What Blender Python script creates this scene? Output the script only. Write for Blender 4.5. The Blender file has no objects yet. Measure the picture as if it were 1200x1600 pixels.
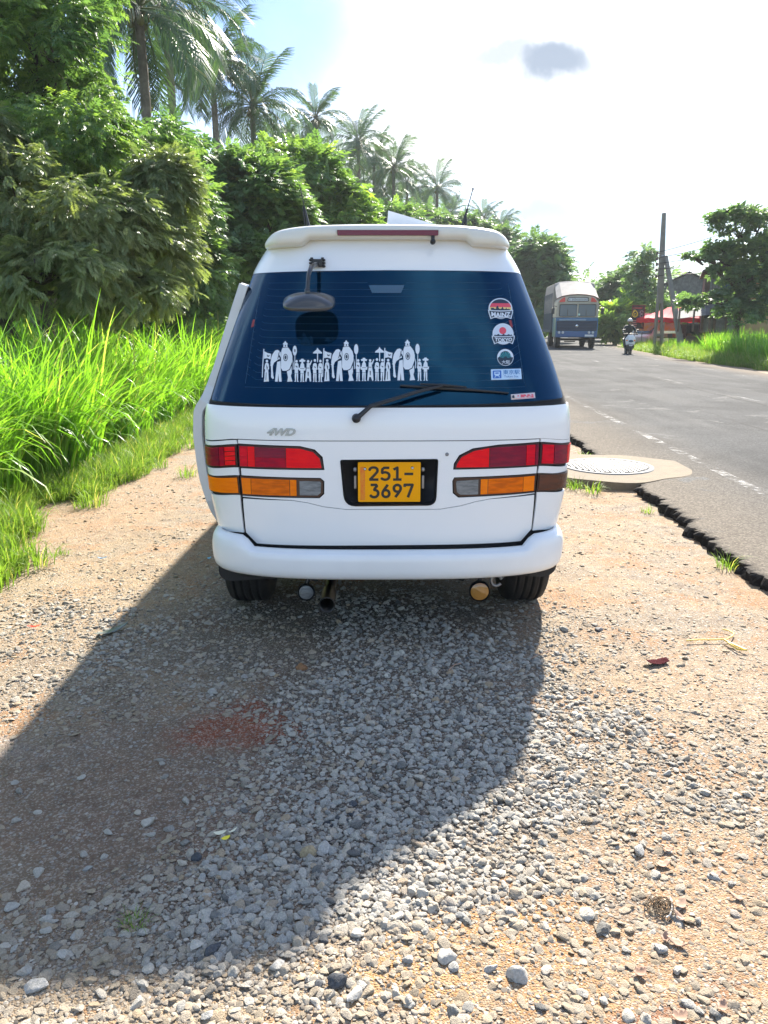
import bpy, bmesh, math, random
import numpy as np
from mathutils import Vector, Matrix, Euler
from mathutils.geometry import delaunay_2d_cdt

random.seed(5)
rng = np.random.default_rng(11)
R = math.radians
sc = bpy.context.scene
C = sc.collection

# ------------------------------------------------------------------ camera, sky, sun, exposure
CAM_H, PITCH = 1.5, math.atan(295 / 1200)
cam_d = bpy.data.cameras.new('camera')
cam = bpy.data.objects.new('camera', cam_d)
C.objects.link(cam)
cam.location = (0, 0, CAM_H)
cam.rotation_euler = (R(90) - PITCH, 0, 0)
cam_d.sensor_fit = 'VERTICAL'
cam_d.sensor_height = 32
cam_d.lens = 24
cam_d.clip_start = 0.05
cam_d.clip_end = 3000
sc.camera = cam

SUN_EL, SUN_AZ = 38.0, 18.0
SUN = Vector((math.sin(R(SUN_AZ)) * math.cos(R(SUN_EL)), math.cos(R(SUN_AZ)) * math.cos(R(SUN_EL)), math.sin(R(SUN_EL))))
sun_d = bpy.data.lights.new('sun', 'SUN')
sun_d.energy = 3.1
sun_d.angle = R(1.4)
sun_d.color = (1.0, 0.93, 0.82)
sun = bpy.data.objects.new('sun', sun_d)
C.objects.link(sun)
sun.rotation_euler = SUN.to_track_quat('Z', 'Y').to_euler()
sun.location = (3, 12, 20)

sc.view_settings.view_transform = 'Standard'
sc.view_settings.look = 'None'
sc.view_settings.gamma = 1
sc.view_settings.use_curve_mapping = False
sc.view_settings.exposure = 2.42
sc.render.film_transparent = False
sc.cycles.use_denoising = True
sc.cycles.max_bounces = 10
sc.cycles.diffuse_bounces = 6
sc.cycles.glossy_bounces = 3
sc.cycles.transmission_bounces = 6
sc.cycles.transparent_max_bounces = 4
sc.cycles.volume_bounces = 0

ct, st = math.cos(PITCH), math.sin(PITCH)


def spot(xp, yp, Y):
    """The world point at distance Y that the photograph shows at (xp, yp)."""
    t = (yp - 800) / 1200
    d = Y * (st + t * ct) / (ct - t * st)
    zc = Y * ct + d * st
    return ((xp - 600) / 1200 * zc, Y, CAM_H - d)


def floor_at(xp, yp, z=0.0):
    t = (yp - 800) / 1200
    d = CAM_H - z
    Y = d * (ct - t * st) / (st + t * ct)
    zc = Y * ct + d * st
    return ((xp - 600) / 1200 * zc, Y)


def ray_dir(xp, yp):
    x, y, z = spot(xp, yp, 1.0)
    return Vector((x, y, z - CAM_H)).normalized()


# ---- node helper
class NT:
    def __init__(self, tree):
        self.t = tree
        self.n = tree.nodes
        self.l = tree.links

    def new(self, kind, **kw):
        nd = self.n.new(kind)
        for k, v in kw.items():
            setattr(nd, k, v)
        return nd

    def put(self, sock, v):
        if hasattr(v, 'is_output'):
            self.l.new(v, sock)
        else:
            sock.default_value = v

    def math(self, op, a, b=None, c=None, clamp=False):
        nd = self.new('ShaderNodeMath', operation=op, use_clamp=clamp)
        for i, v in enumerate((a, b, c)):
            if v is not None:
                self.put(nd.inputs[i], v)
        return nd.outputs[0]

    def vmath(self, op, a, b=None, scale=None):
        nd = self.new('ShaderNodeVectorMath', operation=op)
        self.put(nd.inputs[0], a)
        if b is not None:
            self.put(nd.inputs[1], b)
        if scale is not None:
            self.put(nd.inputs['Scale'], scale)
        return nd.outputs['Value'] if op in ('DOT_PRODUCT', 'LENGTH', 'DISTANCE') else nd.outputs[0]

    def noise(self, vec, scale=5, detail=3, rough=0.55, dist=0.0, color=False):
        nd = self.new('ShaderNodeTexNoise')
        if vec is not None:
            self.l.new(vec, nd.inputs['Vector'])
        nd.inputs['Scale'].default_value = scale
        nd.inputs['Detail'].default_value = detail
        nd.inputs['Roughness'].default_value = rough
        nd.inputs['Distortion'].default_value = dist
        return nd.outputs['Color' if color else 'Fac']

    def ramp(self, fac, stops):
        nd = self.new('ShaderNodeValToRGB')
        els = nd.color_ramp.elements
        while len(els) < len(stops):
            els.new(0.5)
        for e, (p, c) in zip(els, stops):
            e.position = p
            e.color = (c, c, c, 1) if isinstance(c, (int, float)) else (*c, 1)
        self.put(nd.inputs[0], fac)
        return nd.outputs[0]

    def mix(self, fac, a, b, blend='MIX'):
        nd = self.new('ShaderNodeMix', data_type='RGBA', blend_type=blend)
        nd.clamp_factor = True
        self.put(nd.inputs[0], fac)
        for s, v in ((nd.inputs[6], a), (nd.inputs[7], b)):
            if isinstance(v, (tuple, list)):
                v = (*v, 1) if len(v) == 3 else v
            self.put(s, v)
        return nd.outputs[2]

    def smooth(self, v, lo, hi):
        nd = self.new('ShaderNodeMapRange', interpolation_type='SMOOTHSTEP')
        self.put(nd.inputs[0], v)
        nd.inputs[1].default_value = lo
        nd.inputs[2].default_value = hi
        return nd.outputs[0]


world = bpy.data.worlds.new('World')
sc.world = world
world.use_nodes = True
w = NT(world.node_tree)
for nd in list(w.n):
    w.n.remove(nd)
sky = w.new('ShaderNodeTexSky', sky_type='NISHITA')
sky.sun_disc = False
sky.sun_elevation = R(SUN_EL)
sky.sun_rotation = R(SUN_AZ)
sky.air_density = 1.0
sky.dust_density = 0.7
sky.ozone_density = 2.0
tc = w.new('ShaderNodeTexCoord')
dirv = tc.outputs['Generated']
sep = w.new('ShaderNodeSeparateXYZ')
w.l.new(dirv, sep.inputs[0])
zz = w.math('ADD', w.math('MAXIMUM', sep.outputs[2], 0.0), 0.22)
comb = w.new('ShaderNodeCombineXYZ')
w.put(comb.inputs[0], w.math('DIVIDE', sep.outputs[0], zz))
w.put(comb.inputs[1], w.math('DIVIDE', sep.outputs[1], zz))
n1 = w.noise(comb.outputs[0], 0.9, 6, 0.55, 0.3)
cover = w.smooth(n1, 0.50, 0.70)
warp = w.vmath('ADD', dirv, w.vmath('SCALE', w.vmath('SUBTRACT', w.noise(dirv, 9, 5, 0.6, 0.2, True), (0.5, 0.5, 0.5)), scale=0.075))


def sky_patch(xp, yp, rx, ry, soft=0.5, rot=0.0):
    d = ray_dir(xp, yp)
    rt = d.cross(Vector((0, 0, 1))).normalized()
    up = rt.cross(d)
    a, b = rt * math.cos(rot) + up * math.sin(rot), up * math.cos(rot) - rt * math.sin(rot)
    dd = w.vmath('SUBTRACT', warp, tuple(d))
    u = w.math('DIVIDE', w.vmath('DOT_PRODUCT', dd, tuple(a)), rx)
    v = w.math('DIVIDE', w.vmath('DOT_PRODUCT', dd, tuple(b)), ry)
    r = w.math('SQRT', w.math('ADD', w.math('MULTIPLY', u, u), w.math('MULTIPLY', v, v)))
    nd = w.smooth(r, 1.0 + soft, 1.0 - soft)
    nd2 = nd.node
    nd2.inputs[1].default_value, nd2.inputs[2].default_value = 1.0 - soft, 1.0 + soft
    return w.math('SUBTRACT', 1.0, nd)


# the bright bank of cloud ahead, gaps of blue beside it
bank = sky_patch(800, 150, 0.36, 0.17, 0.55, 0.05)
cover = w.math('MAXIMUM', cover, bank)
gapA = sky_patch(380, 30, 0.16, 0.12, 0.6)
gapB = sky_patch(930, 370, 0.20, 0.055, 0.7, -0.1)
gapC = sky_patch(730, 330, 0.07, 0.03, 0.6)
cover = w.math('MULTIPLY', cover, w.math('SUBTRACT', 1.0, w.math('MULTIPLY', gapA, 0.85)))
cover = w.math('MULTIPLY', cover, w.math('SUBTRACT', 1.0, w.math('MULTIPLY', gapB, 0.8)))
cover = w.math('MULTIPLY', cover, w.math('SUBTRACT', 1.0, w.math('MULTIPLY', gapC, 0.6)))
grey = w.math('MAXIMUM', sky_patch(868, 108, 0.050, 0.018, 0.55, -0.22), w.math('MULTIPLY', sky_patch(790, 90, 0.052, 0.011, 0.6, 0.10), 0.75))
grey2 = w.math('MULTIPLY', sky_patch(845, 328, 0.035, 0.010, 0.8, 0.0), 0.35)
grey = w.math('MAXIMUM', grey, grey2)
n2 = w.noise(comb.outputs[0], 2.2, 4, 0.6)
n3 = w.noise(dirv, 5.5, 7, 0.62, 0.6)
cloudc = w.mix(w.math('MAXIMUM', w.math('MULTIPLY', bank, 0.8), w.smooth(w.math('ADD', w.math('MULTIPLY', n2, 0.5), w.math('MULTIPLY', n3, 0.5)), 0.40, 0.58)), (2.5, 2.9, 3.35), (5.2, 5.2, 5.15))
skyc = w.mix(1.0, sky.outputs[0], (0.67, 0.69, 0.72), 'MULTIPLY')
skyc = w.mix(gapA, skyc, w.mix(1.0, skyc, (0.42, 0.54, 0.74), 'MULTIPLY'))
skyc = w.mix(gapB, skyc, w.mix(1.0, skyc, (0.30, 0.37, 0.47), 'MULTIPLY'))
col = w.mix(w.math('MULTIPLY', cover, 0.94), skyc, cloudc)
col = w.mix(w.math('MULTIPLY', grey, 0.9), col, (0.80, 1.05, 1.45))
bg = w.new('ShaderNodeBackground')
w.l.new(col, bg.inputs[0])
bg.inputs[1].default_value = 0.075
wo = w.new('ShaderNodeOutputWorld')
w.l.new(bg.outputs[0], wo.inputs[0])


# ------------------------------------------------------------------ helpers
def tag(o, label=None, cat=None, group=None, kind=None):
    if label:
        o['label'] = label
    if cat:
        o['category'] = cat
    if group:
        o['group'] = group
    if kind:
        o['kind'] = kind
    return o


def thing(name, label, cat, loc=(0, 0, 0), rz=0.0, group=None):
    o = bpy.data.objects.new(name, None)
    o.empty_display_size = 0.2
    C.objects.link(o)
    o.location = loc
    o.rotation_euler = (0, 0, rz)
    return tag(o, label, cat, group)


def link(name, me, parent=None):
    o = bpy.data.objects.new(name, me)
    C.objects.link(o)
    if parent is not None:
        o.parent = parent
    return o


def mesh_from(name, verts, faces, mats, smooth=True, midx=None):
    """verts (n,3) array, faces list or (m,k) array."""
    me = bpy.data.meshes.new(name)
    verts = np.asarray(verts, dtype=np.float32).reshape(-1, 3)
    if isinstance(faces, np.ndarray):
        m, k = faces.shape
        me.vertices.add(len(verts))
        me.vertices.foreach_set('co', verts.ravel())
        me.loops.add(m * k)
        me.loops.foreach_set('vertex_index', faces.astype(np.int32).ravel())
        me.polygons.add(m)
        me.polygons.foreach_set('loop_start', np.arange(0, m * k, k, dtype=np.int32))
        me.polygons.foreach_set('loop_total', np.full(m, k, dtype=np.int32))
        me.update(calc_edges=True)
    else:
        me.from_pydata(verts.tolist(), [], faces)
        me.update()
    for mt in (mats if isinstance(mats, (list, tuple)) else [mats]):
        me.materials.append(mt)
    if midx is not None:
        me.polygons.foreach_set('material_index', np.asarray(midx, dtype=np.int32))
    me.polygons.foreach_set('use_smooth', np.full(len(me.polygons), bool(smooth)))
    return me


class MB:
    """Collects shapes and links them as ONE mesh object."""

    def __init__(self):
        self.v, self.f, self.s = [], [], []

    def add(self, vs, fs, smooth=False):
        b = len(self.v)
        self.v += [tuple(p) for p in vs]
        self.f += [tuple(b + i for i in f) for f in fs]
        self.s += [smooth] * len(fs)
        return self

    def box(self, c, size, rot=None, bev=0.0):
        sx, sy, sz = (s / 2 for s in size)
        if bev <= 0:
            vs = [Vector((x, y, z)) for z in (-sz, sz) for y in (-sy, sy) for x in (-sx, sx)]
            fs = [(0, 2, 3, 1), (4, 5, 7, 6), (0, 1, 5, 4), (2, 6, 7, 3), (0, 4, 6, 2), (1, 3, 7, 5)]
        else:
            bm = bmesh.new()
            bmesh.ops.create_cube(bm, size=1)
            for v in bm.verts:
                v.co = Vector((v.co.x * 2 * sx, v.co.y * 2 * sy, v.co.z * 2 * sz))
            bmesh.ops.bevel(bm, geom=list(bm.edges), offset=bev, segments=2, affect='EDGES', profile=0.5)
            bm.verts.index_update()
            vs = [v.co.copy() for v in bm.verts]
            fs = [[v.index for v in f.verts] for f in bm.faces]
            bm.free()
        if rot is not None:
            m = Euler(rot).to_matrix()
            vs = [m @ v for v in vs]
        c = Vector(c)
        return self.add([v + c for v in vs], fs)

    def tube(self, path, rad, n=8, caps=True, smooth=True, flat=1.0):
        P = [Vector(p) for p in path]
        rad = [rad] * len(P) if isinstance(rad, (int, float)) else rad
        vs, fs = [], []
        up = None
        for i, p in enumerate(P):
            d = (P[min(i + 1, len(P) - 1)] - P[max(i - 1, 0)]).normalized()
            if up is None:
                up = d.orthogonal().normalized()
            up = (up - d * up.dot(d))
            up = up.normalized() if up.length > 1e-6 else d.orthogonal().normalized()
            sd = d.cross(up)
            for k in range(n):
                a = 2 * math.pi * k / n
                vs.append(p + (up * math.cos(a) + sd * math.sin(a) * flat) * rad[i])
        for i in range(len(P) - 1):
            for k in range(n):
                a, b = i * n + k, i * n + (k + 1) % n
                fs.append((a, b, b + n, a + n))
        self.add(vs, fs, smooth)
        if caps:
            self.add(vs[:n], [tuple(range(n))[::-1]])
            self.add(vs[-n:], [tuple(range(n))])
        return self

    def lathe(self, prof, origin=(0, 0, 0), axis='Z', n=24, smooth=True):
        """prof: (r, h) pairs swept round an axis."""
        o = Vector(origin)
        vs, fs = [], []
        for r, h in prof:
            for k in range(n):
                a = 2 * math.pi * k / n
                x, y = r * math.cos(a), r * math.sin(a)
                vs.append(o + Vector({'Z': (x, y, h), 'X': (h, x, y), 'Y': (y, h, x)}[axis]))
        for i in range(len(prof) - 1):
            for k in range(n):
                a, b = i * n + k, i * n + (k + 1) % n
                fs.append((a, b, b + n, a + n))
        return self.add(vs, fs, smooth)

    def blob(self, c, r, n=10, m=7):
        """an ellipsoid"""
        prof = [(math.sin(math.pi * i / m), -math.cos(math.pi * i / m)) for i in range(m + 1)]
        vs, fs = [], []
        for q, h in prof:
            for k in range(n):
                a = 2 * math.pi * k / n
                vs.append((c[0] + r[0] * q * math.cos(a), c[1] + r[1] * q * math.sin(a), c[2] + r[2] * h))
        for i in range(m):
            for k in range(n):
                a, b = i * n + k, i * n + (k + 1) % n
                fs.append((a, b, b + n, a + n))
        return self.add(vs, fs, True)

    def prism(self, poly, y0, y1, plane='XZ'):
        """poly extruded between two depths."""
        q = {'XZ': lambda a, b, d: (a, d, b), 'XY': lambda a, b, d: (a, b, d), 'YZ': lambda a, b, d: (d, a, b)}[plane]
        n = len(poly)
        vs = [q(a, b, y0) for a, b in poly] + [q(a, b, y1) for a, b in poly]
        fs = [tuple(range(n)), tuple(range(2 * n - 1, n - 1, -1))]
        fs += [(i, n + i, n + (i + 1) % n, (i + 1) % n) for i in range(n)]
        return self.add(vs, fs)

    def build(self, name, m, parent=None, recalc=True):
        me = bpy.data.meshes.new(name)
        me.from_pydata(self.v, [], self.f)
        me.update()
        me.polygons.foreach_set('use_smooth', self.s)
        if recalc:
            bm = bmesh.new()
            bm.from_mesh(me)
            bmesh.ops.recalc_face_normals(bm, faces=bm.faces)
            bm.to_mesh(me)
            bm.free()
        me.materials.append(m)
        return link(name, me, parent)


def arcpoly(pts, r, n=5):
    """A polygon with rounded corners; r a number or one per corner."""
    out = []
    N = len(pts)
    rs = [r] * N if isinstance(r, (int, float)) else r
    for i in range(N):
        p, a, b = Vector(pts[i]), Vector(pts[i - 1]), Vector(pts[(i + 1) % N])
        if rs[i] <= 0:
            out.append(tuple(p))
            continue
        d1, d2 = (a - p), (b - p)
        t1, t2 = min(rs[i], d1.length * 0.49), min(rs[i], d2.length * 0.49)
        q1, q2 = p + d1.normalized() * t1, p + d2.normalized() * t2
        for k in range(n + 1):
            t = k / n
            out.append(tuple(q1 * (1 - t) ** 2 + p * 2 * t * (1 - t) + q2 * t ** 2))
    return out


def vnoise(x, y, seed=0):
    """value noise on arrays, 0..1"""
    xi, yi = np.floor(x).astype(np.int64), np.floor(y).astype(np.int64)
    fx, fy = x - xi, y - yi
    fx, fy = fx * fx * (3 - 2 * fx), fy * fy * (3 - 2 * fy)

    def h(a, b):
        n = (a * 374761393 + b * 668265263 + seed * 982451653) & 0x7FFFFFFF
        n = ((n ^ (n >> 13)) * 1274126177) & 0x7FFFFFFF
        return ((n ^ (n >> 16)) & 0xFFFF) / 65535.0
    return (h(xi, yi) * (1 - fx) + h(xi + 1, yi) * fx) * (1 - fy) + (h(xi, yi + 1) * (1 - fx) + h(xi + 1, yi + 1) * fx) * fy


def fbm(x, y, seed=0, o=3):
    return sum(vnoise(x * 2 ** i, y * 2 ** i, seed + i) * 0.5 ** i for i in range(o)) / sum(0.5 ** i for i in range(o))


# ------------------------------------------------------------------ materials
MATS = {}


def mat(name, col, rough=0.6, metal=0.0, spec=0.5, coat=0.0, var=0.0, vscale=8.0, bump=0.0, bscale=60.0, var_col=None, coat_rough=0.05):
    if name in MATS:
        return MATS[name]
    m = bpy.data.materials.new(name)
    m.use_nodes = True
    t = NT(m.node_tree)
    p = t.n['Principled BSDF']
    p.inputs['Roughness'].default_value = rough
    p.inputs['Metallic'].default_value = metal
    p.inputs['Specular IOR Level'].default_value = spec
    p.inputs['Coat Weight'].default_value = coat
    p.inputs['Coat Roughness'].default_value = coat_rough
    tcn = t.new('ShaderNodeTexCoord')
    v = tcn.outputs['Object']
    if var > 0:
        f = t.noise(v, vscale, 5, 0.6)
        dark = var_col or tuple(c * (1 - var) for c in col)
        t.put(p.inputs['Base Color'], t.mix(t.smooth(f, 0.35, 0.68), dark, col))
        t.put(p.inputs['Roughness'], t.math('ADD', rough - 0.06, t.math('MULTIPLY', f, 0.14)))
    else:
        p.inputs['Base Color'].default_value = (*col, 1)
    if bump > 0:
        b = t.new('ShaderNodeBump')
        b.inputs['Strength'].default_value = bump
        b.inputs['Distance'].default_value = 0.01
        t.put(b.inputs['Height'], t.noise(v, bscale, 4, 0.6))
        t.l.new(b.outputs[0], p.inputs['Normal'])
    MATS[name] = m
    return m


def leaf_mat(name, dark, light, tip=None, trans=0.4, rough=0.45, spec=0.35):
    """foliage: colour by each spray's own tint, thin and translucent"""
    m = bpy.data.materials.new(name)
    m.use_nodes = True
    t = NT(m.node_tree)
    p = t.n['Principled BSDF']
    at = t.new('ShaderNodeAttribute', attribute_name='tint')
    at2 = t.new('ShaderNodeAttribute', attribute_name='tint', attribute_type='INSTANCER')
    oi = t.new('ShaderNodeObjectInfo')
    f = t.math('ADD', t.math('MAXIMUM', at.outputs['Fac'], at2.outputs['Fac']), t.math('MULTIPLY', oi.outputs['Random'], 0.12))
    stops = [(0.0, dark), (0.75, light)]
    if tip:
        stops.append((1.0, tip))
    c = t.ramp(f, stops)
    t.put(p.inputs['Base Color'], c)
    p.inputs['Roughness'].default_value = rough
    p.inputs['Specular IOR Level'].default_value = spec
    tr = t.new('ShaderNodeBsdfTranslucent')
    t.put(tr.inputs[0], t.mix(1.0, c, (1.7, 1.75, 0.75), 'MULTIPLY'))
    mx = t.new('ShaderNodeMixShader')
    mx.inputs[0].default_value = trans
    t.l.new(p.outputs[0], mx.inputs[1])
    t.l.new(tr.outputs[0], mx.inputs[2])
    t.l.new(mx.outputs[0], t.n['Material Output'].inputs[0])
    MATS[name] = m
    return m


# ------------------------------------------------------------------ scattering (stuff only)
def scatter(name, pts, rot, scl, idx, tint, templates, label=None):
    """ONE object of kind stuff: copies of small meshes on points."""
    col = bpy.data.collections.new(name + '_kinds')
    for i, me in enumerate(templates):
        o = bpy.data.objects.new('%s_kind_%02d' % (name, i), me)
        col.objects.link(o)
    me = bpy.data.meshes.new(name)
    n = len(pts)
    me.vertices.add(n)
    me.vertices.foreach_set('co', np.asarray(pts, np.float32).ravel())
    for nm, ty, key, arr in (('rot', 'FLOAT_VECTOR', 'vector', rot), ('scl', 'FLOAT_VECTOR', 'vector', scl), ('pick', 'INT', 'value', idx), ('tint', 'FLOAT', 'value', tint)):
        a = me.attributes.new(nm, ty, 'POINT')
        a.data.foreach_set(key, np.asarray(arr, np.int32 if ty == 'INT' else np.float32).ravel())
    ng = bpy.data.node_groups.new(name + '_nodes', 'GeometryNodeTree')
    ng.interface.new_socket('Geometry', in_out='INPUT', socket_type='NodeSocketGeometry')
    ng.interface.new_socket('Geometry', in_out='OUTPUT', socket_type='NodeSocketGeometry')
    gi, go = ng.nodes.new('NodeGroupInput'), ng.nodes.new('NodeGroupOutput')
    ip = ng.nodes.new('GeometryNodeInstanceOnPoints')
    ci = ng.nodes.new('GeometryNodeCollectionInfo')
    ci.inputs['Collection'].default_value = col
    ci.inputs['Separate Children'].default_value = True
    ci.inputs['Reset Children'].default_value = True
    L = ng.links.new

    def attr(nm, ty):
        a = ng.nodes.new('GeometryNodeInputNamedAttribute')
        a.data_type = ty
        a.inputs['Name'].default_value = nm
        return a.outputs['Attribute']
    e2r = ng.nodes.new('FunctionNodeEulerToRotation')
    L(attr('rot', 'FLOAT_VECTOR'), e2r.inputs[0])
    L(gi.outputs[0], ip.inputs['Points'])
    L(ci.outputs[0], ip.inputs['Instance'])
    ip.inputs['Pick Instance'].default_value = True
    L(attr('pick', 'INT'), ip.inputs['Instance Index'])
    L(e2r.outputs[0], ip.inputs['Rotation'])
    L(attr('scl', 'FLOAT_VECTOR'), ip.inputs['Scale'])
    L(ip.outputs[0], go.inputs[0])
    o = link(name, me)
    md = o.modifiers.new('scatter', 'NODES')
    md.node_group = ng
    tag(o, label, None, None, 'stuff')
    return o


# ------------------------------------------------------------------ writing
def text_mesh(body, size=1.0, offset=0.0, shear=0.0, spacing=1.0, res=3):
    """(verts (n,2) centred, faces) of a line of writing."""
    cu = bpy.data.curves.new('writing', 'FONT')
    cu.body = body
    cu.size = size
    cu.offset = offset
    cu.shear = shear
    cu.space_character = spacing
    cu.resolution_u = res
    cu.align_x = 'CENTER'
    o = bpy.data.objects.new('writing', cu)
    C.objects.link(o)
    bpy.context.view_layer.update()
    me = bpy.data.meshes.new_from_object(o.evaluated_get(bpy.context.evaluated_depsgraph_get()))
    bpy.data.objects.remove(o)
    bpy.data.curves.remove(cu)
    v = np.array([p.co[:2] for p in me.vertices]).reshape(-1, 2)
    f = [tuple(p.vertices) for p in me.polygons]
    bpy.data.meshes.remove(me)
    if len(v):
        v = v - (v.max(0) + v.min(0)) / 2
    return v, f

# ================================================================== THE SETTING
def road_c(Y):
    """x of the road's centre line at distance Y"""
    Y = np.asarray(Y, float)
    return 6.1 + 0.042 * Y + 0.0023 * np.maximum(0, Y - 15) ** 2


def lot_edge(Y):
    """x of the ragged line where the verge begins"""
    Y = np.asarray(Y, float)
    return -2.66 + 0.30 * (fbm(Y * 0.9, Y * 0 + 3.3, 5) - 0.5) + 0.35 * np.exp(-((Y - 4.3) / 0.5) ** 2)


def ground_h(x, y):
    x, y = np.asarray(x, float), np.asarray(y, float)
    lump = 0.030 * (fbm(x * 1.3, y * 1.3, 1) - 0.5) + 0.016 * (fbm(x * 5, y * 5, 2) - 0.5)
    near = np.clip(1 - np.abs(y - 4) / 14, 0, 1)
    h = lump * near
    verge = np.clip((lot_edge(y) - x) / 1.2, 0, 1)
    h = h + 0.10 * verge ** 1.3 + 0.16 * np.clip((-x - 4) / 8, 0, 1)
    rx = x - road_c(np.minimum(y, 170))
    under = np.clip((rx + 4.2) / 0.5, 0, 1)
    h = h - 0.02 * under - 0.13 * np.clip((rx - 3.4) / 2.0, 0, 1)
    return h


def soil_material():
    m = bpy.data.materials.new('soil')
    m.use_nodes = True
    t = NT(m.node_tree)
    p = t.n['Principled BSDF']
    v = t.new('ShaderNodeTexCoord').outputs['Object']
    s = t.new('ShaderNodeSeparateXYZ')
    t.l.new(v, s.inputs[0])
    nA = t.noise(v, 0.9, 4, 0.6, 0.4)
    nB = t.noise(v, 3.1, 5, 0.62, 0.5)
    nC = t.noise(v, 14, 6, 0.68)
    nD = t.noise(v, 70, 4, 0.7)
    c = t.mix(t.smooth(nA, 0.38, 0.62), (0.30, 0.215, 0.130), (0.255, 0.198, 0.138))
    c = t.mix(t.math('MULTIPLY', t.smooth(nB, 0.47, 0.64), 0.85), c, (0.30, 0.155, 0.068))
    c = t.mix(t.math('MULTIPLY', t.smooth(nB, 0.46, 0.30), 0.75), c, (0.150, 0.106, 0.076))

    wv = t.vmath('ADD', v, t.vmath('SCALE', t.vmath('SUBTRACT', t.noise(v, 3.5, 6, 0.68, 0, True), (0.5, 0.5, 0.5)), scale=0.75))

    def patch(x, y, rx, ry, col, amount):
        d = t.vmath('MULTIPLY', t.vmath('SUBTRACT', wv, (x, y, 0)), (1 / rx, 1 / ry, 0))
        k = t.math('SUBTRACT', 1.0, t.smooth(t.vmath('LENGTH', d), 0.55, 1.35))
        return t.mix(t.math('MULTIPLY', k, amount), c, col)
    # brown earth, darker under the dense gravel, a spill of red laterite, orange clay and a dusty bleached streak
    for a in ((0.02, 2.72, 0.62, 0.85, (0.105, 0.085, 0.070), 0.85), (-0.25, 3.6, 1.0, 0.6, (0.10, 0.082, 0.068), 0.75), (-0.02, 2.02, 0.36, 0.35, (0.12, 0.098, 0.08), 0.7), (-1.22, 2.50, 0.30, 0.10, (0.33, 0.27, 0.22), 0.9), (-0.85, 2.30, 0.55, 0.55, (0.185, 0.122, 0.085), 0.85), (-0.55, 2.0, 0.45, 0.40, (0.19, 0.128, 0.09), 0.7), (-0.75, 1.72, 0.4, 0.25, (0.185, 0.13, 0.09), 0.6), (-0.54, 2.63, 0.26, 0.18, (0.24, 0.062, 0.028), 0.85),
              (0.30, 1.62, 0.26, 0.22, (0.40, 0.205, 0.08), 0.75), (0.02, 1.50, 0.2, 0.14, (0.41, 0.235, 0.10), 0.7), (0.62, 1.42, 0.16, 0.07, (0.20, 0.075, 0.04), 0.8),
              (0.85, 1.75, 0.4, 0.35, (0.34, 0.205, 0.115), 0.65), (1.45, 2.9, 0.5, 0.6, (0.35, 0.245, 0.155), 0.6), (-1.9, 4.1, 0.8, 0.8, (0.34, 0.245, 0.15), 0.6), (-2.3, 6.5, 0.5, 1.6, (0.33, 0.20, 0.11), 0.6),
              (-0.10, 2.02, 0.05, 0.09, (0.03, 0.03, 0.035), 0.85), (-0.17, 1.93, 0.06, 0.035, (0.03, 0.03, 0.035), 0.75), (-0.12, 1.62, 0.03, 0.03, (0.03, 0.025, 0.025), 0.8), (0.62, 1.78, 0.07, 0.06, (0.16, 0.13, 0.1), 0.6), (0.55, 2.25, 0.16, 0.14, (0.21, 0.17, 0.13), 0.7)):
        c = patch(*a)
    # small chips pressed into the earth
    vo = t.new('ShaderNodeTexVoronoi', feature='F1')
    t.l.new(wv if False else v, vo.inputs['Vector'])
    vo.inputs['Scale'].default_value = 62
    vs = t.new('ShaderNodeSeparateColor')
    t.l.new(vo.outputs['Color'], vs.inputs[0])
    dens = t.smooth(nA, 0.36, 0.60)
    is_chip = t.math('MULTIPLY', t.math('GREATER_THAN', vs.outputs[0], 0.60), t.smooth(vo.outputs['Distance'], 0.46, 0.34))
    chip_c = t.ramp(vs.outputs[1], [(0, (0.19, 0.18, 0.17)), (0.5, (0.36, 0.34, 0.31)), (1, (0.48, 0.46, 0.42))])
    c = t.mix(t.math('MULTIPLY', is_chip, t.math('ADD', 0.25, t.math('MULTIPLY', dens, 0.6))), c, chip_c)
    vo2 = t.new('ShaderNodeTexVoronoi', feature='F1')
    t.l.new(v, vo2.inputs['Vector'])
    vo2.inputs['Scale'].default_value = 190
    vs2 = t.new('ShaderNodeSeparateColor')
    t.l.new(vo2.outputs['Color'], vs2.inputs[0])
    c = t.mix(t.math('MULTIPLY', t.math('GREATER_THAN', vs2.outputs[0], 0.55), 0.45), c, t.ramp(vs2.outputs[1], [(0, (0.14, 0.11, 0.085)), (0.6, (0.42, 0.36, 0.28)), (1, (0.56, 0.51, 0.44))]))
    c = t.mix(0.55, c, t.mix(1.0, c, t.ramp(nC, [(0.25, 0.45), (0.75, 1.4)]), 'MULTIPLY'))
    c = t.mix(0.6, c, t.mix(1.0, c, t.ramp(nD, [(0.25, 0.6), (0.75, 1.35)]), 'MULTIPLY'))
    # overgrown land beyond the lot and the far shoulder
    far = t.math('MAXIMUM', t.smooth(s.outputs[0], -2.9, -3.6), t.smooth(s.outputs[0], 17.0, 21.0))
    c = t.mix(far, c, t.mix(nB, (0.035, 0.055, 0.015), (0.09, 0.075, 0.04)))
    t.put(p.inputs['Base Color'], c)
    p.inputs['Roughness'].default_value = 0.92
    p.inputs['Specular IOR Level'].default_value = 0.25
    hgt = t.math('ADD', t.math('MULTIPLY', t.math('MULTIPLY', is_chip, t.math('SUBTRACT', 0.5, vo.outputs['Distance'])), 0.9), t.math('ADD', t.math('MULTIPLY', nD, 0.35), t.math('MULTIPLY', nC, 0.6)))
    hgt = t.math('ADD', hgt, t.math('MULTIPLY', vo2.outputs['Distance'], -0.3))
    b = t.new('ShaderNodeBump')
    b.inputs['Strength'].default_value = 0.9
    b.inputs['Distance'].default_value = 0.016
    t.put(b.inputs['Height'], hgt)
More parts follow.
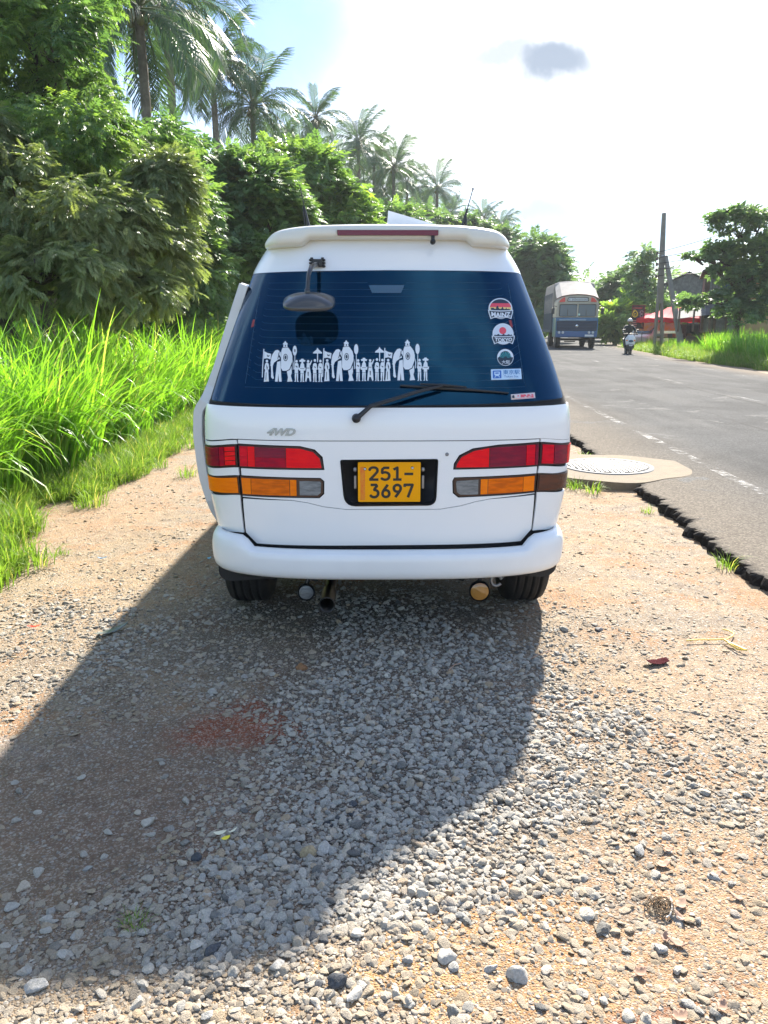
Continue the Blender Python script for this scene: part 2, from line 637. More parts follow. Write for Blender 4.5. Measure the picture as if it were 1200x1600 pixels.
    t.l.new(b.outputs[0], p.inputs['Normal'])
    return m


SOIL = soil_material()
gx = np.concatenate([[-260, -150, -80, -45, -28, -18, -12, -9, -7, -5.6, -4.8], np.arange(-4.2, 3.6, 0.07), [3.9, 4.5, 5.5, 6.5, 8, 10, 12, 14, 16, 18, 21, 25, 32, 45, 70, 120, 260]])
gy = np.concatenate([[-200, -100, -40, -18, -8, -4, -2, -1, 0, 0.5], np.arange(0.9, 11, 0.07), np.arange(11.2, 20, 0.6), np.arange(21, 60, 2.5), [65, 75, 90, 110, 140, 170, 240, 400, 560]])
GX, GY = np.meshgrid(gx, gy)
GZ = ground_h(GX, GY)
nx, ny = len(gx), len(gy)
ii = (np.arange(ny - 1)[:, None] * nx + np.arange(nx - 1)[None]).ravel()
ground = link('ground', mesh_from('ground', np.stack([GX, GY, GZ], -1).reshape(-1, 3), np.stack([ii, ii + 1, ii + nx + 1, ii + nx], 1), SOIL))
tag(ground, kind='structure')


# ---- the road: a worn sheet of asphalt with a broken edge
def asphalt_material():
    m = bpy.data.materials.new('asphalt')
    m.use_nodes = True
    t = NT(m.node_tree)
    p = t.n['Principled BSDF']
    v = t.new('ShaderNodeTexCoord').outputs['Object']
    at = t.new('ShaderNodeAttribute', attribute_name='across')
    n1 = t.noise(v, 0.5, 5, 0.6, 0.5)
    sv = t.vmath('MULTIPLY', v, (1.2, 0.16, 1))
    n2 = t.noise(sv, 1.3, 5, 0.62)
    n3 = t.noise(v, 60, 3, 0.7)
    c = t.mix(t.smooth(n1, 0.35, 0.65), (0.048, 0.0485, 0.049), (0.076, 0.0765, 0.077))
    c = t.mix(t.math('MULTIPLY', t.smooth(n2, 0.45, 0.72), 0.5), c, (0.112, 0.110, 0.107))
    # dust by the broken edges, polished wheel tracks
    dust = t.smooth(at.outputs['Fac'], 1.6, 0.0)
    c = t.mix(t.math('MULTIPLY', dust, 0.8), c, (0.15, 0.127, 0.10))
    c = t.mix(t.math('MULTIPLY', t.smooth(at.outputs['Fac'], 6.9, 8.3), 0.9), c, (0.16, 0.13, 0.10))
    c = t.mix(t.smooth(t.noise(v, 1.1, 6, 0.65, 0.8), 0.60, 0.66), c, (0.115, 0.113, 0.109))
    vo = t.new('ShaderNodeTexVoronoi', feature='F1')
    t.l.new(v, vo.inputs['Vector'])
    vo.inputs['Scale'].default_value = 85
    vs = t.new('ShaderNodeSeparateColor')
    t.l.new(vo.outputs['Color'], vs.inputs[0])
    c = t.mix(0.8, c, t.mix(1.0, c, t.ramp(vs.outputs[0], [(0, 0.62), (0.6, 1.0), (1, 1.55)]), 'MULTIPLY'))
    c = t.mix(t.smooth(at.outputs['Fac'], 0.045, 0.02), c, (0.022, 0.021, 0.021))  # shade on the steep face of the broken edge, painted in as near-black
    t.put(p.inputs['Base Color'], c)
    p.inputs['Roughness'].default_value = 0.95
    p.inputs['Specular IOR Level'].default_value = 0.12
    b = t.new('ShaderNodeBump')
    b.inputs['Strength'].default_value = 0.6
    b.inputs['Distance'].default_value = 0.006
    t.put(b.inputs['Height'], t.math('ADD', t.math('MULTIPLY', vo.outputs['Distance'], -0.7), n3))
    t.l.new(b.outputs[0], p.inputs['Normal'])
    return m


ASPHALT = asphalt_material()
ry = np.concatenate([np.arange(-12, 1, 0.8), np.arange(1, 3, 0.05), np.arange(3, 9, 0.02), np.arange(9, 12, 0.05), np.arange(12, 40, 0.5), np.arange(40, 175, 2.0)])
rc = road_c(ry)
jag = (fbm(ry * 1.7, ry * 0, 31) - 0.5) * 0.20 + (fbm(ry * 7, ry * 0 + 2, 32) - 0.5) * 0.10 + (fbm(ry * 19, ry * 0 + 2, 38, 3) - 0.5) * 0.09
apron_bay = np.exp(-((ry - 7.6) / 0.85) ** 4)
xl = rc - 4.07 + jag * np.clip(1.6 - ry / 30, 0.3, 1)
xr = rc + 4.2 + (fbm(ry * 0.8, ry * 0 + 9, 33) - 0.5) * 0.5


def road_h(x, y):
    """top of the asphalt"""
    u = x - road_c(y)
    return 0.07 + 0.03 * (1 - (u / 4.2) ** 2) - 0.03 * np.clip(u / 4, 0, 1)


cols = []
jz = 1.6 * (fbm(ry * 9, ry * 0 + 5, 35) - 0.5)
rj = np.random.default_rng(8)
for k, (fx, dz) in enumerate([(-0.022, -0.16), (-0.014, -0.07), (-0.012, -0.035), (0.0, -0.006), (0.05, 0)]):
    x = xl + fx * (1 + 1.2 * (fbm(ry * 11, ry * 0 + k, 36) - 0.5)) + (0.011 * rj.normal(size=len(ry)) if 0 < k < 4 else 0)
    cols.append((x, road_h(xl, ry) + dz + (0.03 * jz if 0 < k < 3 else 0), x * 0 + k * 0.01))
for f in np.linspace(0.06, 1, 14):
    x = xl + 0.05 + (xr - xl - 0.05) * f
    cols.append((x, road_h(x, ry), (x - xl)))
cols.append((xr + 0.15, road_h(xr, ry) - 0.14, xr - xl))
RX = np.stack([c[0] for c in cols], 1)
RZ = np.stack([c[1] for c in cols], 1)
RA = np.stack([c[2] for c in cols], 1)
nr, nc = RX.shape
ii = (np.arange(nr - 1)[:, None] * nc + np.arange(nc - 1)[None]).ravel()
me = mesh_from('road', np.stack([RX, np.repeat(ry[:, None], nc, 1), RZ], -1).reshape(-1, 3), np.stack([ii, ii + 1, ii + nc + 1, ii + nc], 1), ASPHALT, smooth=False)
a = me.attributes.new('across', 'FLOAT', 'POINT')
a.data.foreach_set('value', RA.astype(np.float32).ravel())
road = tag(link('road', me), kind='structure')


def paint_material():
    m = bpy.data.materials.new('worn_road_paint')
    m.use_nodes = True
    t = NT(m.node_tree)
    p = t.n['Principled BSDF']
    v = t.new('ShaderNodeTexCoord').outputs['Object']
    n = t.noise(v, 9, 6, 0.7)
    n2 = t.noise(v, 1.1, 3, 0.6)
    wear = t.smooth(t.math('ADD', n, t.math('MULTIPLY', n2, 0.6)), 0.76, 1.02)
    p.inputs['Base Color'].default_value = (0.26, 0.255, 0.245, 1)
    p.inputs['Roughness'].default_value = 0.8
    tr = t.new('ShaderNodeBsdfTransparent')
    mx = t.new('ShaderNodeMixShader')
    t.put(mx.inputs[0], t.math('MULTIPLY', wear, 0.8))
    t.l.new(tr.outputs[0], mx.inputs[1])
    t.l.new(p.outputs[0], mx.inputs[2])
    t.l.new(mx.outputs[0], t.n['Material Output'].inputs[0])
    return m


PAINT = paint_material()


def road_strip(name, off, y0, y1, wdt, m, lift=0.004, dash=None, wob=0.0, step=0.25):
    vs, fs = [], []
    y = y0
    while y < y1 - 1e-6:
        e = min(y + (dash[0] if dash else y1 - y0), y1)
        n = max(2, int((e - y) / (step if y < 20 else 1.2)) + 1)
        Y = np.linspace(y, e, n)
        x = road_c(Y) + off + wob * (fbm(Y * 1.7, Y * 0 + off, 40) - 0.5) * 2
        ww = wdt * (1 + (0.9 * (fbm(Y * 5, Y * 0 + off, 41) - 0.5) if wob else 0))
        b = len(vs)
        for xx, yy, w_ in zip(x, Y, ww * np.ones(n)):
            for q in (xx - w_ / 2, xx + w_ / 2):
                vs.append((q, yy, float(road_h(q, yy)) + lift))
        fs += [(b + 2 * i, b + 2 * i + 1, b + 2 * i + 3, b + 2 * i + 2) for i in range(n - 1)]
        y = e + (dash[1] if dash else 1)
    return tag(link(name, mesh_from(name, vs, fs, m)), kind='structure')


road_strip('road_edge_line', -3.12, 2, 120, 0.11, PAINT)
road_strip('road_edge_line', 3.0, 2, 120, 0.11, PAINT)
road_strip('road_centre_line', 0.22, 3, 120, 0.10, PAINT, dash=(2.0, 3.2))
CRACK = mat('crack_filler', (0.025, 0.024, 0.023), 0.9, var=0.3)
for off, y0, y1, wd in ((0.02, 6, 60, 0.035), (1.75, 9, 33, 0.022), (2.2, 16, 26, 0.03), (-1.4, 4, 13, 0.012)):
    road_strip('asphalt_crack', off, y0, y1, wd, CRACK, lift=0.0045, wob=0.10, step=0.12)

# ---- the manhole by the road edge: a worn concrete apron, a rim and a cover with a raised grid
CONC = mat('sandy_concrete', (0.19, 0.15, 0.10), 0.9, var=0.25, vscale=5, bump=0.5, bscale=80)
COVER = mat('worn_iron_cover', (0.14, 0.14, 0.137), 0.55, metal=0.25, var=0.3, vscale=6, bump=0.3)
RIM = mat('pale_rim', (0.24, 0.235, 0.225), 0.7, var=0.15)
mx0, my0 = 2.28, 7.72
mtop = float(road_h(mx0, my0)) + 0.012
mh = thing('manhole', 'round manhole cover set in a sandy concrete apron at the asphalt edge', 'manhole', (mx0, my0, mtop))
ap = []
for k in range(56):
    a = 2 * math.pi * k / 56
    rr = 0.80 + 0.05 * math.sin(3 * a + 1) + 0.03 * math.sin(7 * a)
    ap.append((rr * math.cos(a) + 0.03, (rr * 0.97) * math.sin(a)))
MB().prism(arcpoly(ap, 0), -0.16, -0.002, 'XY').build('apron', CONC, mh)
MB().lathe([(0.455, -0.004), (0.45, 0.008), (0.41, 0.008), (0.405, -0.004)], n=48).build('rim', RIM, mh)
mb = MB()
mb.lathe([(0.0, 0.001), (0.403, 0.001), (0.403, -0.02)], n=48)
mb.build('cover', COVER, mh)
mb = MB()
for i in range(-8, 9):
    x = i * 0.046
    hl = math.sqrt(max(0, 0.385 ** 2 - x * x))
    for j in range(-8, 9):
        y = j * 0.046
        if abs(y) < hl - 0.01:
            mb.box((x, y, 0.004), (0.03, 0.03, 0.007))
tag(mb.build('raised_stud', COVER, mh), kind='stuff')

# ================================================================== THE VAN
WHITE = mat('white_paint', (0.84, 0.855, 0.87), 0.26, spec=0.5, coat=0.5)
CREAM = mat('cream_spoiler_paint', (0.72, 0.70, 0.62), 0.35, spec=0.5, coat=0.4, var=0.04, vscale=3)
RUBBER = mat('black_rubber', (0.012, 0.012, 0.014), 0.6, var=0.2)
BLACKP = mat('black_plastic', (0.016, 0.017, 0.02), 0.42)
GAP = mat('shut_gap', (0.012, 0.012, 0.014), 0.9)
TYRE = mat('tyre_rubber', (0.014, 0.014, 0.015), 0.75, var=0.3, vscale=12, bump=0.3)
STEEL = mat('dull_steel', (0.33, 0.33, 0.34), 0.4, metal=0.8, var=0.25)
CHROME = mat('bright_metal', (0.7, 0.7, 0.7), 0.2, metal=1.0)


def lens_mat(name, col, dark, rough=0.25, spec=0.14, pitch=150.0, axis=2):
    """moulded plastic lens: fine ribs across it"""
    m = mat(name, col, rough, spec=spec)
    t = NT(m.node_tree)
    p = t.n['Principled BSDF']
    v = t.new('ShaderNodeTexCoord').outputs['Object']
    s = t.new('ShaderNodeSeparateXYZ')
    t.l.new(v, s.inputs[0])
    wv = t.math('ADD', 0.5, t.math('MULTIPLY', 0.5, t.math('SINE', t.math('MULTIPLY', s.outputs[axis], pitch * 6.283))))
    n = t.noise(t.vmath('MULTIPLY', v, (14, 1, 60)), 1.0, 3, 0.6)
    k = t.math('ADD', t.math('MULTIPLY', wv, 0.35), t.math('MULTIPLY', t.smooth(n, 0.3, 0.7), 0.65))
    t.put(p.inputs['Base Color'], t.mix(k, dark, col))
    b = t.new('ShaderNodeBump')
    b.inputs['Strength'].default_value = 0.25
    b.inputs['Distance'].default_value = 0.002
    t.put(b.inputs['Height'], wv)
    t.l.new(b.outputs[0], p.inputs['Normal'])
    return m


RED = lens_mat('red_lens', (0.80, 0.003, 0.020), (0.50, 0.002, 0.02))
REDHOT = lens_mat('bright_red_lens', (0.95, 0.008, 0.012), (0.78, 0.003, 0.015))
MAROON = lens_mat('maroon_lens', (0.30, 0.003, 0.030), (0.13, 0.002, 0.025), 0.15, 0.25)
DEEPRED = lens_mat('deep_red_lens', (0.55, 0.003, 0.025), (0.20, 0.002, 0.025))
ORANGE = lens_mat('orange_lens', (0.97, 0.235, 0.002), (0.85, 0.17, 0.002))
AMBER = lens_mat('dark_amber_lens', (0.90, 0.185, 0.001), (0.50, 0.085, 0.002))
BROWN = lens_mat('brown_lens', (0.12, 0.028, 0.01), (0.05, 0.014, 0.008), 0.12, 0.5)
GREYLENS = lens_mat('grey_clear_lens', (0.26, 0.27, 0.275), (0.10, 0.105, 0.11), 0.15, 0.5)
BEZEL = mat('lamp_bezel', (0.035, 0.006, 0.012), 0.3)
DECAL = mat('white_vinyl', (0.72, 0.76, 0.80), 0.5)
DKDECAL = mat('dark_vinyl', (0.012, 0.03, 0.055), 0.5)


def glass_mat():
    m = bpy.data.materials.new('tinted_glass')
    m.use_nodes = True
    t = NT(m.node_tree)
    p = t.n['Principled BSDF']
    p.inputs['Base Color'].default_value = (0.0004, 0.007, 0.018, 1)
    p.inputs['Roughness'].default_value = 0.015
    p.inputs['Specular IOR Level'].default_value = 0.9
    p.inputs['Specular Tint'].default_value = (0.10, 0.52, 1.0, 1)
    return m


GLASS = glass_mat()
_z = np.array([0.28, 0.36, 0.45, 0.54, 0.70, 0.85, 0.95, 1.05, 1.12, 1.15, 1.30, 1.50, 1.735, 1.76, 1.80, 1.86, 1.92, 1.96])
_w = np.array([0.79, 0.80, 0.810, 0.830, 0.858, 0.868, 0.872, 0.870, 0.862, 0.852, 0.812, 0.752, 0.676, 0.668, 0.645, 0.606, 0.570, 0.54])
_y = np.array([0.075, 0.065, 0.06, 0.055, 0.052, 0.055, 0.058, 0.062, 0.072, 0.088, 0.165, 0.278, 0.412, 0.424, 0.436, 0.455, 0.50, 0.60])
_zf = np.arange(0.25, 2.0, 0.005)


def _sm(a, sig):
    k = np.exp(-0.5 * (np.arange(-20, 21) * 0.005 / sig) ** 2)
    k /= k.sum()
    return np.convolve(np.pad(a, 20, 'edge'), k, 'valid')


_wf, _yf = _sm(np.interp(_zf, _z, _w), 0.020), _sm(np.interp(_zf, _z, _y), 0.016)
VW = lambda z: np.interp(z, _zf, _wf)
VY = lambda z: np.interp(z, _zf, _yf)
VD = 0.24
_tt = np.concatenate([np.linspace(0, 1, 400) ** 1.0 * 0.9, np.linspace(0.9, 1, 400)[1:]])
_p, _q = 3.4, 2.0
_yt = VD * (1 - np.maximum(0, 1 - _tt ** _p) ** (1 / _q))
_lt = np.concatenate([[0], np.cumsum(np.hypot(np.diff(_tt) * 0.87, np.diff(_yt)))])
LREF = _lt[-1]


def sig_of(x, z):
    """arc position on the rear for a point x across, z up"""
    xh = np.clip(np.abs(x) / VW(z), 0, 1)
    return np.sign(x) * np.interp(xh, _tt, _lt)


def van_surf(s, z, off=0.0):
    s, z = np.asarray(s, float), np.asarray(z, float)

    def base(s, z):
        a = np.minimum(np.abs(s), LREF)
        xh, yy = np.interp(a, _lt, _tt), np.interp(a, _lt, _yt)
        return np.stack([np.sign(s) * xh * VW(z), VY(z) + yy + np.maximum(np.abs(s) - LREF, 0), z], -1)
    P = base(s, z)
    e = 0.006
    n = np.cross(base(s + e, z) - base(s - e, z), base(s, z + e) - base(s, z - e))
    n /= np.linalg.norm(n, axis=-1, keepdims=True)
    return P + n * (off if np.isscalar(off) else np.asarray(off)[..., None]), n


def BX(xp, yp):
    """photo measure -> (x, z) on the van's painted rear"""
    k = min(1, max(0, (abs(xp - 608) - 238) / 50))
    k = k * k * (3 - 2 * k)
    return (xp - 608) * (0.00291 + 0.00013 * k), 0.984 + (688 - yp) * 0.0030 - 0.022 * k


def GXZ(xp, yp):
    """photo measure -> (x, z) on the rear glass"""
    f = (630 - yp) / 205
    return (xp - 608) * (0.0030 + 0.00012 * f), 1.14 + f * 0.597


def to_sig(poly):
    return [(float(sig_of(x, z)), z) for x, z in poly]


def resample(poly, step):
    out = []
    for i, p in enumerate(poly):
        q = poly[(i + 1) % len(poly)]
        n = max(1, int(math.ceil(math.dist(p, q) / step)))
        out += [(p[0] + (q[0] - p[0]) * k / n, p[1] + (q[1] - p[1]) * k / n) for k in range(n)]
    return out


def inside(px, py, poly):
    px, py = np.asarray(px), np.asarray(py)
    r = np.zeros(px.shape, bool)
    n = len(poly)
    for i in range(n):
        (x1, y1), (x2, y2) = poly[i], poly[(i + 1) % n]
        if y1 == y2:
            continue
        c = ((y1 > py) != (y2 > py)) & (px < (x2 - x1) * (py - y1) / (y2 - y1) + x1)
        r ^= c
    return r


def cdt(poly, holes, step):
    loops = [resample(p, step) for p in [poly] + list(holes)]
    pts, edges = [], []
    for lp in loops:
        b = len(pts)
        pts += lp
        edges += [(b + i, b + (i + 1) % len(lp)) for i in range(len(lp))]
    A = np.array(loops[0])
    lo, hi = A.min(0), A.max(0)
    X, Y = np.meshgrid(np.arange(lo[0] + step * .5, hi[0], step), np.arange(lo[1] + step * .5, hi[1], step))
    X, Y = X.ravel() + 1.7e-4, Y.ravel() + 1.3e-4
    k = inside(X, Y, loops[0])
    for h in loops[1:]:
        k &= ~inside(X, Y, h)
    X, Y = X[k], Y[k]
    B = np.array(pts)
    if len(X):
        d = np.min((X[:, None] - B[None, :, 0]) ** 2 + (Y[:, None] - B[None, :, 1]) ** 2, 1)
        k = d > (0.45 * step) ** 2
        X, Y = X[k], Y[k]
    allp = pts + list(zip(X.tolist(), Y.tolist()))
    vo, _, fo, *_ = delaunay_2d_cdt([Vector(p) for p in allp], edges, [], 0, 1e-7)
    V = np.array([tuple(v) for v in vo])
    F = np.array([f for f in fo if len(f) == 3])
    cen = V[F].mean(1)
    k = inside(cen[:, 0], cen[:, 1], loops[0])
    for h in loops[1:]:
        k &= ~inside(cen[:, 0], cen[:, 1], h)
    F = F[k]
    a, b, c = V[F[:, 0]], V[F[:, 1]], V[F[:, 2]]
    flip = ((b - a)[:, 0] * (c - a)[:, 1] - (b - a)[:, 1] * (c - a)[:, 0]) < 0
    F[flip] = F[flip][:, ::-1]
    return V, F


def panel_geo(poly, off, thick, holes=(), step=0.035, lip=0.002, surf=van_surf):
    """a skin on the van's shape with folded-back edges: verts, faces, normals per face corner"""
    V, F = cdt(poly, holes, step)
    P, N = surf(V[:, 0], V[:, 1], off)
    P2, _ = surf(V[:, 0], V[:, 1], off - lip)
    P3, _ = surf(V[:, 0], V[:, 1], off - thick)
    n = len(V)
    cnt = {}
    for f in F:
        for i in range(3):
            e = (f[i], f[(i + 1) % 3])
            cnt[e] = cnt.get(e, 0) + 1
    be = [e for e in cnt if (e[1], e[0]) not in cnt]
    verts = np.concatenate([P, P2, P3])
    # the lip leans outwards a little
    faces = [tuple(f) for f in F.tolist()]
    norms = [N[i] for f in F for i in f]
    for a, b in be:
        quad = (a, b, b + n, a + n)[::-1]
        d = verts[b] - verts[a]
        nn = np.cross(d, N[a])
        nn = nn / (np.linalg.norm(nn) + 1e-9)
        m1 = nn * 0.7 + N[a] * 0.7
        faces.append(quad)
        norms += [m1, m1, m1, m1]
        faces.append((a + n, b + n, b + 2 * n, a + 2 * n)[::-1])
        norms += [nn] * 4
    return verts, faces, norms


def skin(name, polys, off, thick, m, parent, holes=None, step=0.035, lip=0.002, surf=van_surf):
    """polys: one polygon or several, in (arc, z)"""
    if isinstance(polys[0][0], (int, float)):
        polys = [polys]
    holes = holes or [[] for _ in polys]
    vs, fs, ns = [], [], []
    for pl, hl in zip(polys, holes):
        v, f, n = panel_geo(pl, off, thick, hl, step, lip, surf)
        b = sum(len(q) for q in vs)
        vs.append(v)
        fs += [tuple(i + b for i in q) for q in f]
        ns += n
    me = mesh_from(name, np.concatenate(vs), fs, m)
    me.normals_split_custom_set([tuple(x) for x in ns])
    return link(name, me, parent)


def flat_on(name, polys, off, m, parent, surf=van_surf, step=0.03):
    """print or vinyl lying on the skin"""
    vs, fs, ns = [], [], []
    for pl in polys:
        try:
            V, F = cdt(pl, [], step)
        except Exception:
            continue
        P, N = surf(V[:, 0], V[:, 1], off)
        b = sum(len(q) for q in vs)
        vs.append(P)
        fs += [tuple(int(i) + b for i in f) for f in F]
    return link(name, mesh_from(name, np.concatenate(vs), fs, m), parent)


def strip_on(mb_v, mb_f, pts, wd, off):
    """a thin line along pts (x, z) on the skin"""
    P = np.array(pts)
    d = np.gradient(P, axis=0)
    d /= np.linalg.norm(d, axis=1, keepdims=True) + 1e-9
    nrm = np.stack([-d[:, 1], d[:, 0]], 1) * wd / 2
    b = len(mb_v)
    for A in (P + nrm, P - nrm):
        pass
    L, _ = van_surf(sig_of((P + nrm)[:, 0], (P + nrm)[:, 1]), (P + nrm)[:, 1], off)
    Rr, _ = van_surf(sig_of((P - nrm)[:, 0], (P - nrm)[:, 1]), (P - nrm)[:, 1], off)
    for l, r in zip(L, Rr):
        mb_v += [tuple(l), tuple(r)]
    mb_f += [(b + 2 * i, b + 2 * i + 1, b + 2 * i + 3, b + 2 * i + 2) for i in range(len(P) - 1)]


VAN_X, VAN_Y = 0.022, 3.40
van = thing('parked_van', 'white high-roof passenger van parked on the gravel, seen from behind', 'van', (VAN_X, VAN_Y, 0), R(0.6))

# ---- body shell: outlines stacked from sill to roof
zl = sorted(set(list(np.arange(0.34, 1.14, 0.04)) + [1.13, 1.155] + list(np.arange(1.2, 1.72, 0.06)) + [1.738, 1.742, 1.76, 1.79, 1.82, 1.86, 1.89, 1.92, 1.94]))
YF = lambda z: np.interp(z, [0.3, 0.6, 1.0, 1.2, 1.72, 1.95], [4.02, 4.08, 4.02, 3.9, 3.1, 2.7])
sv = np.concatenate([-np.linspace(LREF, 0, 26)[:-1], np.linspace(0, LREF, 26)])
side_t = np.linspace(0, 1, 34)[1:]
rings = []
for z in zl:
    yf = float(YF(z))
    P, _ = van_surf(sv, np.full(len(sv), z))
    wz = float(VW(z))
    y0 = float(VY(z)) + VD
    y1 = yf - 0.30
    bulge = 0.012 * np.sin(np.pi * side_t)
    rs = np.stack([wz + bulge, y0 + (y1 - y0) * side_t, np.full(33, z)], 1)
    th = np.linspace(0, math.pi, 22)[1:-1]
    sx, sy = np.cos(th), np.sin(th)
    fr = np.stack([wz * np.sign(sx) * np.abs(sx) ** 0.45, y1 + 0.30 * np.abs(sy) ** 0.7, np.full(len(th), z)], 1)
    ls = rs[::-1] * np.array([-1, 1, 1])
    rings.append(np.concatenate([P, rs, fr, ls]))
nrg = len(rings[0])
for sc_, dz in ((0.9, 0.016), (0.7, 0.03), (0.4, 0.038)):
    top = rings[len(zl) - 1]
    c0 = top.mean(0)
    q = c0 + (top - c0) * np.array([sc_, 1 - (1 - sc_) * 0.6, 0])
    q[:, 2] = zl[-1] + dz
    rings.append(q)
V = np.concatenate(rings)
F, MI = [], []
arch = [0.70, 2.85]
allz = list(zl) + [2, 2, 2]
for i in range(len(rings) - 1):
    for k in range(nrg):
        k2 = (k + 1) % nrg
        a, b, c_, d = i * nrg + k, i * nrg + k2, (i + 1) * nrg + k2, (i + 1) * nrg + k
        cen = (V[a] + V[b] + V[c_] + V[d]) / 4
        onside = len(sv) <= k or k > nrg - 34
        if cen[2] < 0.78 and abs(cen[0]) > 0.6 and any((cen[1] - ay) ** 2 + (cen[2] - 0.33) ** 2 < 0.37 ** 2 for ay in arch):
            continue
        if k < len(sv) - 1 and -0.215 < cen[0] < 0.24 and 0.665 < cen[2] < 0.925:
            continue
        F.append((a, b, c_, d))
        rear = k < len(sv) - 1
        mi = 0
        if rear and cen[2] < 1.739:
            s_mid = abs((sv[k] + sv[k + 1]) / 2)
            if s_mid < LREF * (0.985 if cen[2] < 1.13 else 0.965):
                mi = 1
        fwd = 2 * 33 + len(sv) // 2
        if cen[1] > 3.0 and 1.12 < cen[2] < 1.70 and abs(cen[0]) < 0.62:
            mi = 2
        MI.append(mi)
F.append(tuple((len(rings) - 1) * nrg + k for k in range(nrg)))
MI.append(0)
body = link('body', mesh_from('body', V, F, [WHITE, GAP, GLASS], midx=MI), van)
ug = MB()
ug.prism(arcpoly([(-0.74, 0.16), (0.74, 0.16), (0.74, 3.85), (-0.74, 3.85)], 0.08), 0.30, 0.42, 'XY')
ug.tube([(-0.62, 0.70, 0.29), (0.62, 0.70, 0.29)], 0.045, 10)
ug.blob((0.05, 0.70, 0.28), (0.13, 0.13, 0.11))
ug.tube([(-0.36, 0.2, 0.30), (-0.36, 3.4, 0.30)], 0.04, 6)
ug.tube([(0.36, 0.2, 0.30), (0.36, 3.4, 0.30)], 0.04, 6)
ug.build('underbody', mat('sooty_underbody', (0.022, 0.021, 0.02), 0.85, var=0.4), van)
bar = MB()
bar.tube([(0.08, 0.24, 0.285), (0.50, 0.24, 0.29)], 0.018, 8).tube([(-0.05, 0.3, 0.27), (0.42, 0.26, 0.262)], 0.010, 6)
bar.build('tow_bar', BLACKP, van)

# ---- rear panels: real skins with open shut lines between them
H_ = LREF + 0.02


def E2(lst):
    return to_sig([BX(*p) for p in lst])


kw = 0.0022
gtop_z = 1.127
low_line = [BX(x, 688.0) for x in np.linspace(372, 846, 30)]
A_poly = [(-H_, gtop_z), (-H_, BX(320, 688)[1])] + E2([(x, 688.0) for x in np.linspace(322, 893, 44)]) + [(H_, BX(895, 688)[1]), (H_, gtop_z)]
A_poly = A_poly[::-1]
lampL_u = arcpoly([(372, 696.5), (470, 698), (492, 703), (503, 714), (505.5, 731.5), (372, 731.5)], [0, 12, 10, 9, 3, 0])
lampL_l = [(373, 745.5), (500, 746.5), (505, 751), (504.5, 769), (498, 775), (375, 775)]
lampR_u = arcpoly([(846, 695), (780, 697), (740, 702), (720, 712), (712, 724), (711, 731), (846, 730)], [0, 14, 12, 10, 6, 2, 0])
lampR_l = [(844, 743.5), (712, 746), (710, 751), (711, 768), (719, 774.5), (842, 771)]
press = [(375.5, 779.5), (455, 780.5), (480, 784), (505, 790), (540, 794), (690, 794), (722, 789), (745, 783), (770, 779), (842, 775)]
B_px = [(371.5, 689.3), (371.5, 695), ] + [(374.0, 695)] + [(470, 696.5), (493, 701.5), (505, 713), (507.5, 733)] + [(374.5, 733.3), (374.8, 744)] + [(501, 745), (507, 750), (506.5, 770), (499, 776.8), (375.3, 776.8)] + [(375.5, 778)] + [(p[0], p[1] - 0.5) for p in press[1:-1]] + [(842, 773.6), (842.2, 772.8)] + [(718, 776.3), (709, 769), (708, 750), (711, 744.5), (843.6, 742)] + [(844.2, 731.5), (709, 732.8), (710, 723), (718, 710.5), (739, 700.3), (780, 695.2), (845.3, 693.3), (846.3, 693), (846.3, 689.3)]
rec = arcpoly([(532, 717), (685.5, 716), (683, 788), (538, 789)], [4, 4, 14, 18])
B_poly = E2(B_px)
C_px = [(375.8, 781)] + [(p[0], p[1] + 0.6) for p in press[1:-1]] + [(841.5, 776.5), (840, 832), (823, 850.5), (395, 853), (377.5, 836)]
tail = skin('tailgate', [A_poly, B_poly, E2(C_px)], 0.009, 0.02, WHITE, van, holes=[[], [E2(rec)], []], step=0.032)

for sgn in (-1, 1):
    if sgn < 0:
        xe, xs = 321, (368.3, 369.5, 370.5, 373.5)
        ys = [(690, 696), (732.5, 744.5), (776, 837)]
    else:
        xe, xs = 894, (849.3, 848.5, 846.5, 843)
        ys = [(688.5, 693.5), (731, 742), (772.5, 835)]
    pls = []
    for (ya, yb), xa, xb in zip(ys, xs[:3], xs[1:]):
        side = np.linspace(xe, xa, 8)
        top = [BX(x, ya) for x in side]
        bot = [BX(x, yb) for x in np.linspace(xb, xe, 8)]
        tp, bt = to_sig(top), to_sig(bot)
        q = [(sgn * (LREF + 0.03), top[0][1])] + tp + bt + [(sgn * (LREF + 0.03), bot[-1][1])]
        ar = sum(q[i - 1][0] * q[i][1] - q[i][0] * q[i - 1][1] for i in range(len(q)))
        pls.append(q if ar > 0 else q[::-1])
    skin('corner_panel', pls, 0.009, 0.02, WHITE, van, step=0.025)

# ---- lamps: a bezel and lens segments a little proud of it
ribs = None


def lamp(name, outline, segs, bez=BEZEL, ex=None):
    o = skin(name, E2(outline) if ex is None else ex(outline), 0.011, 0.02, bez, van, step=0.025)
    for sname, pl, m, lift in segs:
        skin(sname, E2(pl) if ex is None else ex(pl), 0.011 + lift, 0.012, m, o, step=0.02, lip=0.0015)
    return o


def wrap(sgn):
    """outlines that run round the corner: the outermost measures become points on the side"""
    def f(pl):
        out = []
        for x, y in pl:
            X, Z = BX(x, y)
            if (sgn < 0 and x <= 322) or (sgn > 0 and x >= 894):
                out.append((sgn * (LREF + 0.035), Z))
            else:
                out.append((float(sig_of(X, Z)), Z))
        ar = sum(out[i - 1][0] * out[i][1] - out[i][0] * out[i - 1][1] for i in range(len(out)))
        return out if ar > 0 else out[::-1]
    return f


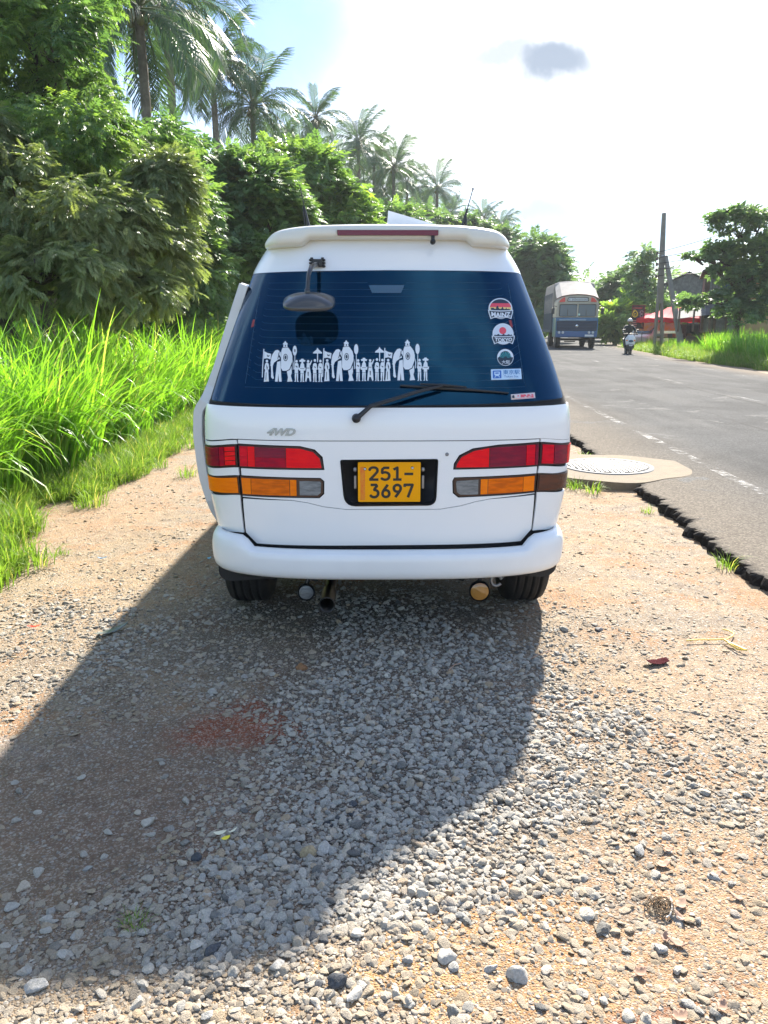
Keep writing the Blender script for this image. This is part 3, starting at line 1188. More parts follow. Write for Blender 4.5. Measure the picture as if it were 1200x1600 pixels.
def ccw(f):
    def g(pl):
        out = f(pl)
        ar = sum(out[i - 1][0] * out[i][1] - out[i][0] * out[i - 1][1] for i in range(len(out)))
        return out if ar > 0 else out[::-1]
    return g


EE = ccw(E2)
A_poly = A_poly
lamp('tail_lamp', lampL_u, [
    ('lens', [(374, 699), (386, 699), (386, 729.5), (374, 729.5)], RED, 0.003),
    ('lens', [(387, 699), (398, 699), (398, 729.5), (387, 729.5)], REDHOT, 0.003),
    ('lens', [(399, 699.5), (447, 700), (447, 714), (399, 714)], MAROON, 0.003),
    ('lens', [(399, 714.6), (447, 714.6), (447, 729.5), (399, 729.5)], DEEPRED, 0.003),
    ('lens', [(448, 700), (470, 700.5), (490, 705.5), (500, 715), (503, 729.5), (448, 729.5)], REDHOT, 0.003)], ex=EE)
lamp('tail_lamp', lampR_u, [
    ('lens', [(765, 700), (741, 704.5), (722, 713.5), (715, 724), (714, 729), (765, 729)], REDHOT, 0.003),
    ('lens', [(766.5, 699.8), (824, 697.5), (824, 728.5), (766.5, 729)], MAROON, 0.003),
    ('lens', [(825, 697.4), (839, 697.2), (839, 728.2), (825, 728.4)], RED, 0.003),
    ('lens', [(840, 697.2), (844.5, 697), (844.5, 728), (840, 728.2)], MAROON, 0.003)], ex=EE)
lamp('turn_lamp', lampL_l, [
    ('lens', [(375, 748), (390, 748), (390, 773), (376.5, 773)], ORANGE, 0.003),
    ('lens', [(391, 748), (452, 748.3), (452, 773), (391, 773)], AMBER, 0.003),
    ('lens', [(453, 748.3), (463, 748.3), (463, 773), (453, 773)], ORANGE, 0.003),
    ('reversing_lens', [(468, 750), (500, 750.5), (502, 753), (501, 768), (496, 772), (468, 772)], GREYLENS, 0.003)], bez=mat('brown_bezel', (0.05, 0.022, 0.015), 0.3), ex=EE)
lamp('turn_lamp', lampR_l, [
    ('reversing_lens', [(749, 748.5), (715, 750), (714, 753), (715.5, 767), (721, 771.5), (749, 771)], GREYLENS, 0.003),
    ('lens', [(753, 748), (764, 747.7), (764, 771), (753, 771.3)], ORANGE, 0.003),
    ('lens', [(765, 747.6), (821, 746.3), (821, 769.6), (765, 771)], AMBER, 0.003),
    ('lens', [(822, 746.2), (840, 745.8), (839.5, 769), (822, 769.6)], ORANGE, 0.003)], bez=MATS['brown_bezel'], ex=EE)
lamp('corner_tail_lamp', [(321, 697.5), (340, 697), (368.5, 697), (369.3, 731), (340, 731), (321, 730)], [
    ('lens', [(321, 699.5), (335, 699.5), (344, 699.5), (344, 728.5), (335, 728.5), (321, 727.5)], MAROON, 0.003),
    *[('lens', [(352, 700 + 7.3 * k), (366, 700 + 7.3 * k), (366.2, 706.2 + 7.3 * k), (352, 706.2 + 7.3 * k)], REDHOT, 0.0035) for k in range(4)], ('lens', [(345, 699.5), (351, 699.5), (351, 728.6), (345, 728.6)], DEEPRED, 0.003)], ex=wrap(-1))
lamp('corner_tail_lamp', [(895, 694), (875, 694), (848.8, 694.8), (847.5, 729), (875, 728), (895, 726)], [
    ('lens', [(867, 696.8), (851.5, 697.2), (850.8, 726.8), (867, 726.3)], RED, 0.003),
    ('lens', [(886, 696.2), (868, 696.8), (868, 726.3), (886, 725.5)], MAROON, 0.003),
    ('lens', [(895, 696), (887, 696.2), (887, 725.5), (895, 724.6)], REDHOT, 0.003)], ex=wrap(1))
lamp('corner_turn_lamp', [(321, 743.5), (340, 745.5), (369.8, 746), (371.8, 774.5), (345, 773.5), (326, 771), (321, 769)], [
    ('lens', [(321, 746), (340, 747.8), (367.5, 748.2), (369, 772.2), (345, 771.2), (328, 769), (321, 767)], ORANGE, 0.003)], bez=MATS['brown_bezel'], ex=wrap(-1))
lamp('corner_turn_lamp', [(895, 738.5), (875, 741), (847, 743), (845, 771), (872, 770), (892, 766), (895, 764)], [
    ('lens', [(895, 741), (875, 743.2), (849, 745), (847.3, 768.8), (872, 767.6), (890, 763.8), (895, 762)], BROWN, 0.003)], bez=MATS['brown_bezel'], ex=wrap(1))

# ---- number plate in its recess
r0, r1 = BX(532, 717), BX(685.5, 788.5)
rc_poly = [BX(*p) for p in rec]
zc_ = sum(p[1] for p in rc_poly) / len(rc_poly)
PLY = float(VY(0.79)) + 0.020
mb = MB()
n_ = len(rc_poly)
o_ = []
for p in rc_poly:
    P, _ = van_surf(sig_of(p[0], p[1]), p[1], 0.012)
    o_.append(tuple(P))
i_ = [(p[0] * 0.985 + 0.028 * 0.015, PLY + 0.012, zc_ + (p[1] - zc_) * 0.97) for p in rc_poly]
l_ = [(p[0] * 1.0, van_surf(sig_of(p[0], p[1]), p[1], 0.013)[0][1], zc_ + (p[1] - zc_)) for p in rc_poly]
m_ = [(p[0] * 0.965, PLY + 0.004, zc_ + (p[1] - zc_) * 0.93) for p in rc_poly]
mb.add(o_ + m_ + i_, [(k, (k + 1) % n_, n_ + (k + 1) % n_, n_ + k) for k in range(n_)] + [(n_ + k, n_ + (k + 1) % n_, 2 * n_ + (k + 1) % n_, 2 * n_ + k) for k in range(n_)] + [tuple(range(2 * n_, 3 * n_))], True)
rcs = mb.build('plate_recess', BLACKP, van)
for sx in (560.0 - 5, 658.5 + 4):
    a, b = BX(sx, 734), BX(sx, 752)
    mb = MB()
    mb.blob((a[0], PLY + 0.006, a[1]), (0.010, 0.006, 0.012))
    mb.box((b[0], PLY + 0.006, b[1] - 0.005), (0.012, 0.010, 0.062), bev=0.003)
    mb.build('plate_bracket', STEEL, rcs)
pa, pb = BX(559.5, 722), BX(658.5, 784)
pcx, pcz = (pa[0] + pb[0]) / 2, (pa[1] + pb[1]) / 2
pw, ph = pb[0] - pa[0], pa[1] - pb[1]
PLATE = mat('orange_yellow_plate', (0.95, 0.40, 0.004), 0.45, spec=0.1)
mb = MB()
mb.prism([(pcx + x, pcz + z) for x, z in arcpoly([(-pw / 2, -ph / 2), (pw / 2, -ph / 2), (pw / 2, ph / 2), (-pw / 2, ph / 2)], 0.006)], PLY - 0.002, PLY - 0.006)
plate = mb.build('number_plate', PLATE, van)
INK = mat('black_ink', (0.012, 0.012, 0.014), 0.45)
OSTRIP = mat('orange_ink', (0.80, 0.16, 0.006), 0.4, var=0.25, vscale=60, var_col=(0.78, 0.27, 0.008))
MB().box((pa[0] + 0.022, PLY - 0.0066, pcz - 0.006), (0.022, 0.0008, ph * 0.84)).build('orange_strip', OSTRIP, plate)


def glyph(ch):
    """block strokes for the plate's figures on a 1 x 1.5 grid, as centre lines"""
    return {
        '2': [[(0.06, 1.14), (0.13, 1.36), (0.34, 1.46), (0.62, 1.46), (0.84, 1.34), (0.90, 1.10), (0.80, 0.86), (0.10, 0.08)], [(0.02, 0.08), (0.98, 0.08)]],
        '5': [[(0.90, 1.42), (0.20, 1.42), (0.14, 0.80), (0.34, 0.92), (0.62, 0.90), (0.86, 0.74), (0.91, 0.47), (0.82, 0.20), (0.58, 0.06), (0.30, 0.08), (0.06, 0.24)]],
        '1': [[(0.12, 1.22), (0.52, 1.44), (0.52, 0.08)], [(0.08, 0.08), (0.96, 0.08)]],
        '-': [[(0.04, 0.72), (0.96, 0.72)]],
        '3': [[(0.10, 1.42), (0.86, 1.42), (0.42, 0.88), (0.68, 0.84), (0.88, 0.66), (0.90, 0.42), (0.78, 0.18), (0.55, 0.06), (0.28, 0.08), (0.06, 0.28)]],
        '6': [[(0.70, 1.44), (0.24, 0.78), (0.12, 0.46), (0.22, 0.18), (0.50, 0.06), (0.78, 0.18), (0.88, 0.46), (0.78, 0.74), (0.50, 0.86), (0.26, 0.78)]],
        '9': [[(0.30, 0.06), (0.76, 0.72), (0.88, 1.04), (0.78, 1.32), (0.50, 1.44), (0.22, 1.32), (0.12, 1.04), (0.22, 0.76), (0.50, 0.64), (0.74, 0.72)]],
        '7': [[(0.08, 1.18), (0.08, 1.42), (0.90, 1.42), (0.42, 0.04)]],
    }[ch]


def stroke_poly(line, wd):
    """an outline of constant width round a polyline: quads and round joints"""
    out = []
    for (x1, y1), (x2, y2) in zip(line[:-1], line[1:]):
        dx, dy = x2 - x1, y2 - y1
        L_ = math.hypot(dx, dy)
        nx_, ny_ = -dy / L_ * wd / 2, dx / L_ * wd / 2
        out.append([(x1 + nx_, y1 + ny_), (x1 - nx_, y1 - ny_), (x2 - nx_, y2 - ny_), (x2 + nx_, y2 + ny_)])
    for x, y in line[1:-1]:
        out.append([(x + wd / 2 * math.cos(a), y + wd / 2 * math.sin(a)) for a in np.linspace(0, 2 * math.pi, 11)[:-1]])
    return out


def chaikin(l, n=2):
    for _ in range(n):
        o = [l[0]]
        for p, q in zip(l[:-1], l[1:]):
            if math.dist(p, q) > 0.45:
                o += [p, q] if False else [(p[0] * .75 + q[0] * .25, p[1] * .75 + q[1] * .25), (p[0] * .25 + q[0] * .75, p[1] * .25 + q[1] * .75)]
            else:
                o += [(p[0] * .75 + q[0] * .25, p[1] * .75 + q[1] * .25), (p[0] * .25 + q[0] * .75, p[1] * .25 + q[1] * .75)]
        l = o + [l[-1]]
    return l


for word, px0, base_y, cw, chh, pitch in (('251-', 577, 750, 15.2, 20.5, 18.4), ('3697', 578, 777.5, 15.2, 21.5, 18.1)):
    for k, ch in enumerate(word):
        mb = MB()
        lift = 0.0072
        for li, line in enumerate(glyph(ch)):
            for q in stroke_poly(chaikin(line, 1) if ch in '2536' or ch == '9' else line, 0.285):
                lift += 0.000004
                pts = []
                for gx_, gy_ in q:
                    X, Z = BX(px0 + k * pitch + gx_ * cw, base_y - gy_ / 1.5 * chh)
                    pts.append((X, Z))
                mb.prism(pts, PLY - lift, PLY - 0.0055)
        mb.build('plate_figure', INK, plate)
for bx_, by_ in ((570.5, 732.5), (645.5, 731)):
    X, Z = BX(bx_, by_)
    MB().lathe([(0, -0.0125), (0.003, -0.0125), (0.006, -0.009), (0.0085, -0.006)], (X, PLY, Z), 'Y', 14).build('plate_bolt', CHROME, plate)
X, Z = BX(699, 709)
MB().lathe([(0, -0.006), (0.006, -0.006), (0.009, 0.0), (0.009, 0.02)], (X, float(van_surf(X, Z, 0.008)[0][1]), Z), 'Y', 14).build('key_lock', STEEL, van)

# ---- badge
v_, f_ = text_mesh('4WD', 1.0, 0.05, 0.35, 0.98)
v_ = v_ / (v_.max(0) - v_.min(0)) * np.array([46 * 0.00291, 11.5 * 0.0030])
cx_, cz_ = BX(441, 675.5)
P, N = van_surf(v_[:, 0] + cx_, v_[:, 1] + cz_, 0.0125)
P0, _ = van_surf(v_[:, 0] + cx_, v_[:, 1] + cz_, 0.009)
me = mesh_from('badge', P, f_, mat('badge_silver', (0.36, 0.39, 0.42), 0.25, metal=0.6), smooth=False)
link('badge', me, tail)

# ---- rear window
gp = [GXZ(*p) for p in [(331.5, 628), (345, 585), (365, 522), (385, 458), (396.5, 427), (608, 424.5), (819, 425.5), (836, 465), (856, 528), (873, 590), (882.5, 624.5), (740, 629.5), (608, 631), (470, 630.5)]]
gsig = []
for x, z in gp:
    wz = float(VW(z))
    gsig.append((float(sig_of(np.clip(x, -0.972 * wz, 0.972 * wz), z)), z))
gs = gsig[::-1]
gs = arcpoly(gs, 0.02, 3)
ar = sum(gs[i - 1][0] * gs[i][1] - gs[i][0] * gs[i - 1][1] for i in range(len(gs)))
gs = gs if ar > 0 else gs[::-1]
gcx = 0.0
seal = skin('window_seal', [(s * 1.006, 1.44 + (z - 1.44) * 1.014) for s, z in gs], 0.004, 0.012, RUBBER, van, step=0.03)
win = skin('rear_window', gs, 0.0065, 0.008, GLASS, van, step=0.022)
OFF_D = 0.0080
# heating wires
vv, ff = [], []
for k in range(16):
    yp = 444 + k * (606 - 444) / 15
    xl_, xr_ = 413 - (yp - 444) * 0.145, 794 + (yp - 444) * 0.135
    n = 26
    if k == 0:
        segs = [(xl_ + 12, 577), (636, xr_ - 12)]
    else:
        segs = [(xl_, xr_)]
    for a, b in segs:
        pts = []
        for j in range(n + 1):
            x = a + (b - a) * j / n
            e = min(x - xl_, xr_ - x)
            drop = 10 * max(0, 1 - e / 22) ** 2 * (0 if k in (0, 15) else 1)
            pts.append(GXZ(x, yp - drop + 2.0 * ((x - 608) / 200) ** 2 * -0.4))
        strip_on(vv, ff, pts, 0.0013, OFF_D - 0.0009)
for sgn in (0, 1):
    pts = []
    for j in range(14):
        yp = 446 + j * (600 - 446) / 13
        x = (413 - (yp - 444) * 0.145) if sgn == 0 else (794 + (yp - 444) * 0.135)
        pts.append(GXZ(x, yp))
    strip_on(vv, ff, pts, 0.0022, OFF_D - 0.0009)
WIRE = mat('heating_wire', (0.018, 0.060, 0.10), 0.35)
tag(link('heating_wire', mesh_from('heating_wire', vv, ff, WIRE), win), kind='stuff')
skin('brake_light_mount', to_sig([GXZ(*p) for p in [(584, 460), (628, 460), (633, 448), (579, 448)]]), OFF_D, 0.003, mat('grey_glass_mount', (0.035, 0.10, 0.17), 0.2), win)
for pl in ([(398, 514), (402, 513), (404, 502), (401, 502)], [(795, 513), (799, 514), (797, 503), (793, 503)]):
    q = to_sig([GXZ(*p) for p in pl])
    skin('red_clip', q, OFF_D, 0.002, mat('dim_red', (0.28, 0.03, 0.03), 0.4), win)

# ---- the white procession on the glass (drawn in the measures of an enlarged view, 4.286 to one)
def DZ(X, Y):
    return GXZ(400 + X / 4.286, 520 + Y / 4.286)


def circ(cx, cy, rx, ry, n=14):
    return [(cx + rx * math.cos(a), cy + ry * math.sin(a)) for a in np.linspace(0, 2 * math.pi, n + 1)[:-1]]


def decal(name, polys, m=DECAL, lift=0.0, parent=None):
    P = [to_sig([DZ(*p) for p in pl]) for pl in polys]
    if len(P) > 1 and 'marking' in name:
        return [flat_on(name, [q], OFF_D + lift, m, parent or van, step=0.02) for q in P][0]
    return flat_on(name, P, OFF_D + lift, m, parent or van, step=0.02)


def elephant(ox, oy=0):
    t = lambda pl: [(x + ox, y + oy) for x, y in pl]
    hd = [(148, 142), (158, 128), (174, 123), (186, 130), (189, 150), (182, 166), (190, 182), (178, 186), (166, 196), (152, 206), (144, 222), (143, 250), (147, 288), (151, 306), (142, 312), (132, 300), (133, 266), (130, 226), (128, 206), (133, 176), (138, 158)]
    ear = [(190, 140), (196, 136), (197, 176), (193, 168), (188, 158)]
    cap = [(199, 132), (206, 110), (244, 108), (256, 124), (266, 140), (272, 168), (270, 200), (262, 222), (252, 248), (232, 258), (208, 258), (197, 240)]
    how = [(211, 106), (213, 88), (207, 84), (219, 74), (222, 66), (228, 66), (231, 74), (243, 84), (238, 89), (240, 106)]
    legs = [[(172, 202), (194, 196), (196, 246), (202, 328), (184, 328), (180, 276), (176, 328), (158, 328), (164, 270)], [(236, 262), (256, 252), (266, 228), (268, 270), (262, 290), (272, 326), (238, 328), (243, 300)]]
    tl = [(272, 180), (280, 214), (278, 250), (274, 252), (275, 216)]
    tusk = [(150, 210), (146, 222), (128, 226), (124, 222), (140, 216)]
    o = decal('elephant_decal', [t(hd), t(ear), t(cap), t(how), t(tl), t(tusk)] + [t(l) for l in legs])
    decal('elephant_marking', [t(circ(227, 173, 15, 24)), t(circ(226, 97, 4, 6)), t([(182, 138), (186, 146), (180, 178), (172, 184), (178, 164)])], DKDECAL, 0.0003, o)
    decal('elephant_marking', [t(circ(227, 173, 10.5, 18.5))], DECAL, 0.0006, o)
    decal('elephant_marking', [t(circ(227, 173, 7, 13))], DKDECAL, 0.0009, o)


def figure(kind, ox, oy=0):
    t = lambda pl: [(x + ox, y + oy) for x, y in pl]
    body = [(-11, 212), (-5, 206), (6, 206), (12, 214), (15, 246), (9, 250), (10, 270), (-12, 270), (-12, 250), (-17, 244)]
    legs = [[(-11, 272), (-1, 272), (-3, 300), (-5, 326), (-15, 326), (-10, 318), (-12, 296)], [(1, 272), (10, 272), (10, 296), (9, 318), (14, 326), (2, 326), (2, 300)]]
    head = circ(0, 195, 8, 9)
    pl, dk = [], []
    if kind == 'flag':
        sk = [(-14, 262), (10, 262), (12, 300), (14, 326), (-20, 328), (-16, 300)]
        pl = [[(p[0], p[1]) for p in body], sk, head, [(-24, 116), (-18, 116), (-27, 300), (-33, 300)], [(-18, 132), (2, 142), (28, 148), (24, 184), (2, 176), (-20, 180)]]
        dk = [[(0, 152), (8, 160), (20, 156), (12, 168), (2, 166)], [(-4, 216), (6, 236), (2, 256), (-2, 236)], [(-6, 268), (-2, 268), (-4, 318), (-8, 318)]]
    elif kind == 'fan':
        pl = [body, head, *legs, circ(-12, 126, 14, 33), [(-13, 158), (-9, 158), (-10, 250), (-14, 250)]]
        dk = [circ(-11, 126, 4, 11, 10), [(-6, 222), (8, 230), (4, 236), (-6, 230)]]
    elif kind == 'fan2':
        pl = [body, head, *legs, circ(-12, 122, 14, 34), [(-13, 156), (-9, 156), (-10, 250), (-14, 250)]]
        dk = [[(-6, 222), (8, 230), (4, 236), (-6, 230)]]
    elif kind == 'hat':
        hat = [(-21, 190), (-10, 184), (-6, 178), (6, 178), (10, 184), (21, 190), (16, 198), (-16, 198)]
        drum = [(-22, 236), (22, 236), (20, 254), (-20, 254)]
        pl = [hat, [(-5, 198), (5, 198), (6, 206), (-6, 206)], body, *legs, drum]
        dk = [[(-14, 240), (14, 240), (14, 243), (-14, 243)]]
    elif kind == 'dancer':
        pl = [head, [(-9, 206), (9, 206), (12, 240), (18, 276), (20, 322), (12, 326), (4, 300), (-6, 300), (-12, 326), (-20, 322), (-16, 276), (-10, 240)], [(8, 212), (22, 186), (26, 190), (14, 222)]]
        dk = [[(-8, 236), (8, 236), (8, 240), (-8, 240)], [(-4, 262), (4, 262), (2, 290), (-2, 290)]]
    elif kind == 'umbrella':
        top = [(-2, 108), (2, 108), (6, 118), (28, 136), (30, 144), (-30, 144), (-28, 136), (-6, 118)]
        l = [(x - 17, y) for x, y in body]
        r = [(x + 18, y) for x, y in body]
        pl = [top, [(-3, 144), (3, 144), (3, 200), (-3, 200)], l, r, [(x - 17, y - 6) for x, y in head], [(x + 18, y - 2) for x, y in head], *[[(x - 17, y) for x, y in q] for q in legs], *[[(x + 18, y) for x, y in q] for q in legs]]
        dk = [[(-22, 226), (-10, 232), (-12, 238), (-22, 232)], [(12, 228), (24, 234), (22, 240), (12, 234)]]
    o = decal('procession_figure_decal', [t(p) for p in pl])
    decal('figure_marking', [t(p) for p in dk], DKDECAL, 0.0003, o)


elephant(0)
elephant(395, -6)
elephant(790, -10)
for kind, x in (('flag', 104), ('fan', 299), ('hat', 336), ('dancer', 374), ('umbrella', 435), ('flag', 497), ('fan2', 696), ('hat', 734), ('dancer', 774), ('umbrella', 835), ('flag', 890), ('fan2', 1092), ('hat', 1131)):
    figure(kind, x, 2 if x < 480 else (-4 if x < 860 else -6))


# ---- round city stickers, the station sticker and the small red label (their own enlarged measures, 8 to one)
def SZ(X, Y):
    return GXZ(740 + X / 8, 450 + Y / 8)


def vinyl(name, polys, m, lift, parent):
    return flat_on(name, [to_sig([SZ(*p) for p in pl]) for pl in polys], OFF_D + lift, m, parent, step=0.02)


def lettering(name, body, cx, cy, wd, hg, m, lift, parent, arc=0.0, offset=0.03, spacing=1.0):
    v, f = text_mesh(body, 1.0, offset, 0, spacing, 2)
    if not len(v):
        return
    v = v / (v.max(0) - v.min(0)) * np.array([wd, hg])
    q = np.array([SZ(cx + a, cy - b - arc * (1 - (2 * a / wd) ** 2)) for a, b in v])
    P, _ = van_surf(sig_of(q[:, 0], q[:, 1]), q[:, 1], OFF_D + lift)
    return link(name, mesh_from(name, P, f, m, smooth=False), parent)


V_WHITE = mat('sticker_white', (0.68, 0.72, 0.77), 0.5)
V_RED = mat('sticker_red', (0.72, 0.07, 0.11), 0.5)
V_YEL = mat('sticker_yellow', (0.80, 0.62, 0.22), 0.5)
V_TEAL = mat('sticker_teal', (0.03, 0.38, 0.42), 0.5)
V_BLUE = mat('sticker_blue', (0.02, 0.13, 0.48), 0.5)
V_PALE = mat('sticker_pale_blue', (0.52, 0.68, 0.85), 0.5)
V_LINE = mat('sticker_lettering_blue', (0.05, 0.20, 0.46), 0.5)


def halfdisc(cx, cy, rx, ry, y0, y1):
    pts = [(cx + rx * math.cos(a), cy + ry * math.sin(a)) for a in np.linspace(0, 2 * math.pi, 61)[:-1]]
    out = []
    for x, y in pts:
        out.append((x, min(max(y, y0), y1)))
    o2 = []
    for p in out:
        if not o2 or math.dist(p, o2[-1]) > 0.4:
            o2.append(p)
    return o2


def banner(cx, top, w1, w2, h, dip):
    return [(cx - w1, top - 6), (cx - w1 * 0.5, top + 2), (cx, top + 4), (cx + w1 * 0.5, top + 2), (cx + w1, top - 6), (cx + w1 - 4, top + 30), (cx + w2, top + h), (cx + w2 * 0.62, top + h - 18), (cx, top + h - 26 + dip), (cx - w2 * 0.62, top + h - 18), (cx - w2, top + h), (cx - w1 + 4, top + 30)]


s1 = vinyl('city_sticker', [circ(322, 276, 153, 132, 48)], V_WHITE, 0.0, van)
vinyl('sticker_print', [halfdisc(322, 276, 138, 118, 150, 214)], DKDECAL, 0.0004, s1)
vinyl('sticker_print', [halfdisc(322, 276, 138, 118, 210, 262)], V_RED, 0.0005, s1)
vinyl('sticker_print', [halfdisc(322, 276, 138, 118, 260, 400)], V_YEL, 0.0005, s1)
skyl = [(184, 300), (196, 296), (200, 270), (236, 268), (238, 280), (262, 282), (266, 262), (276, 244), (290, 244), (296, 270), (310, 284), (330, 280), (340, 262), (352, 258), (360, 284), (384, 284), (390, 268), (396, 266), (402, 286), (420, 280), (432, 288), (438, 278), (446, 296), (460, 300), (455, 330), (400, 400), (240, 400), (190, 330)]
vinyl('sticker_print', [skyl], DKDECAL, 0.0007, s1)
vinyl('sticker_banner', [banner(322, 300, 160, 132, 112, 8)], V_WHITE, 0.0010, s1)
vinyl('sticker_banner', [banner(322, 312, 146, 121, 86, 8)], DKDECAL, 0.0013, s1)
lettering('sticker_lettering', 'MAINZ', 324, 348, 246, 58, V_WHITE, 0.0016, s1, arc=-12, offset=0.04)

s2 = vinyl('city_sticker', [circ(345, 595, 134, 131, 48)], V_WHITE, 0.0, van)
vinyl('sticker_print', [circ(345, 595, 124, 121, 48)], mat('sticker_offwhite', (0.60, 0.66, 0.74), 0.5), 0.0003, s2)
vinyl('sticker_print', [circ(341, 556, 45, 44, 28)], V_RED, 0.0006, s2)
vinyl('sticker_print', [[(222, 622), (240, 604), (262, 610), (276, 600), (290, 596), (300, 610), (320, 612), (340, 604), (352, 590), (362, 606), (384, 612), (402, 606), (420, 598), (432, 612), (452, 604), (462, 616), (470, 640), (440, 690), (250, 690), (224, 650)]], DKDECAL, 0.0007, s2)
vinyl('sticker_banner', [banner(346, 624, 146, 116, 100, 8)], V_WHITE, 0.0010, s2)
vinyl('sticker_banner', [banner(346, 635, 133, 106, 76, 8)], DKDECAL, 0.0013, s2)
lettering('sticker_lettering', 'TOKYO', 347, 664, 222, 48, V_WHITE, 0.0016, s2, arc=-10, offset=0.04)

s3 = vinyl('round_sticker', [circ(366, 884, 103, 102, 44)], V_WHITE, 0.0, van)
vinyl('sticker_print', [halfdisc(366, 884, 96, 96, 884, 990), [(290, 884), (276, 886), (300, 868), (310, 830), (340, 812), (366, 806), (396, 812), (424, 838), (436, 880), (450, 886), (366, 900)]], DKDECAL, 0.0004, s3)
rays = []
for a in np.linspace(R(200), R(340), 9):
    rays.append([(366 + 26 * math.cos(a - 0.06), 898 + 26 * math.sin(a - 0.06)), (366 + 82 * math.cos(a - 0.055), 898 + 82 * math.sin(a - 0.055)), (366 + 82 * math.cos(a + 0.055), 898 + 82 * math.sin(a + 0.055)), (366 + 26 * math.cos(a + 0.06), 898 + 26 * math.sin(a + 0.06))])
vinyl('sticker_print', rays, V_TEAL, 0.0007, s3)
lettering('sticker_lettering', '大阪', 370, 942, 104, 44, V_WHITE, 0.0010, s3, offset=0.012)

s4 = vinyl('station_sticker', [[(182, 1026), (560, 1022), (568, 1148), (186, 1154)]], V_PALE, 0.0, van)
vinyl('sticker_print', [arcpoly([(204, 1042), (310, 1040), (312, 1134), (206, 1136)], 8)], V_BLUE, 0.0004, s4)
vinyl('sticker_print', [arcpoly([(222, 1056), (290, 1055), (292, 1092), (276, 1108), (240, 1108), (224, 1094)], 8), [(234, 1108), (242, 1108), (236, 1126), (224, 1126)], [(274, 1108), (282, 1108), (292, 1125), (280, 1125)]], V_PALE, 0.0007, s4)
vinyl('sticker_print', [[(236, 1066), (278, 1065), (278, 1080), (236, 1081)]], V_BLUE, 0.0010, s4)
lettering('sticker_lettering', '東京駅', 437, 1064, 212, 56, V_LINE, 0.0006, s4, offset=0.014)
lettering('sticker_lettering', 'Tokyo Sta.', 437, 1118, 186, 34, V_LINE, 0.0006, s4, offset=0.02, spacing=1.1)

s5 = vinyl('small_label', [[(426, 1328), (732, 1314), (738, 1380), (430, 1392)]], mat('label_pinkish_white', (0.66, 0.58, 0.58), 0.5), 0.0, van)
vinyl('sticker_print', [circ(457, 1355, 15, 16, 14), [(442, 1362), (472, 1362), (470, 1374), (446, 1374)]], DKDECAL, 0.0004, s5)
lettering('sticker_lettering', '・BP-P-2', 612, 1350, 212, 36, V_RED, 0.0005, s5, offset=0.07)
vinyl('sticker_print', [[(486, 1380), (720, 1371), (720, 1375), (486, 1384)]], V_RED, 0.0005, s5)


# ---- rear wiper
def on_van(xp, yp, off, glass=True):
    x, z = GXZ(xp, yp) if glass else BX(xp, yp)
    P, _ = van_surf(sig_of(x, z), z, off)
    return tuple(float(q) for q in P)


wp = [on_van(558, 656, 0.035, False), on_van(580, 641, 0.045, False), on_van(612, 628, 0.05), on_van(650, 616, 0.046), on_van(688, 606.5, 0.040)]
mb = MB()
mb.tube(wp, [0.013, 0.0115, 0.010, 0.009, 0.007], 8, flat=0.7)
mb.lathe([(0.0, -0.034), (0.016, -0.032), (0.019, -0.02), (0.021, 0.0), (0.021, 0.03)], (wp[0][0], wp[0][1] + 0.02, wp[0][2]), 'Y', 16)
wiper = mb.build('wiper_arm', BLACKP, van)
mb = MB()
bl = [on_van(x, y, 0.016) for x, y in ((625, 603), (660, 605), (688, 607), (730, 609.5), (789, 615))]
mb.tube(bl, [0.0045, 0.0065, 0.0085, 0.0065, 0.004], 6)
mb.tube([on_van(x, y, 0.028) for x, y in ((655, 602), (688, 604), (724, 607))], [0.004, 0.007, 0.004], 6)
mb.build('wiper_blade', BLACKP, wiper)


# ---- roof spoiler
def sst(a, b, x):
    t = min(1, max(0, (x - a) / (b - a)))
    return t * t * (3 - 2 * t)


SPX = 0.600


def sp_y(x):
    return 0.405 + 0.045 * (abs(x) / SPX) ** 2 + 0.10 * max(0, (abs(x) - 0.50) / 0.1) ** 2.2


def sp_zt(x):
    return 1.868 + 0.088 * max(0.0, 1 - (abs(x) / (SPX + 0.004)) ** 7) ** 0.5 - 0.012 * (abs(x) / SPX) ** 2


def sp_zb(x):
    return 1.887 - 0.030 * sst(0.365, 0.415, abs(x)) + 0.0 * x


xs = np.concatenate([np.linspace(-SPX, -0.5, 14), np.linspace(-0.49, -0.43, 3), np.linspace(-0.42, -0.36, 9), np.linspace(-0.34, 0, 9)])
xs = np.concatenate([xs, -xs[::-1][1:]])
secs = []
for x in xs:
    y, zt, zb = sp_y(x), sp_zt(x), sp_zb(x)
    zt = max(zt, zb + 0.012)
    h_ = zt - zb
    ctrl = [(y + 0.16, zb - 0.004), (y + 0.05, zb - 0.002), (y + 0.012, zb), (y + 0.002, zb + 0.18 * h_), (y, zb + 0.5 * h_), (y + 0.006, zb + 0.75 * h_), (y + 0.022, zb + 0.93 * h_), (y + 0.05, zt), (y + 0.12, zt + 0.004), (y + 0.30, zt - 0.01), (y + 0.34, zt - 0.06)]
    secs.append([(x, a, b) for a, b in ctrl])
V = np.array(secs)
ns, nk = V.shape[:2]
F = [(i * nk + k, i * nk + k + 1, (i + 1) * nk + k + 1, (i + 1) * nk + k) for i in range(ns - 1) for k in range(nk - 1)]
F += [tuple(range(nk)), tuple(range(ns * nk - nk, ns * nk))[::-1]]
F += [(i * nk, (i + 1) * nk, (i + 1) * nk + nk - 1, i * nk + nk - 1) for i in range(ns - 1)]
me = mesh_from('roof_spoiler', V.reshape(-1, 3), F, CREAM)
bm = bmesh.new()
bm.from_mesh(me)
bmesh.ops.recalc_face_normals(bm, faces=bm.faces)
bm.to_mesh(me)
bm.free()
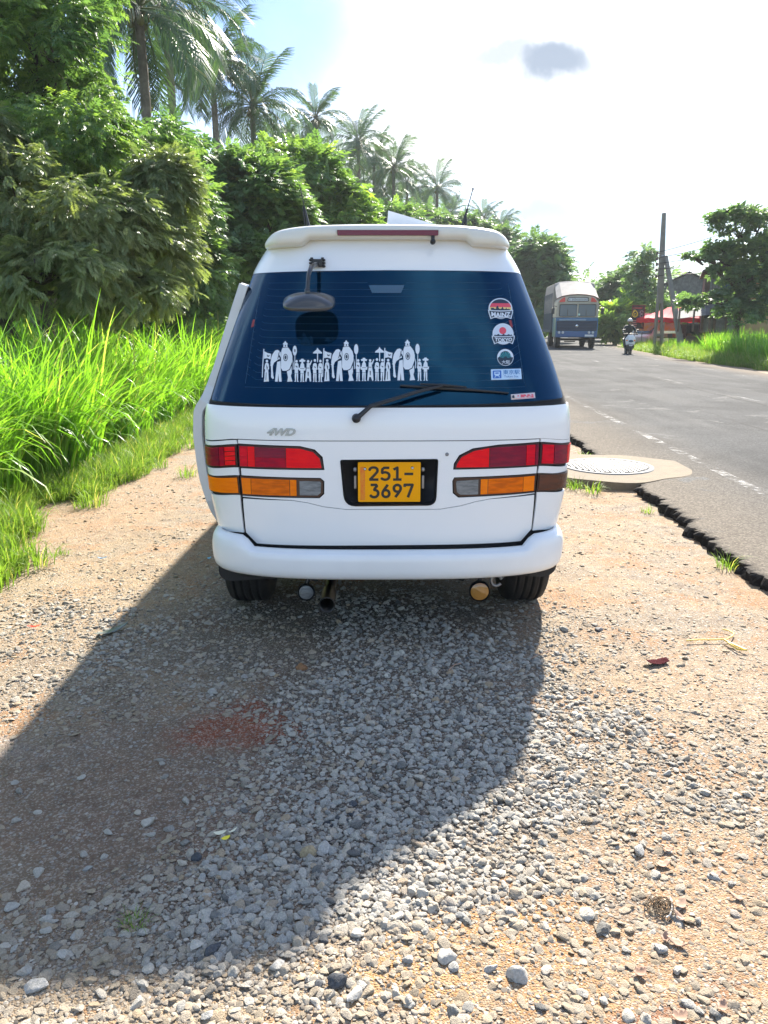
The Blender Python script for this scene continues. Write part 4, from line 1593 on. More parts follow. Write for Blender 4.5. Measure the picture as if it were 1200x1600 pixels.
spo = link('roof_spoiler', me, van)
sub = spo.modifiers.new('smooth', 'SUBSURF')
sub.levels = sub.render_levels = 1
mb = MB()
bl = arcpoly([(-0.236, 1.899), (0.236, 1.899), (0.240, 1.924), (-0.240, 1.924)], 0.007)
n_ = len(bl)
vs = [(x, sp_y(x) - 0.006, z) for x, z in bl] + [(x, sp_y(x) + 0.02, z) for x, z in bl]
for i in range(n_):
    mb.add([vs[i], vs[(i + 1) % n_], vs[n_ + (i + 1) % n_], vs[n_ + i]], [(0, 1, 2, 3)])
top = [p for p in np.linspace(-0.236, 0.236, 24)]
for a, b in zip(top[:-1], top[1:]):
    mb.add([(a, sp_y(a) - 0.006, 1.900), (b, sp_y(b) - 0.006, 1.900), (b, sp_y(b) - 0.006, 1.923), (a, sp_y(a) - 0.006, 1.923)], [(0, 1, 2, 3)])
mb.build('brake_light', mat('plum_lens', (0.15, 0.006, 0.03), 0.18, spec=0.4), spo)
mb = MB()
mb.lathe([(0, -0.022), (0.010, -0.020), (0.0125, -0.012), (0.013, 0.012)], (0.212, 0.405, 1.872), 'Y', 14)
mb.box((0.212, 0.412, 1.888), (0.016, 0.02, 0.022), bev=0.003)
mb.build('rear_camera', BLACKP, van)

# ---- under-view mirror on its arm
mx, mz = -0.335, 1.777
my = float(VY(mz)) + 0.012
mir = MB()
mir.box((mx, my - 0.016, mz), (0.052, 0.022, 0.036), bev=0.004)
for dx in (-0.030, 0.030):
    for dz in (-0.014, 0.0, 0.014):
        mir.blob((mx + dx, my - 0.012, mz + dz), (0.010, 0.012, 0.0065), 8, 5)
    mir.box((mx + dx * 0.85, my - 0.01, mz + 0.02), (0.014, 0.016, 0.012), bev=0.003)
mir.build('mirror_bracket', BLACKP, van)
hub = (-0.3655, my - 0.235, 1.632)
arm = MB()
pth = [(mx + 0.002, my - 0.02, mz - 0.006), (mx - 0.004, my - 0.07, mz - 0.010), (mx - 0.018, my - 0.15, mz - 0.028), (mx - 0.026, my - 0.205, mz - 0.062), (mx - 0.028, my - 0.228, mz - 0.105), hub]
arm.tube(pth, [0.011, 0.011, 0.0105, 0.010, 0.0095, 0.009], 10)
arm.lathe([(0.011, -0.012), (0.014, 0.0), (0.013, 0.016), (0.010, 0.02)], hub, 'Z', 12)
armo = arm.build('mirror_arm', mat('black_enamel', (0.02, 0.021, 0.023), 0.28, coat=0.4), van)
th_m = R(24)
mm = Matrix.Rotation(th_m, 3, 'X')
mc = Vector((-0.358, my - 0.245, 1.598))
vs, fs = [], []
rr_ = [(0.0, 0.034), (0.25, 0.032), (0.5, 0.026), (0.72, 0.017), (0.88, 0.008), (0.97, 0.001), (1.0, -0.004), (1.0, -0.013), (0.975, -0.016)]
nseg = 40
for q, h in rr_:
    for k in range(nseg):
        a = 2 * math.pi * k / nseg
        ca, sa = math.cos(a), math.sin(a)
        f = (abs(ca) ** 3.2 + abs(sa) ** 3.2) ** (-1 / 3.2)
        vs.append(mm @ Vector((0.117 * f * q * ca, 0.082 * f * q * sa, h)) + mc)
for i in range(len(rr_) - 1):
    for k in range(nseg):
        fs.append((i * nseg + k, i * nseg + (k + 1) % nseg, (i + 1) * nseg + (k + 1) % nseg, (i + 1) * nseg + k))
mb = MB()
mb.add(vs, fs, True)
mb.build('mirror_shell', mat('grey_black_shell', (0.05, 0.052, 0.055), 0.30, coat=0.5), van)
mb = MB()
base = vs[-nseg:]
mb.add([Vector(p) + (mm @ Vector((0, 0, 0.002))) for p in base], [tuple(range(nseg))])
mb.build('mirror_glass', mat('mirror_silver', (0.75, 0.76, 0.77), 0.02, metal=1.0), van)

# ---- bumper
BW, BYO = 0.838, -0.022
prof = [(-0.028, 0.540), (-0.012, 0.536), (0.004, 0.526), (0.014, 0.508), (0.019, 0.480), (0.020, 0.440), (0.017, 0.400), (0.010, 0.372), (-0.004, 0.356), (-0.030, 0.350), (-0.10, 0.352)]
sb = np.concatenate([-np.linspace(LREF + 0.30, LREF, 6)[:-1], -np.linspace(LREF, 0, 30)[:-1], np.linspace(0, LREF, 30), np.linspace(LREF, LREF + 0.30, 6)[1:]])


def bump_pt(s, off):
    def b(s):
        a = min(abs(s), LREF)
        return np.array([np.sign(s) * np.interp(a, _lt, _tt) * BW, BYO + np.interp(a, _lt, _yt) * 1.05 + max(abs(s) - LREF, 0)])
    P = b(s)
    d = b(s + 0.006) - b(s - 0.006)
    n = np.array([d[1], -d[0]])
    n /= np.linalg.norm(n)
    return P + n * off


rings_ = []
for s in sb:
    t_ = abs(s) / LREF
    drop = 0.010 * max(0, 1 - t_ ** 2)
    ring = []
    for o, z in prof:
        P = bump_pt(s, o)
        if z > 0.47:
            z -= 0.050 * (1 - sst(0.665, 0.72, abs(s))) * min(1, (z - 0.47) / 0.06)
        ring.append((P[0], P[1], z - drop * (1 if z < 0.42 else 0.6) + 0.004 * (t_ > 1)))
    rings_.append(ring)
V = np.array(rings_)
ns, nk = V.shape[:2]
F = [(i * nk + k, (i + 1) * nk + k, (i + 1) * nk + k + 1, i * nk + k + 1) for i in range(ns - 1) for k in range(nk - 1)]
me = mesh_from('rear_bumper', V.reshape(-1, 3), F, mat('bumper_white', (0.83, 0.845, 0.86), 0.38, coat=0.3, var=0.05, vscale=3))
bm = bmesh.new()
bm.from_mesh(me)
bmesh.ops.recalc_face_normals(bm, faces=bm.faces)
bm.to_mesh(me)
bm.free()
bmp = link('rear_bumper', me, van)
sol = bmp.modifiers.new('thickness', 'SOLIDIFY')
sol.thickness = 0.004
sol.offset = -1

# ---- wheels
for sx in (-1, 1):
    for wy in arch:
        wx = sx * 0.742
        wh = bpy.data.objects.new('wheel', None)
        C.objects.link(wh)
        wh.parent = van
        wh.location = (wx, wy, 0.322)
        mb = MB()
        pr = [(0.19, -0.098), (0.245, -0.112), (0.285, -0.112), (0.308, -0.100), (0.318, -0.080)]
        for gx_ in (-0.06, -0.02, 0.02, 0.06):
            pr += [(0.322, gx_ - 0.014), (0.322, gx_ - 0.006), (0.312, gx_ - 0.005), (0.312, gx_ + 0.005), (0.322, gx_ + 0.006), (0.322, gx_ + 0.014)]
        pr += [(0.318, 0.080), (0.308, 0.100), (0.285, 0.112), (0.245, 0.112), (0.19, 0.098)]
        mb.lathe(pr, axis='X', n=48)
        mb.build('tyre', TYRE, wh)
        mb = MB()
        mb.lathe([(0.0, sx * 0.05), (0.05, sx * 0.055), (0.06, sx * 0.035), (0.15, sx * 0.03), (0.17, sx * 0.075), (0.193, sx * 0.095), (0.193, -sx * 0.095)], axis='X', n=32)
        mb.build('rim', STEEL, wh)
    fl = MB()
    fl.prism(arcpoly([(sx * 0.52, 0.33), (sx * 0.84, 0.40), (sx * 0.845, 0.30), (sx * 0.80, 0.262), (sx * 0.52, 0.275)] if sx > 0 else [(sx * 0.52, 0.33), (sx * 0.84, 0.40), (sx * 0.845, 0.28), (sx * 0.81, 0.245), (sx * 0.52, 0.262)], 0.03), 0.26, 0.272)
    fl.build('mud_flap', RUBBER, van)
    tr = MB()
    for wy in arch:
        tr.tube([(sx * (float(VW(0.45 + 0.2 * math.sin(a))) + 0.008), wy + 0.375 * math.cos(a), 0.33 + 0.375 * math.sin(a)) for a in np.linspace(-0.0, math.pi, 18)], 0.016, 6)
    tr.build('wheel_arch_trim', BLACKP, van)

# ---- below the bumper: exhaust, two fog lamps, tow hook
mb = MB()
ex, ez = -0.293, 0.196
mb.lathe([(0.036, 0.24), (0.037, 0.06), (0.040, 0.055), (0.040, 0.05), (0.034, 0.05), (0.033, 0.25)], (ex, 0, ez), 'Y', 24)
mb.tube([(ex, 0.2, ez), (ex + 0.02, 0.7, 0.24), (ex + 0.05, 1.4, 0.28)], 0.026, 8)
mb.build('exhaust_pipe', mat('burnt_steel', (0.06, 0.057, 0.055), 0.35, metal=0.8, var=0.3), van)
MB().tube([(ex + 0.05, 0.30, 0.22), (ex + 0.055, 0.2, 0.30), (ex + 0.06, 0.14, 0.36)], 0.009, 8).build('exhaust_hanger', STEEL, van)
for (fx, fz, fy, r_, m_, nm) in ((-0.405, 0.205, 0.20, 0.036, GREYLENS, 'reversing_lamp'), (0.445, 0.232, 0.13, 0.044, mat('yellow_fog_lens', (0.36, 0.17, 0.035), 0.12, coat=0.7), 'fog_lamp')):
    mb = MB()
    mb.lathe([(r_ * 1.14, -0.004), (r_ * 1.18, 0.0), (r_ * 1.18, 0.02), (r_ * 0.9, 0.045), (r_ * 0.4, 0.06), (0, 0.062)], (fx, fy, fz), 'Y', 24)
    mb.tube([(fx, fy + 0.03, fz + r_), (fx + 0.03, fy + 0.04, fz + 0.12)], 0.012, 6)
    o = mb.build(nm, BLACKP, van)
    MB().lathe([(0, -0.006), (r_ * 0.5, -0.005), (r_ * 0.8, -0.003), (r_ * 1.0, 0.001)], (fx, fy - 0.001, fz), 'Y', 24).build('lens', m_, o)
mb = MB()
mb.tube([(0.53 + 0.026 * math.cos(a), 0.17, 0.275 + 0.026 * math.sin(a)) for a in np.linspace(0.3, 2 * math.pi - 0.6, 16)], 0.008, 8)
mb.tube([(0.50, 0.19, 0.30), (0.565, 0.19, 0.29), (0.57, 0.16, 0.335)], 0.010, 8)
mb.build('tow_hook', STEEL, van)


# ---- the sliding door, open, standing off the side
def side_surf(off_fn):
    def f(s, z, off=0.0):
        s, z = np.asarray(s, float), np.asarray(z, float)
        x = -(VW(z) + off_fn(z))
        d = (VW(z + 0.004) + off_fn(z + 0.004) - VW(z - 0.004) - off_fn(z - 0.004)) / 0.008
        n = np.stack([-np.ones_like(z), 0 * z, d * -1.0], -1)
        n[..., 2] = d
        n = np.stack([-np.ones_like(z), np.zeros_like(z), -(-d)], -1)
        n[..., 2] = d * 1.0
        # the outside faces away from the van and up where the sides lean in
        n[..., 2] = -d
        n /= np.linalg.norm(n, axis=-1, keepdims=True)
        P = np.stack([x, -s, z], -1)
        return P + n * off, n
    return f


door_off = lambda z: np.interp(z, [0.38, 0.55, 0.75, 0.95, 1.08, 1.14, 1.3, 1.70], [0.050, 0.092, 0.110, 0.114, 0.108, 0.078, 0.052, 0.030])
ds = side_surf(door_off)
dpoly = arcpoly([(-1.72, 0.42), (-0.56, 0.42), (-0.50, 0.60), (-0.50, 1.14), (-0.52, 1.20), (-0.52, 1.695), (-1.72, 1.695)], [0.06, 0.06, 0.1, 0.02, 0.02, 0.05, 0.05])
door = skin('sliding_door', dpoly, 0.0, 0.040, WHITE, van, step=0.05, surf=ds)
skin('door_window', arcpoly([(-1.64, 1.17), (-0.62, 1.17), (-0.60, 1.62), (-1.64, 1.62)], 0.05), 0.004, 0.004, GLASS, door, step=0.06, surf=ds)
skin('door_edge_trim', arcpoly([(-0.535, 0.46), (-0.497, 0.60), (-0.497, 1.13), (-0.515, 1.2), (-0.515, 1.69), (-0.545, 1.69), (-0.545, 1.2), (-0.53, 1.13), (-0.53, 0.62)], 0), 0.002, 0.044, mat('silver_edge', (0.60, 0.62, 0.64), 0.35, coat=0.4), door, step=0.03, surf=ds)
MB().box((-0.985, 1.55, 0.98), (0.03, 0.16, 0.04), bev=0.01).build('door_handle', BLACKP, door)
plain = side_surf(lambda z: 0.004 + 0 * z)


def right_surf(s, z, off=0.0):
    P, n = plain(s, z, off)
    return P * np.array([-1, 1, 1]), n * np.array([-1, 1, 1])


for s0, s1 in ((-1.55, -0.74), (-2.75, -1.66)):
    skin('side_window', arcpoly([(s0, 1.17), (s1, 1.17), (s1 - 0.04, 1.66), (s0 + 0.02, 1.66)], 0.05), 0.006, 0.006, GLASS, van, step=0.08, surf=right_surf)
skin('side_window', arcpoly([(-2.75, 1.17), (-1.78, 1.17), (-1.78, 1.66), (-2.7, 1.66)], 0.05), 0.010, 0.006, GLASS, van, step=0.08, surf=plain)

# ---- on the roof: two whip aerials and a raised hatch
for bx_, tx_, tz_, side in ((-0.405, -0.455, 2.205, -1), (0.395, 0.455, 2.185, 1)):
    y_ = 0.92
    mb = MB()
    mb.tube([(bx_, y_, 1.965), (bx_ + (tx_ - bx_) * 0.55, y_, 1.965 + (tz_ - 1.965) * 0.55)], [0.011, 0.005], 8)
    mb.tube([(bx_ + (tx_ - bx_) * 0.5, y_, 1.965 + (tz_ - 1.965) * 0.5), (tx_, y_, tz_)], 0.0028, 6)
    mb.lathe([(0.022, -0.02), (0.020, 0.0), (0.012, 0.012)], (bx_, y_, 1.97), 'Z', 12)
    if side > 0:
        mb.blob((tx_, y_, tz_), (0.005, 0.005, 0.009), 8, 5)
        mb.tube([(bx_ + 0.03, y_, 1.965), (bx_ + 0.026, y_, 2.05)], 0.006, 6)
    else:
        mb.tube([(bx_ - 0.022, y_, 1.965), (bx_ - 0.035, y_, 2.10)], 0.004, 6)
    mb.build('aerial', BLACKP, van)
mb = MB()
mb.add([(0.008, 0.80, 1.955), (0.335, 0.80, 1.958), (0.335, 0.80, 1.972), (0.008, 0.80, 2.062), (0.008, 1.5, 1.955), (0.335, 1.5, 1.958), (0.335, 1.5, 1.972), (0.008, 1.5, 2.03)],
       [(0, 1, 2, 3), (4, 7, 6, 5), (3, 2, 6, 7), (0, 3, 7, 4), (1, 5, 6, 2), (0, 4, 5, 1)])
mb.build('roof_hatch', mat('hatch_white', (0.72, 0.74, 0.77), 0.4), van)

# ================================================================== PLANTS
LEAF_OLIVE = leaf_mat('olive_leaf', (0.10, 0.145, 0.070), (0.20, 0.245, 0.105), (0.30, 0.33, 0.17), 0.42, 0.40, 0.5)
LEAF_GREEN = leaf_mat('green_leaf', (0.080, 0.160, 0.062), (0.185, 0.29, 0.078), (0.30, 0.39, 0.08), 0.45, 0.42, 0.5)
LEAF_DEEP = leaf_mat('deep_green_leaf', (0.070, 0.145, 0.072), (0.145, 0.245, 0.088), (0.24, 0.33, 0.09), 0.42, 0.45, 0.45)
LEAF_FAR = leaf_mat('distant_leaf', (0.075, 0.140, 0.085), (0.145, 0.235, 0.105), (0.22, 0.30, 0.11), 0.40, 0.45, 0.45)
PALM_LEAF = leaf_mat('palm_leaf', (0.040, 0.095, 0.062), (0.085, 0.145, 0.075), (0.26, 0.21, 0.09), 0.24, 0.42, 0.4)
GRASS_MAT = leaf_mat('tall_grass_blade', (0.10, 0.24, 0.025), (0.20, 0.39, 0.040), (0.42, 0.44, 0.15), 0.5, 0.36, 0.55)
TURF_MAT = leaf_mat('short_grass_blade', (0.10, 0.185, 0.035), (0.19, 0.30, 0.05), (0.40, 0.37, 0.16), 0.42, 0.5, 0.3)
BARK = mat('grey_brown_bark', (0.085, 0.065, 0.048), 0.9, var=0.5, vscale=9, bump=0.7, bscale=25)
PALM_BARK = mat('grey_palm_bark', (0.19, 0.165, 0.135), 0.9, var=0.4, vscale=5, bump=0.6, bscale=18)


def unit(v):
    return v / (np.linalg.norm(v, axis=-1, keepdims=True) + 1e-9)


def spray_shape(kind):
    """leaflets of one spray along +x: (n,4,3) rhombs"""
    r = np.random.default_rng({'pinnate': 1, 'long': 2, 'broad': 3, 'fine': 4}[kind])
    Q = []

    def leaf(o, d, l, w_, sag):
        d = np.array(d, float)
        d /= np.linalg.norm(d)
        s = np.cross(d, [0, 0, 1.0])
        s = s / np.linalg.norm(s)
        s = s + np.array([0, 0, r.uniform(-0.5, 0.5)])
        o = np.array(o, float)
        m_ = o + d * l * 0.45
        t_ = o + d * l + np.array([0, 0, -sag * l])
        Q.append([o, m_ - s * w_ / 2, t_, m_ + s * w_ / 2])
    if kind in ('pinnate', 'long', 'fine'):
        n, l, w_ = {'pinnate': (6, 0.40, 0.15), 'long': (8, 0.36, 0.105), 'fine': (5, 0.42, 0.20)}[kind]
        for i in range(n):
            t = 0.12 + 0.85 * i / (n - 1)
            for sd in (-1, 1):
                leaf((t, 0, -0.22 * t * t), (0.55 + 0.3 * t, sd * (0.9 - 0.25 * t), -0.25 + r.uniform(-0.2, 0.2)), l * (1 - 0.35 * abs(t - 0.5)) * r.uniform(0.8, 1.15), w_, 0.18)
        leaf((0.98, 0, -0.22), (1, 0, -0.35), l, w_, 0.2)
    else:
        for i in range(8):
            a = 2 * math.pi * i / 8 + r.uniform(-.3, .3)
            leaf((0.2 * math.cos(a) * 0.4, 0.2 * math.sin(a) * 0.4, 0), (math.cos(a), math.sin(a), r.uniform(-0.25, 0.35)), r.uniform(0.55, 0.8), r.uniform(0.26, 0.36), 0.15)
    return np.array(Q)


def crown_geo(lobes, n, kind, size, seed, droop=0.3, gap=0.42, inner=0.55, cell=0.55):
    r = np.random.default_rng(seed)
    L = np.array(lobes, float)
    wgt = (L[:, 3] * L[:, 4] + L[:, 4] * L[:, 5] + L[:, 3] * L[:, 5])
    N = int(n * 1.9)
    k = r.choice(len(L), N, p=wgt / wgt.sum())
    d = unit(r.normal(size=(N, 3)))
    d[:, 2] = np.where((d[:, 2] < -0.2) & (r.random(N) < 0.5), -d[:, 2], d[:, 2])
    q = inner + (1.08 - inner) * r.random(N) ** 0.5
    c, rad = L[k, :3], L[k, 3:]
    bump = 0.80 + 0.42 * vnoise(d[:, 0] * 3.1 + k * 7.3 + 50, d[:, 1] * 3.1 + d[:, 2] * 2.3 + 50, seed)
    P = c + d * rad * (q * bump)[:, None]
    g = 0.6 * vnoise(P[:, 0] / cell + 90, P[:, 2] / cell + P[:, 1] * 0.83 / cell + 90, seed + 3) + 0.4 * vnoise(P[:, 0] / cell * 2.3 + 90, P[:, 2] / cell * 2.3 - P[:, 1] * 1.7 / cell + 90, seed + 4)
    P, d, k = P[g > gap], d[g > gap], k[g > gap]
    P, d = P[:n], d[:n]
    N = len(P)
    ax = unit(d * np.array([1, 1, 0.55]) + 0.55 * r.normal(size=(N, 3)) * np.array([1, 1, 0.5]) + np.array([0, 0, -droop]))
    up = unit(np.array([0, 0, 1.0]) + 0.5 * d + 0.4 * r.normal(size=(N, 3)))
    y = unit(np.cross(up, ax))
    z = np.cross(ax, y)
    T = spray_shape(kind)
    m = len(T)
    s = size * r.uniform(0.7, 1.3, N)
    M = np.stack([ax, y, z], 1) * s[:, None, None]
    V = P[:, None, :] + np.einsum('ma,nab->nmb', T.reshape(-1, 3), M)
    F = np.arange(N * m * 4, dtype=np.int32).reshape(-1, 4)
    tint = np.clip(0.30 + 0.30 * r.normal(size=N) * 0.8 + 0.5 * (vnoise(P[:, 0] * 0.9 + 30, P[:, 2] * 0.9 + 30, seed + 7) - 0.4), 0, 0.88)
    return V.reshape(-1, 3), F, np.repeat(tint, m * 4)


def leaf_mesh(name, V, F, tint, m):
    me = mesh_from(name, V, F, m, smooth=False)
    a = me.attributes.new('tint', 'FLOAT', 'POINT')
    a.data.foreach_set('value', tint.astype(np.float32))
    return me


def limb_path(p0, p1, n=6, wob=0.12, seed=0):
    r = random.Random(seed)
    p0, p1 = Vector(p0), Vector(p1)
    L = (p1 - p0).length
    out = []
    for i in range(n + 1):
        t = i / n
        p = p0.lerp(p1, t)
        p.z += 0.12 * L * math.sin(math.pi * t)
        if 0 < i < n:
            p += Vector((r.uniform(-1, 1), r.uniform(-1, 1), r.uniform(-0.5, 0.5))) * wob * L / n
        out.append(p)
    return out


def tree(name, label, base, lobes, n, kind, size, m, seed, rad=0.14, group=None, droop=0.3, gap=0.42, cat='tree', fork=0.35, inner=0.55, cell=0.55):
    """lobes in world measures; trunk and limbs run to the lobes"""
    t = thing(name, label, cat, base, 0, group)
    B = np.array(base)
    Lb = [(l[0] - B[0], l[1] - B[1], l[2] - B[2], l[3], l[4], l[5]) for l in lobes]
    top = max(Lb, key=lambda l: l[2])
    forkp = Vector((top[0] * 0.35, top[1] * 0.35, top[2] * fork))
    mb = MB()
    p = limb_path((0, 0, -0.3), forkp, 6, 0.25, seed)
    mb.tube(p, [rad * (1.25 - 0.5 * i / 6) for i in range(7)], 9)
    p2 = limb_path(forkp, (top[0], top[1], top[2]), 6, 0.3, seed + 1)
    mb.tube(p2, [rad * 0.78 * (1 - 0.75 * i / 6) for i in range(7)], 7)
    mb.build('trunk', BARK, t)
    for i, l in enumerate(Lb):
        r = random.Random(seed * 31 + i)
        s = forkp.lerp(Vector(top[:3]), r.uniform(0, 0.45)) if l is not top else Vector(top[:3]) * 0.9
        mb = MB()
        mb.tube(limb_path(s, l[:3], 6, 0.35, seed + 9 + i), [rad * 0.5 * (1 - 0.7 * k / 6) for k in range(7)], 6)
        for j in range(5):
            e = Vector((l[0] + r.uniform(-.75, .75) * l[3], l[1] + r.uniform(-.75, .75) * l[4], l[2] + r.uniform(-.5, .8) * l[5]))
            mb.tube(limb_path(Vector(l[:3]) * 0.75 + s * 0.25, e, 4, 0.3, seed + 40 + i * 7 + j), [rad * 0.2 * (1 - 0.7 * k / 4) for k in range(5)], 5)
        mb.build('limb', BARK, t)
    V, F, ti = crown_geo(Lb, n, kind, size, seed, droop, gap, inner, cell)
    tag(link('crown', leaf_mesh('crown', V, F, ti, m), t), kind='stuff')
    return t


def lobe(xp, yp, Y, rx, rz, ry=None):
    """a lobe of a crown round what the photo shows at (xp, yp), radii in photo measures"""
    x, y, z = spot(xp, yp, Y)
    k = Y / 1200 * 0.86
    return (x, Y, z, rx * k, (ry or rx) * k, rz * k)


def gz(x, y):
    return float(ground_h(x, y))


def tree_at(name, label, bx, Y, lobes, *a, **k):
    x = spot(bx, 505, Y)[0]
    return tree(name, label, (x, Y, gz(x, Y)), [lobe(l[0], l[1], l[2] if len(l) > 4 else Y, *(l[3:5] if len(l) > 4 else l[2:4])) for l in lobes], *a, **k)


# the wooded left side, near to far
tree_at('olive_tree', 'olive-grey drooping tree overhanging the tall grass at the left edge', 48, 10.5,
        [(40, 330, 10.5, 110, 95), (150, 360, 10.2, 100, 90), (235, 400, 10.8, 70, 70), (90, 430, 9.8, 120, 55), (200, 455, 10.2, 90, 40), (-60, 400, 10.5, 110, 110), (255, 300, 11.2, 55, 60), (-70, 250, 11, 110, 90)],
        14500, 'long', 0.175, LEAF_OLIVE, 3, 0.11, 'trees on the wooded left side', droop=0.5, gap=0.50, inner=0.3, cell=0.42)
tree_at('broad_tree', 'tall bright green tree with the highest crown, rising out of the frame', 70, 13,
        [(60, 120, 13, 140, 120), (150, 190, 13, 90, 85), (218, 245, 12.6, 80, 75), (120, 250, 12.5, 140, 90), (-90, 60, 13.5, 150, 140), (40, -60, 14, 150, 90), (265, 300, 13.4, 50, 60), (-70, 250, 13, 140, 120), (105, 60, 13.3, 80, 60)],
        16500, 'pinnate', 0.205, LEAF_GREEN, 5, 0.16, 'trees on the wooded left side', droop=0.4, gap=0.49, inner=0.35, cell=0.5)
tree_at('round_tree', 'rounded mid-green tree standing right behind the van', 384, 20,
        [(385, 330, 20, 85, 75), (340, 380, 19.6, 65, 70), (430, 340, 20.2, 62, 60), (360, 280, 20.5, 65, 38), (410, 278, 20.6, 48, 30), (400, 420, 19.5, 90, 60), (320, 440, 19.5, 60, 50), (330, 300, 21, 45, 50)],
        11500, 'fine', 0.25, LEAF_DEEP, 8, 0.13, 'trees on the wooded left side', droop=0.1, gap=0.46, inner=0.4)
tree_at('leafy_tree', 'lower dark tree between the drooping tree and the round tree', 290, 17,
        [(280, 350, 17, 60, 80), (300, 430, 16.8, 60, 60), (240, 430, 17, 70, 70), (270, 250, 17.5, 40, 50)], 2400, 'fine', 0.32, LEAF_DEEP, 12, 0.1, 'trees on the wooded left side', droop=0.2)
tree_at('spreading_tree', 'spreading yellow-green tree seen over the left of the van roof', 500, 30,
        [(480, 300, 30, 70, 60), (530, 330, 30, 45, 45), (450, 270, 31, 60, 40), (505, 380, 30, 90, 60)], 3200, 'fine', 0.45, LEAF_GREEN, 14, 0.15, 'trees on the wooded left side', droop=0.1, gap=0.40)
tree_at('understorey_tree', 'shaded tree filling the gap behind the drooping tree', 120, 19,
        [(100, 330, 19, 120, 120), (220, 330, 19, 90, 130), (20, 420, 19, 100, 80), (170, 450, 18, 130, 60), (-120, 350, 18, 120, 150)], 3400, 'pinnate', 0.42, LEAF_DEEP, 17, 0.12, 'trees on the wooded left side', droop=0.3)
for i, (bx, Y, lo, lb) in enumerate((
        (600, 48, [(560, 355, 48, 50, 30), (615, 360, 48, 45, 28), (500, 340, 48, 50, 40)], 'low dark tree behind the van roof under the palms'),
        (700, 70, [(660, 352, 70, 45, 22), (720, 365, 72, 45, 24), (600, 345, 70, 40, 25)], 'distant tree behind the roof hatch of the van'),
        (842, 62, [(842, 425, 62, 38, 48), (815, 440, 62, 30, 44), (868, 450, 60, 22, 38), (835, 395, 63, 24, 22), (850, 480, 60, 40, 30)], 'tall dense tree between the van and the truck'),
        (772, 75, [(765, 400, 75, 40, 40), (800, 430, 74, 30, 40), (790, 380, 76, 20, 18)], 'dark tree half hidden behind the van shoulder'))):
    tree_at('roadside_tree', lb, bx, Y, lo, 2200 if i == 2 else 1500, 'fine', 0.42 + 0.006 * Y, LEAF_FAR if i != 0 else LEAF_DEEP, 30 + i, 0.18, 'trees beyond the van', droop=0.15, gap=0.40)

# the right side of the road
tree_at('shade_tree', 'tiered broad-leaved tree in front of the timber house at the right edge', 1145, 36,
        [(1150, 345, 36, 42, 22), (1190, 400, 35.6, 55, 40), (1132, 392, 36, 34, 16), (1102, 402, 36, 22, 7), (1170, 436, 35.5, 40, 22), (1120, 424, 35.8, 16, 8), (1185, 340, 36.5, 35, 14), (1190, 470, 35.3, 45, 30), (1118, 462, 35.6, 30, 10), (1080, 474, 35.8, 22, 9), (1078, 400, 36.4, 14, 3.5), (1155, 490, 35, 40, 22), (1240, 400, 36, 50, 80)],
        3300, 'broad', 0.30, LEAF_FAR, 51, 0.15, 'trees on the far side of the road', droop=0.0, gap=0.47, fork=0.3, cell=0.7)
tree_at('slender_tree', 'thin sparse tree with bare upper branches behind the leaning strut', 1003, 58,
        [(1003, 400, 58, 14, 12), (992, 425, 58, 13, 12), (1016, 430, 58, 15, 14), (1000, 455, 58, 24, 18), (1022, 470, 58, 20, 18)], 620, 'fine', 0.55, LEAF_FAR, 53, 0.13, 'trees on the far side of the road', droop=0.1, gap=0.52, fork=0.75)
for i, (bx, Y, lo, lb, n) in enumerate((
        (975, 70, [(972, 455, 70, 26, 24), (955, 470, 70, 18, 20), (985, 480, 68, 22, 22), (962, 440, 72, 14, 10)], 'dense round tree behind the truck on the far roadside', 1500),
        (962, 55, [(966, 500, 55, 18, 18), (955, 512, 54, 12, 12), (975, 488, 56, 14, 16)], 'pale green shrub-like tree next to the sign board', 900),
        (940, 95, [(938, 475, 95, 12, 22), (945, 495, 92, 14, 16)], 'far tree closing the bend of the road', 700),
        (1050, 60, [(1062, 484, 60, 18, 9), (1096, 480, 60, 14, 8), (1044, 480, 60, 16, 12)], 'low green tree at the foot of the grey barn', 700),
        (1025, 66, [(1025, 478, 66, 26, 18), (1005, 490, 64, 20, 16), (1040, 492, 66, 24, 14)], 'bushy tree behind the sign board and pole', 1100),
        (885, 120, [(880, 475, 120, 24, 26), (905, 490, 118, 26, 20), (930, 492, 118, 20, 18), (862, 470, 120, 20, 30)], 'far tree mass at the end of the road behind the truck', 1300),
        (1230, 60, [(1210, 440, 60, 40, 40), (1250, 430, 60, 40, 50)], 'tree beyond the timber house', 900))):
    tree_at('roadside_tree', lb, bx, Y, lo, n, 'fine', 0.40 + 0.005 * Y, (LEAF_FAR, LEAF_GREEN, LEAF_FAR, LEAF_GREEN, LEAF_FAR, LEAF_FAR, LEAF_FAR)[i], 60 + i, 0.15, 'trees on the far side of the road', droop=0.1, gap=0.40)


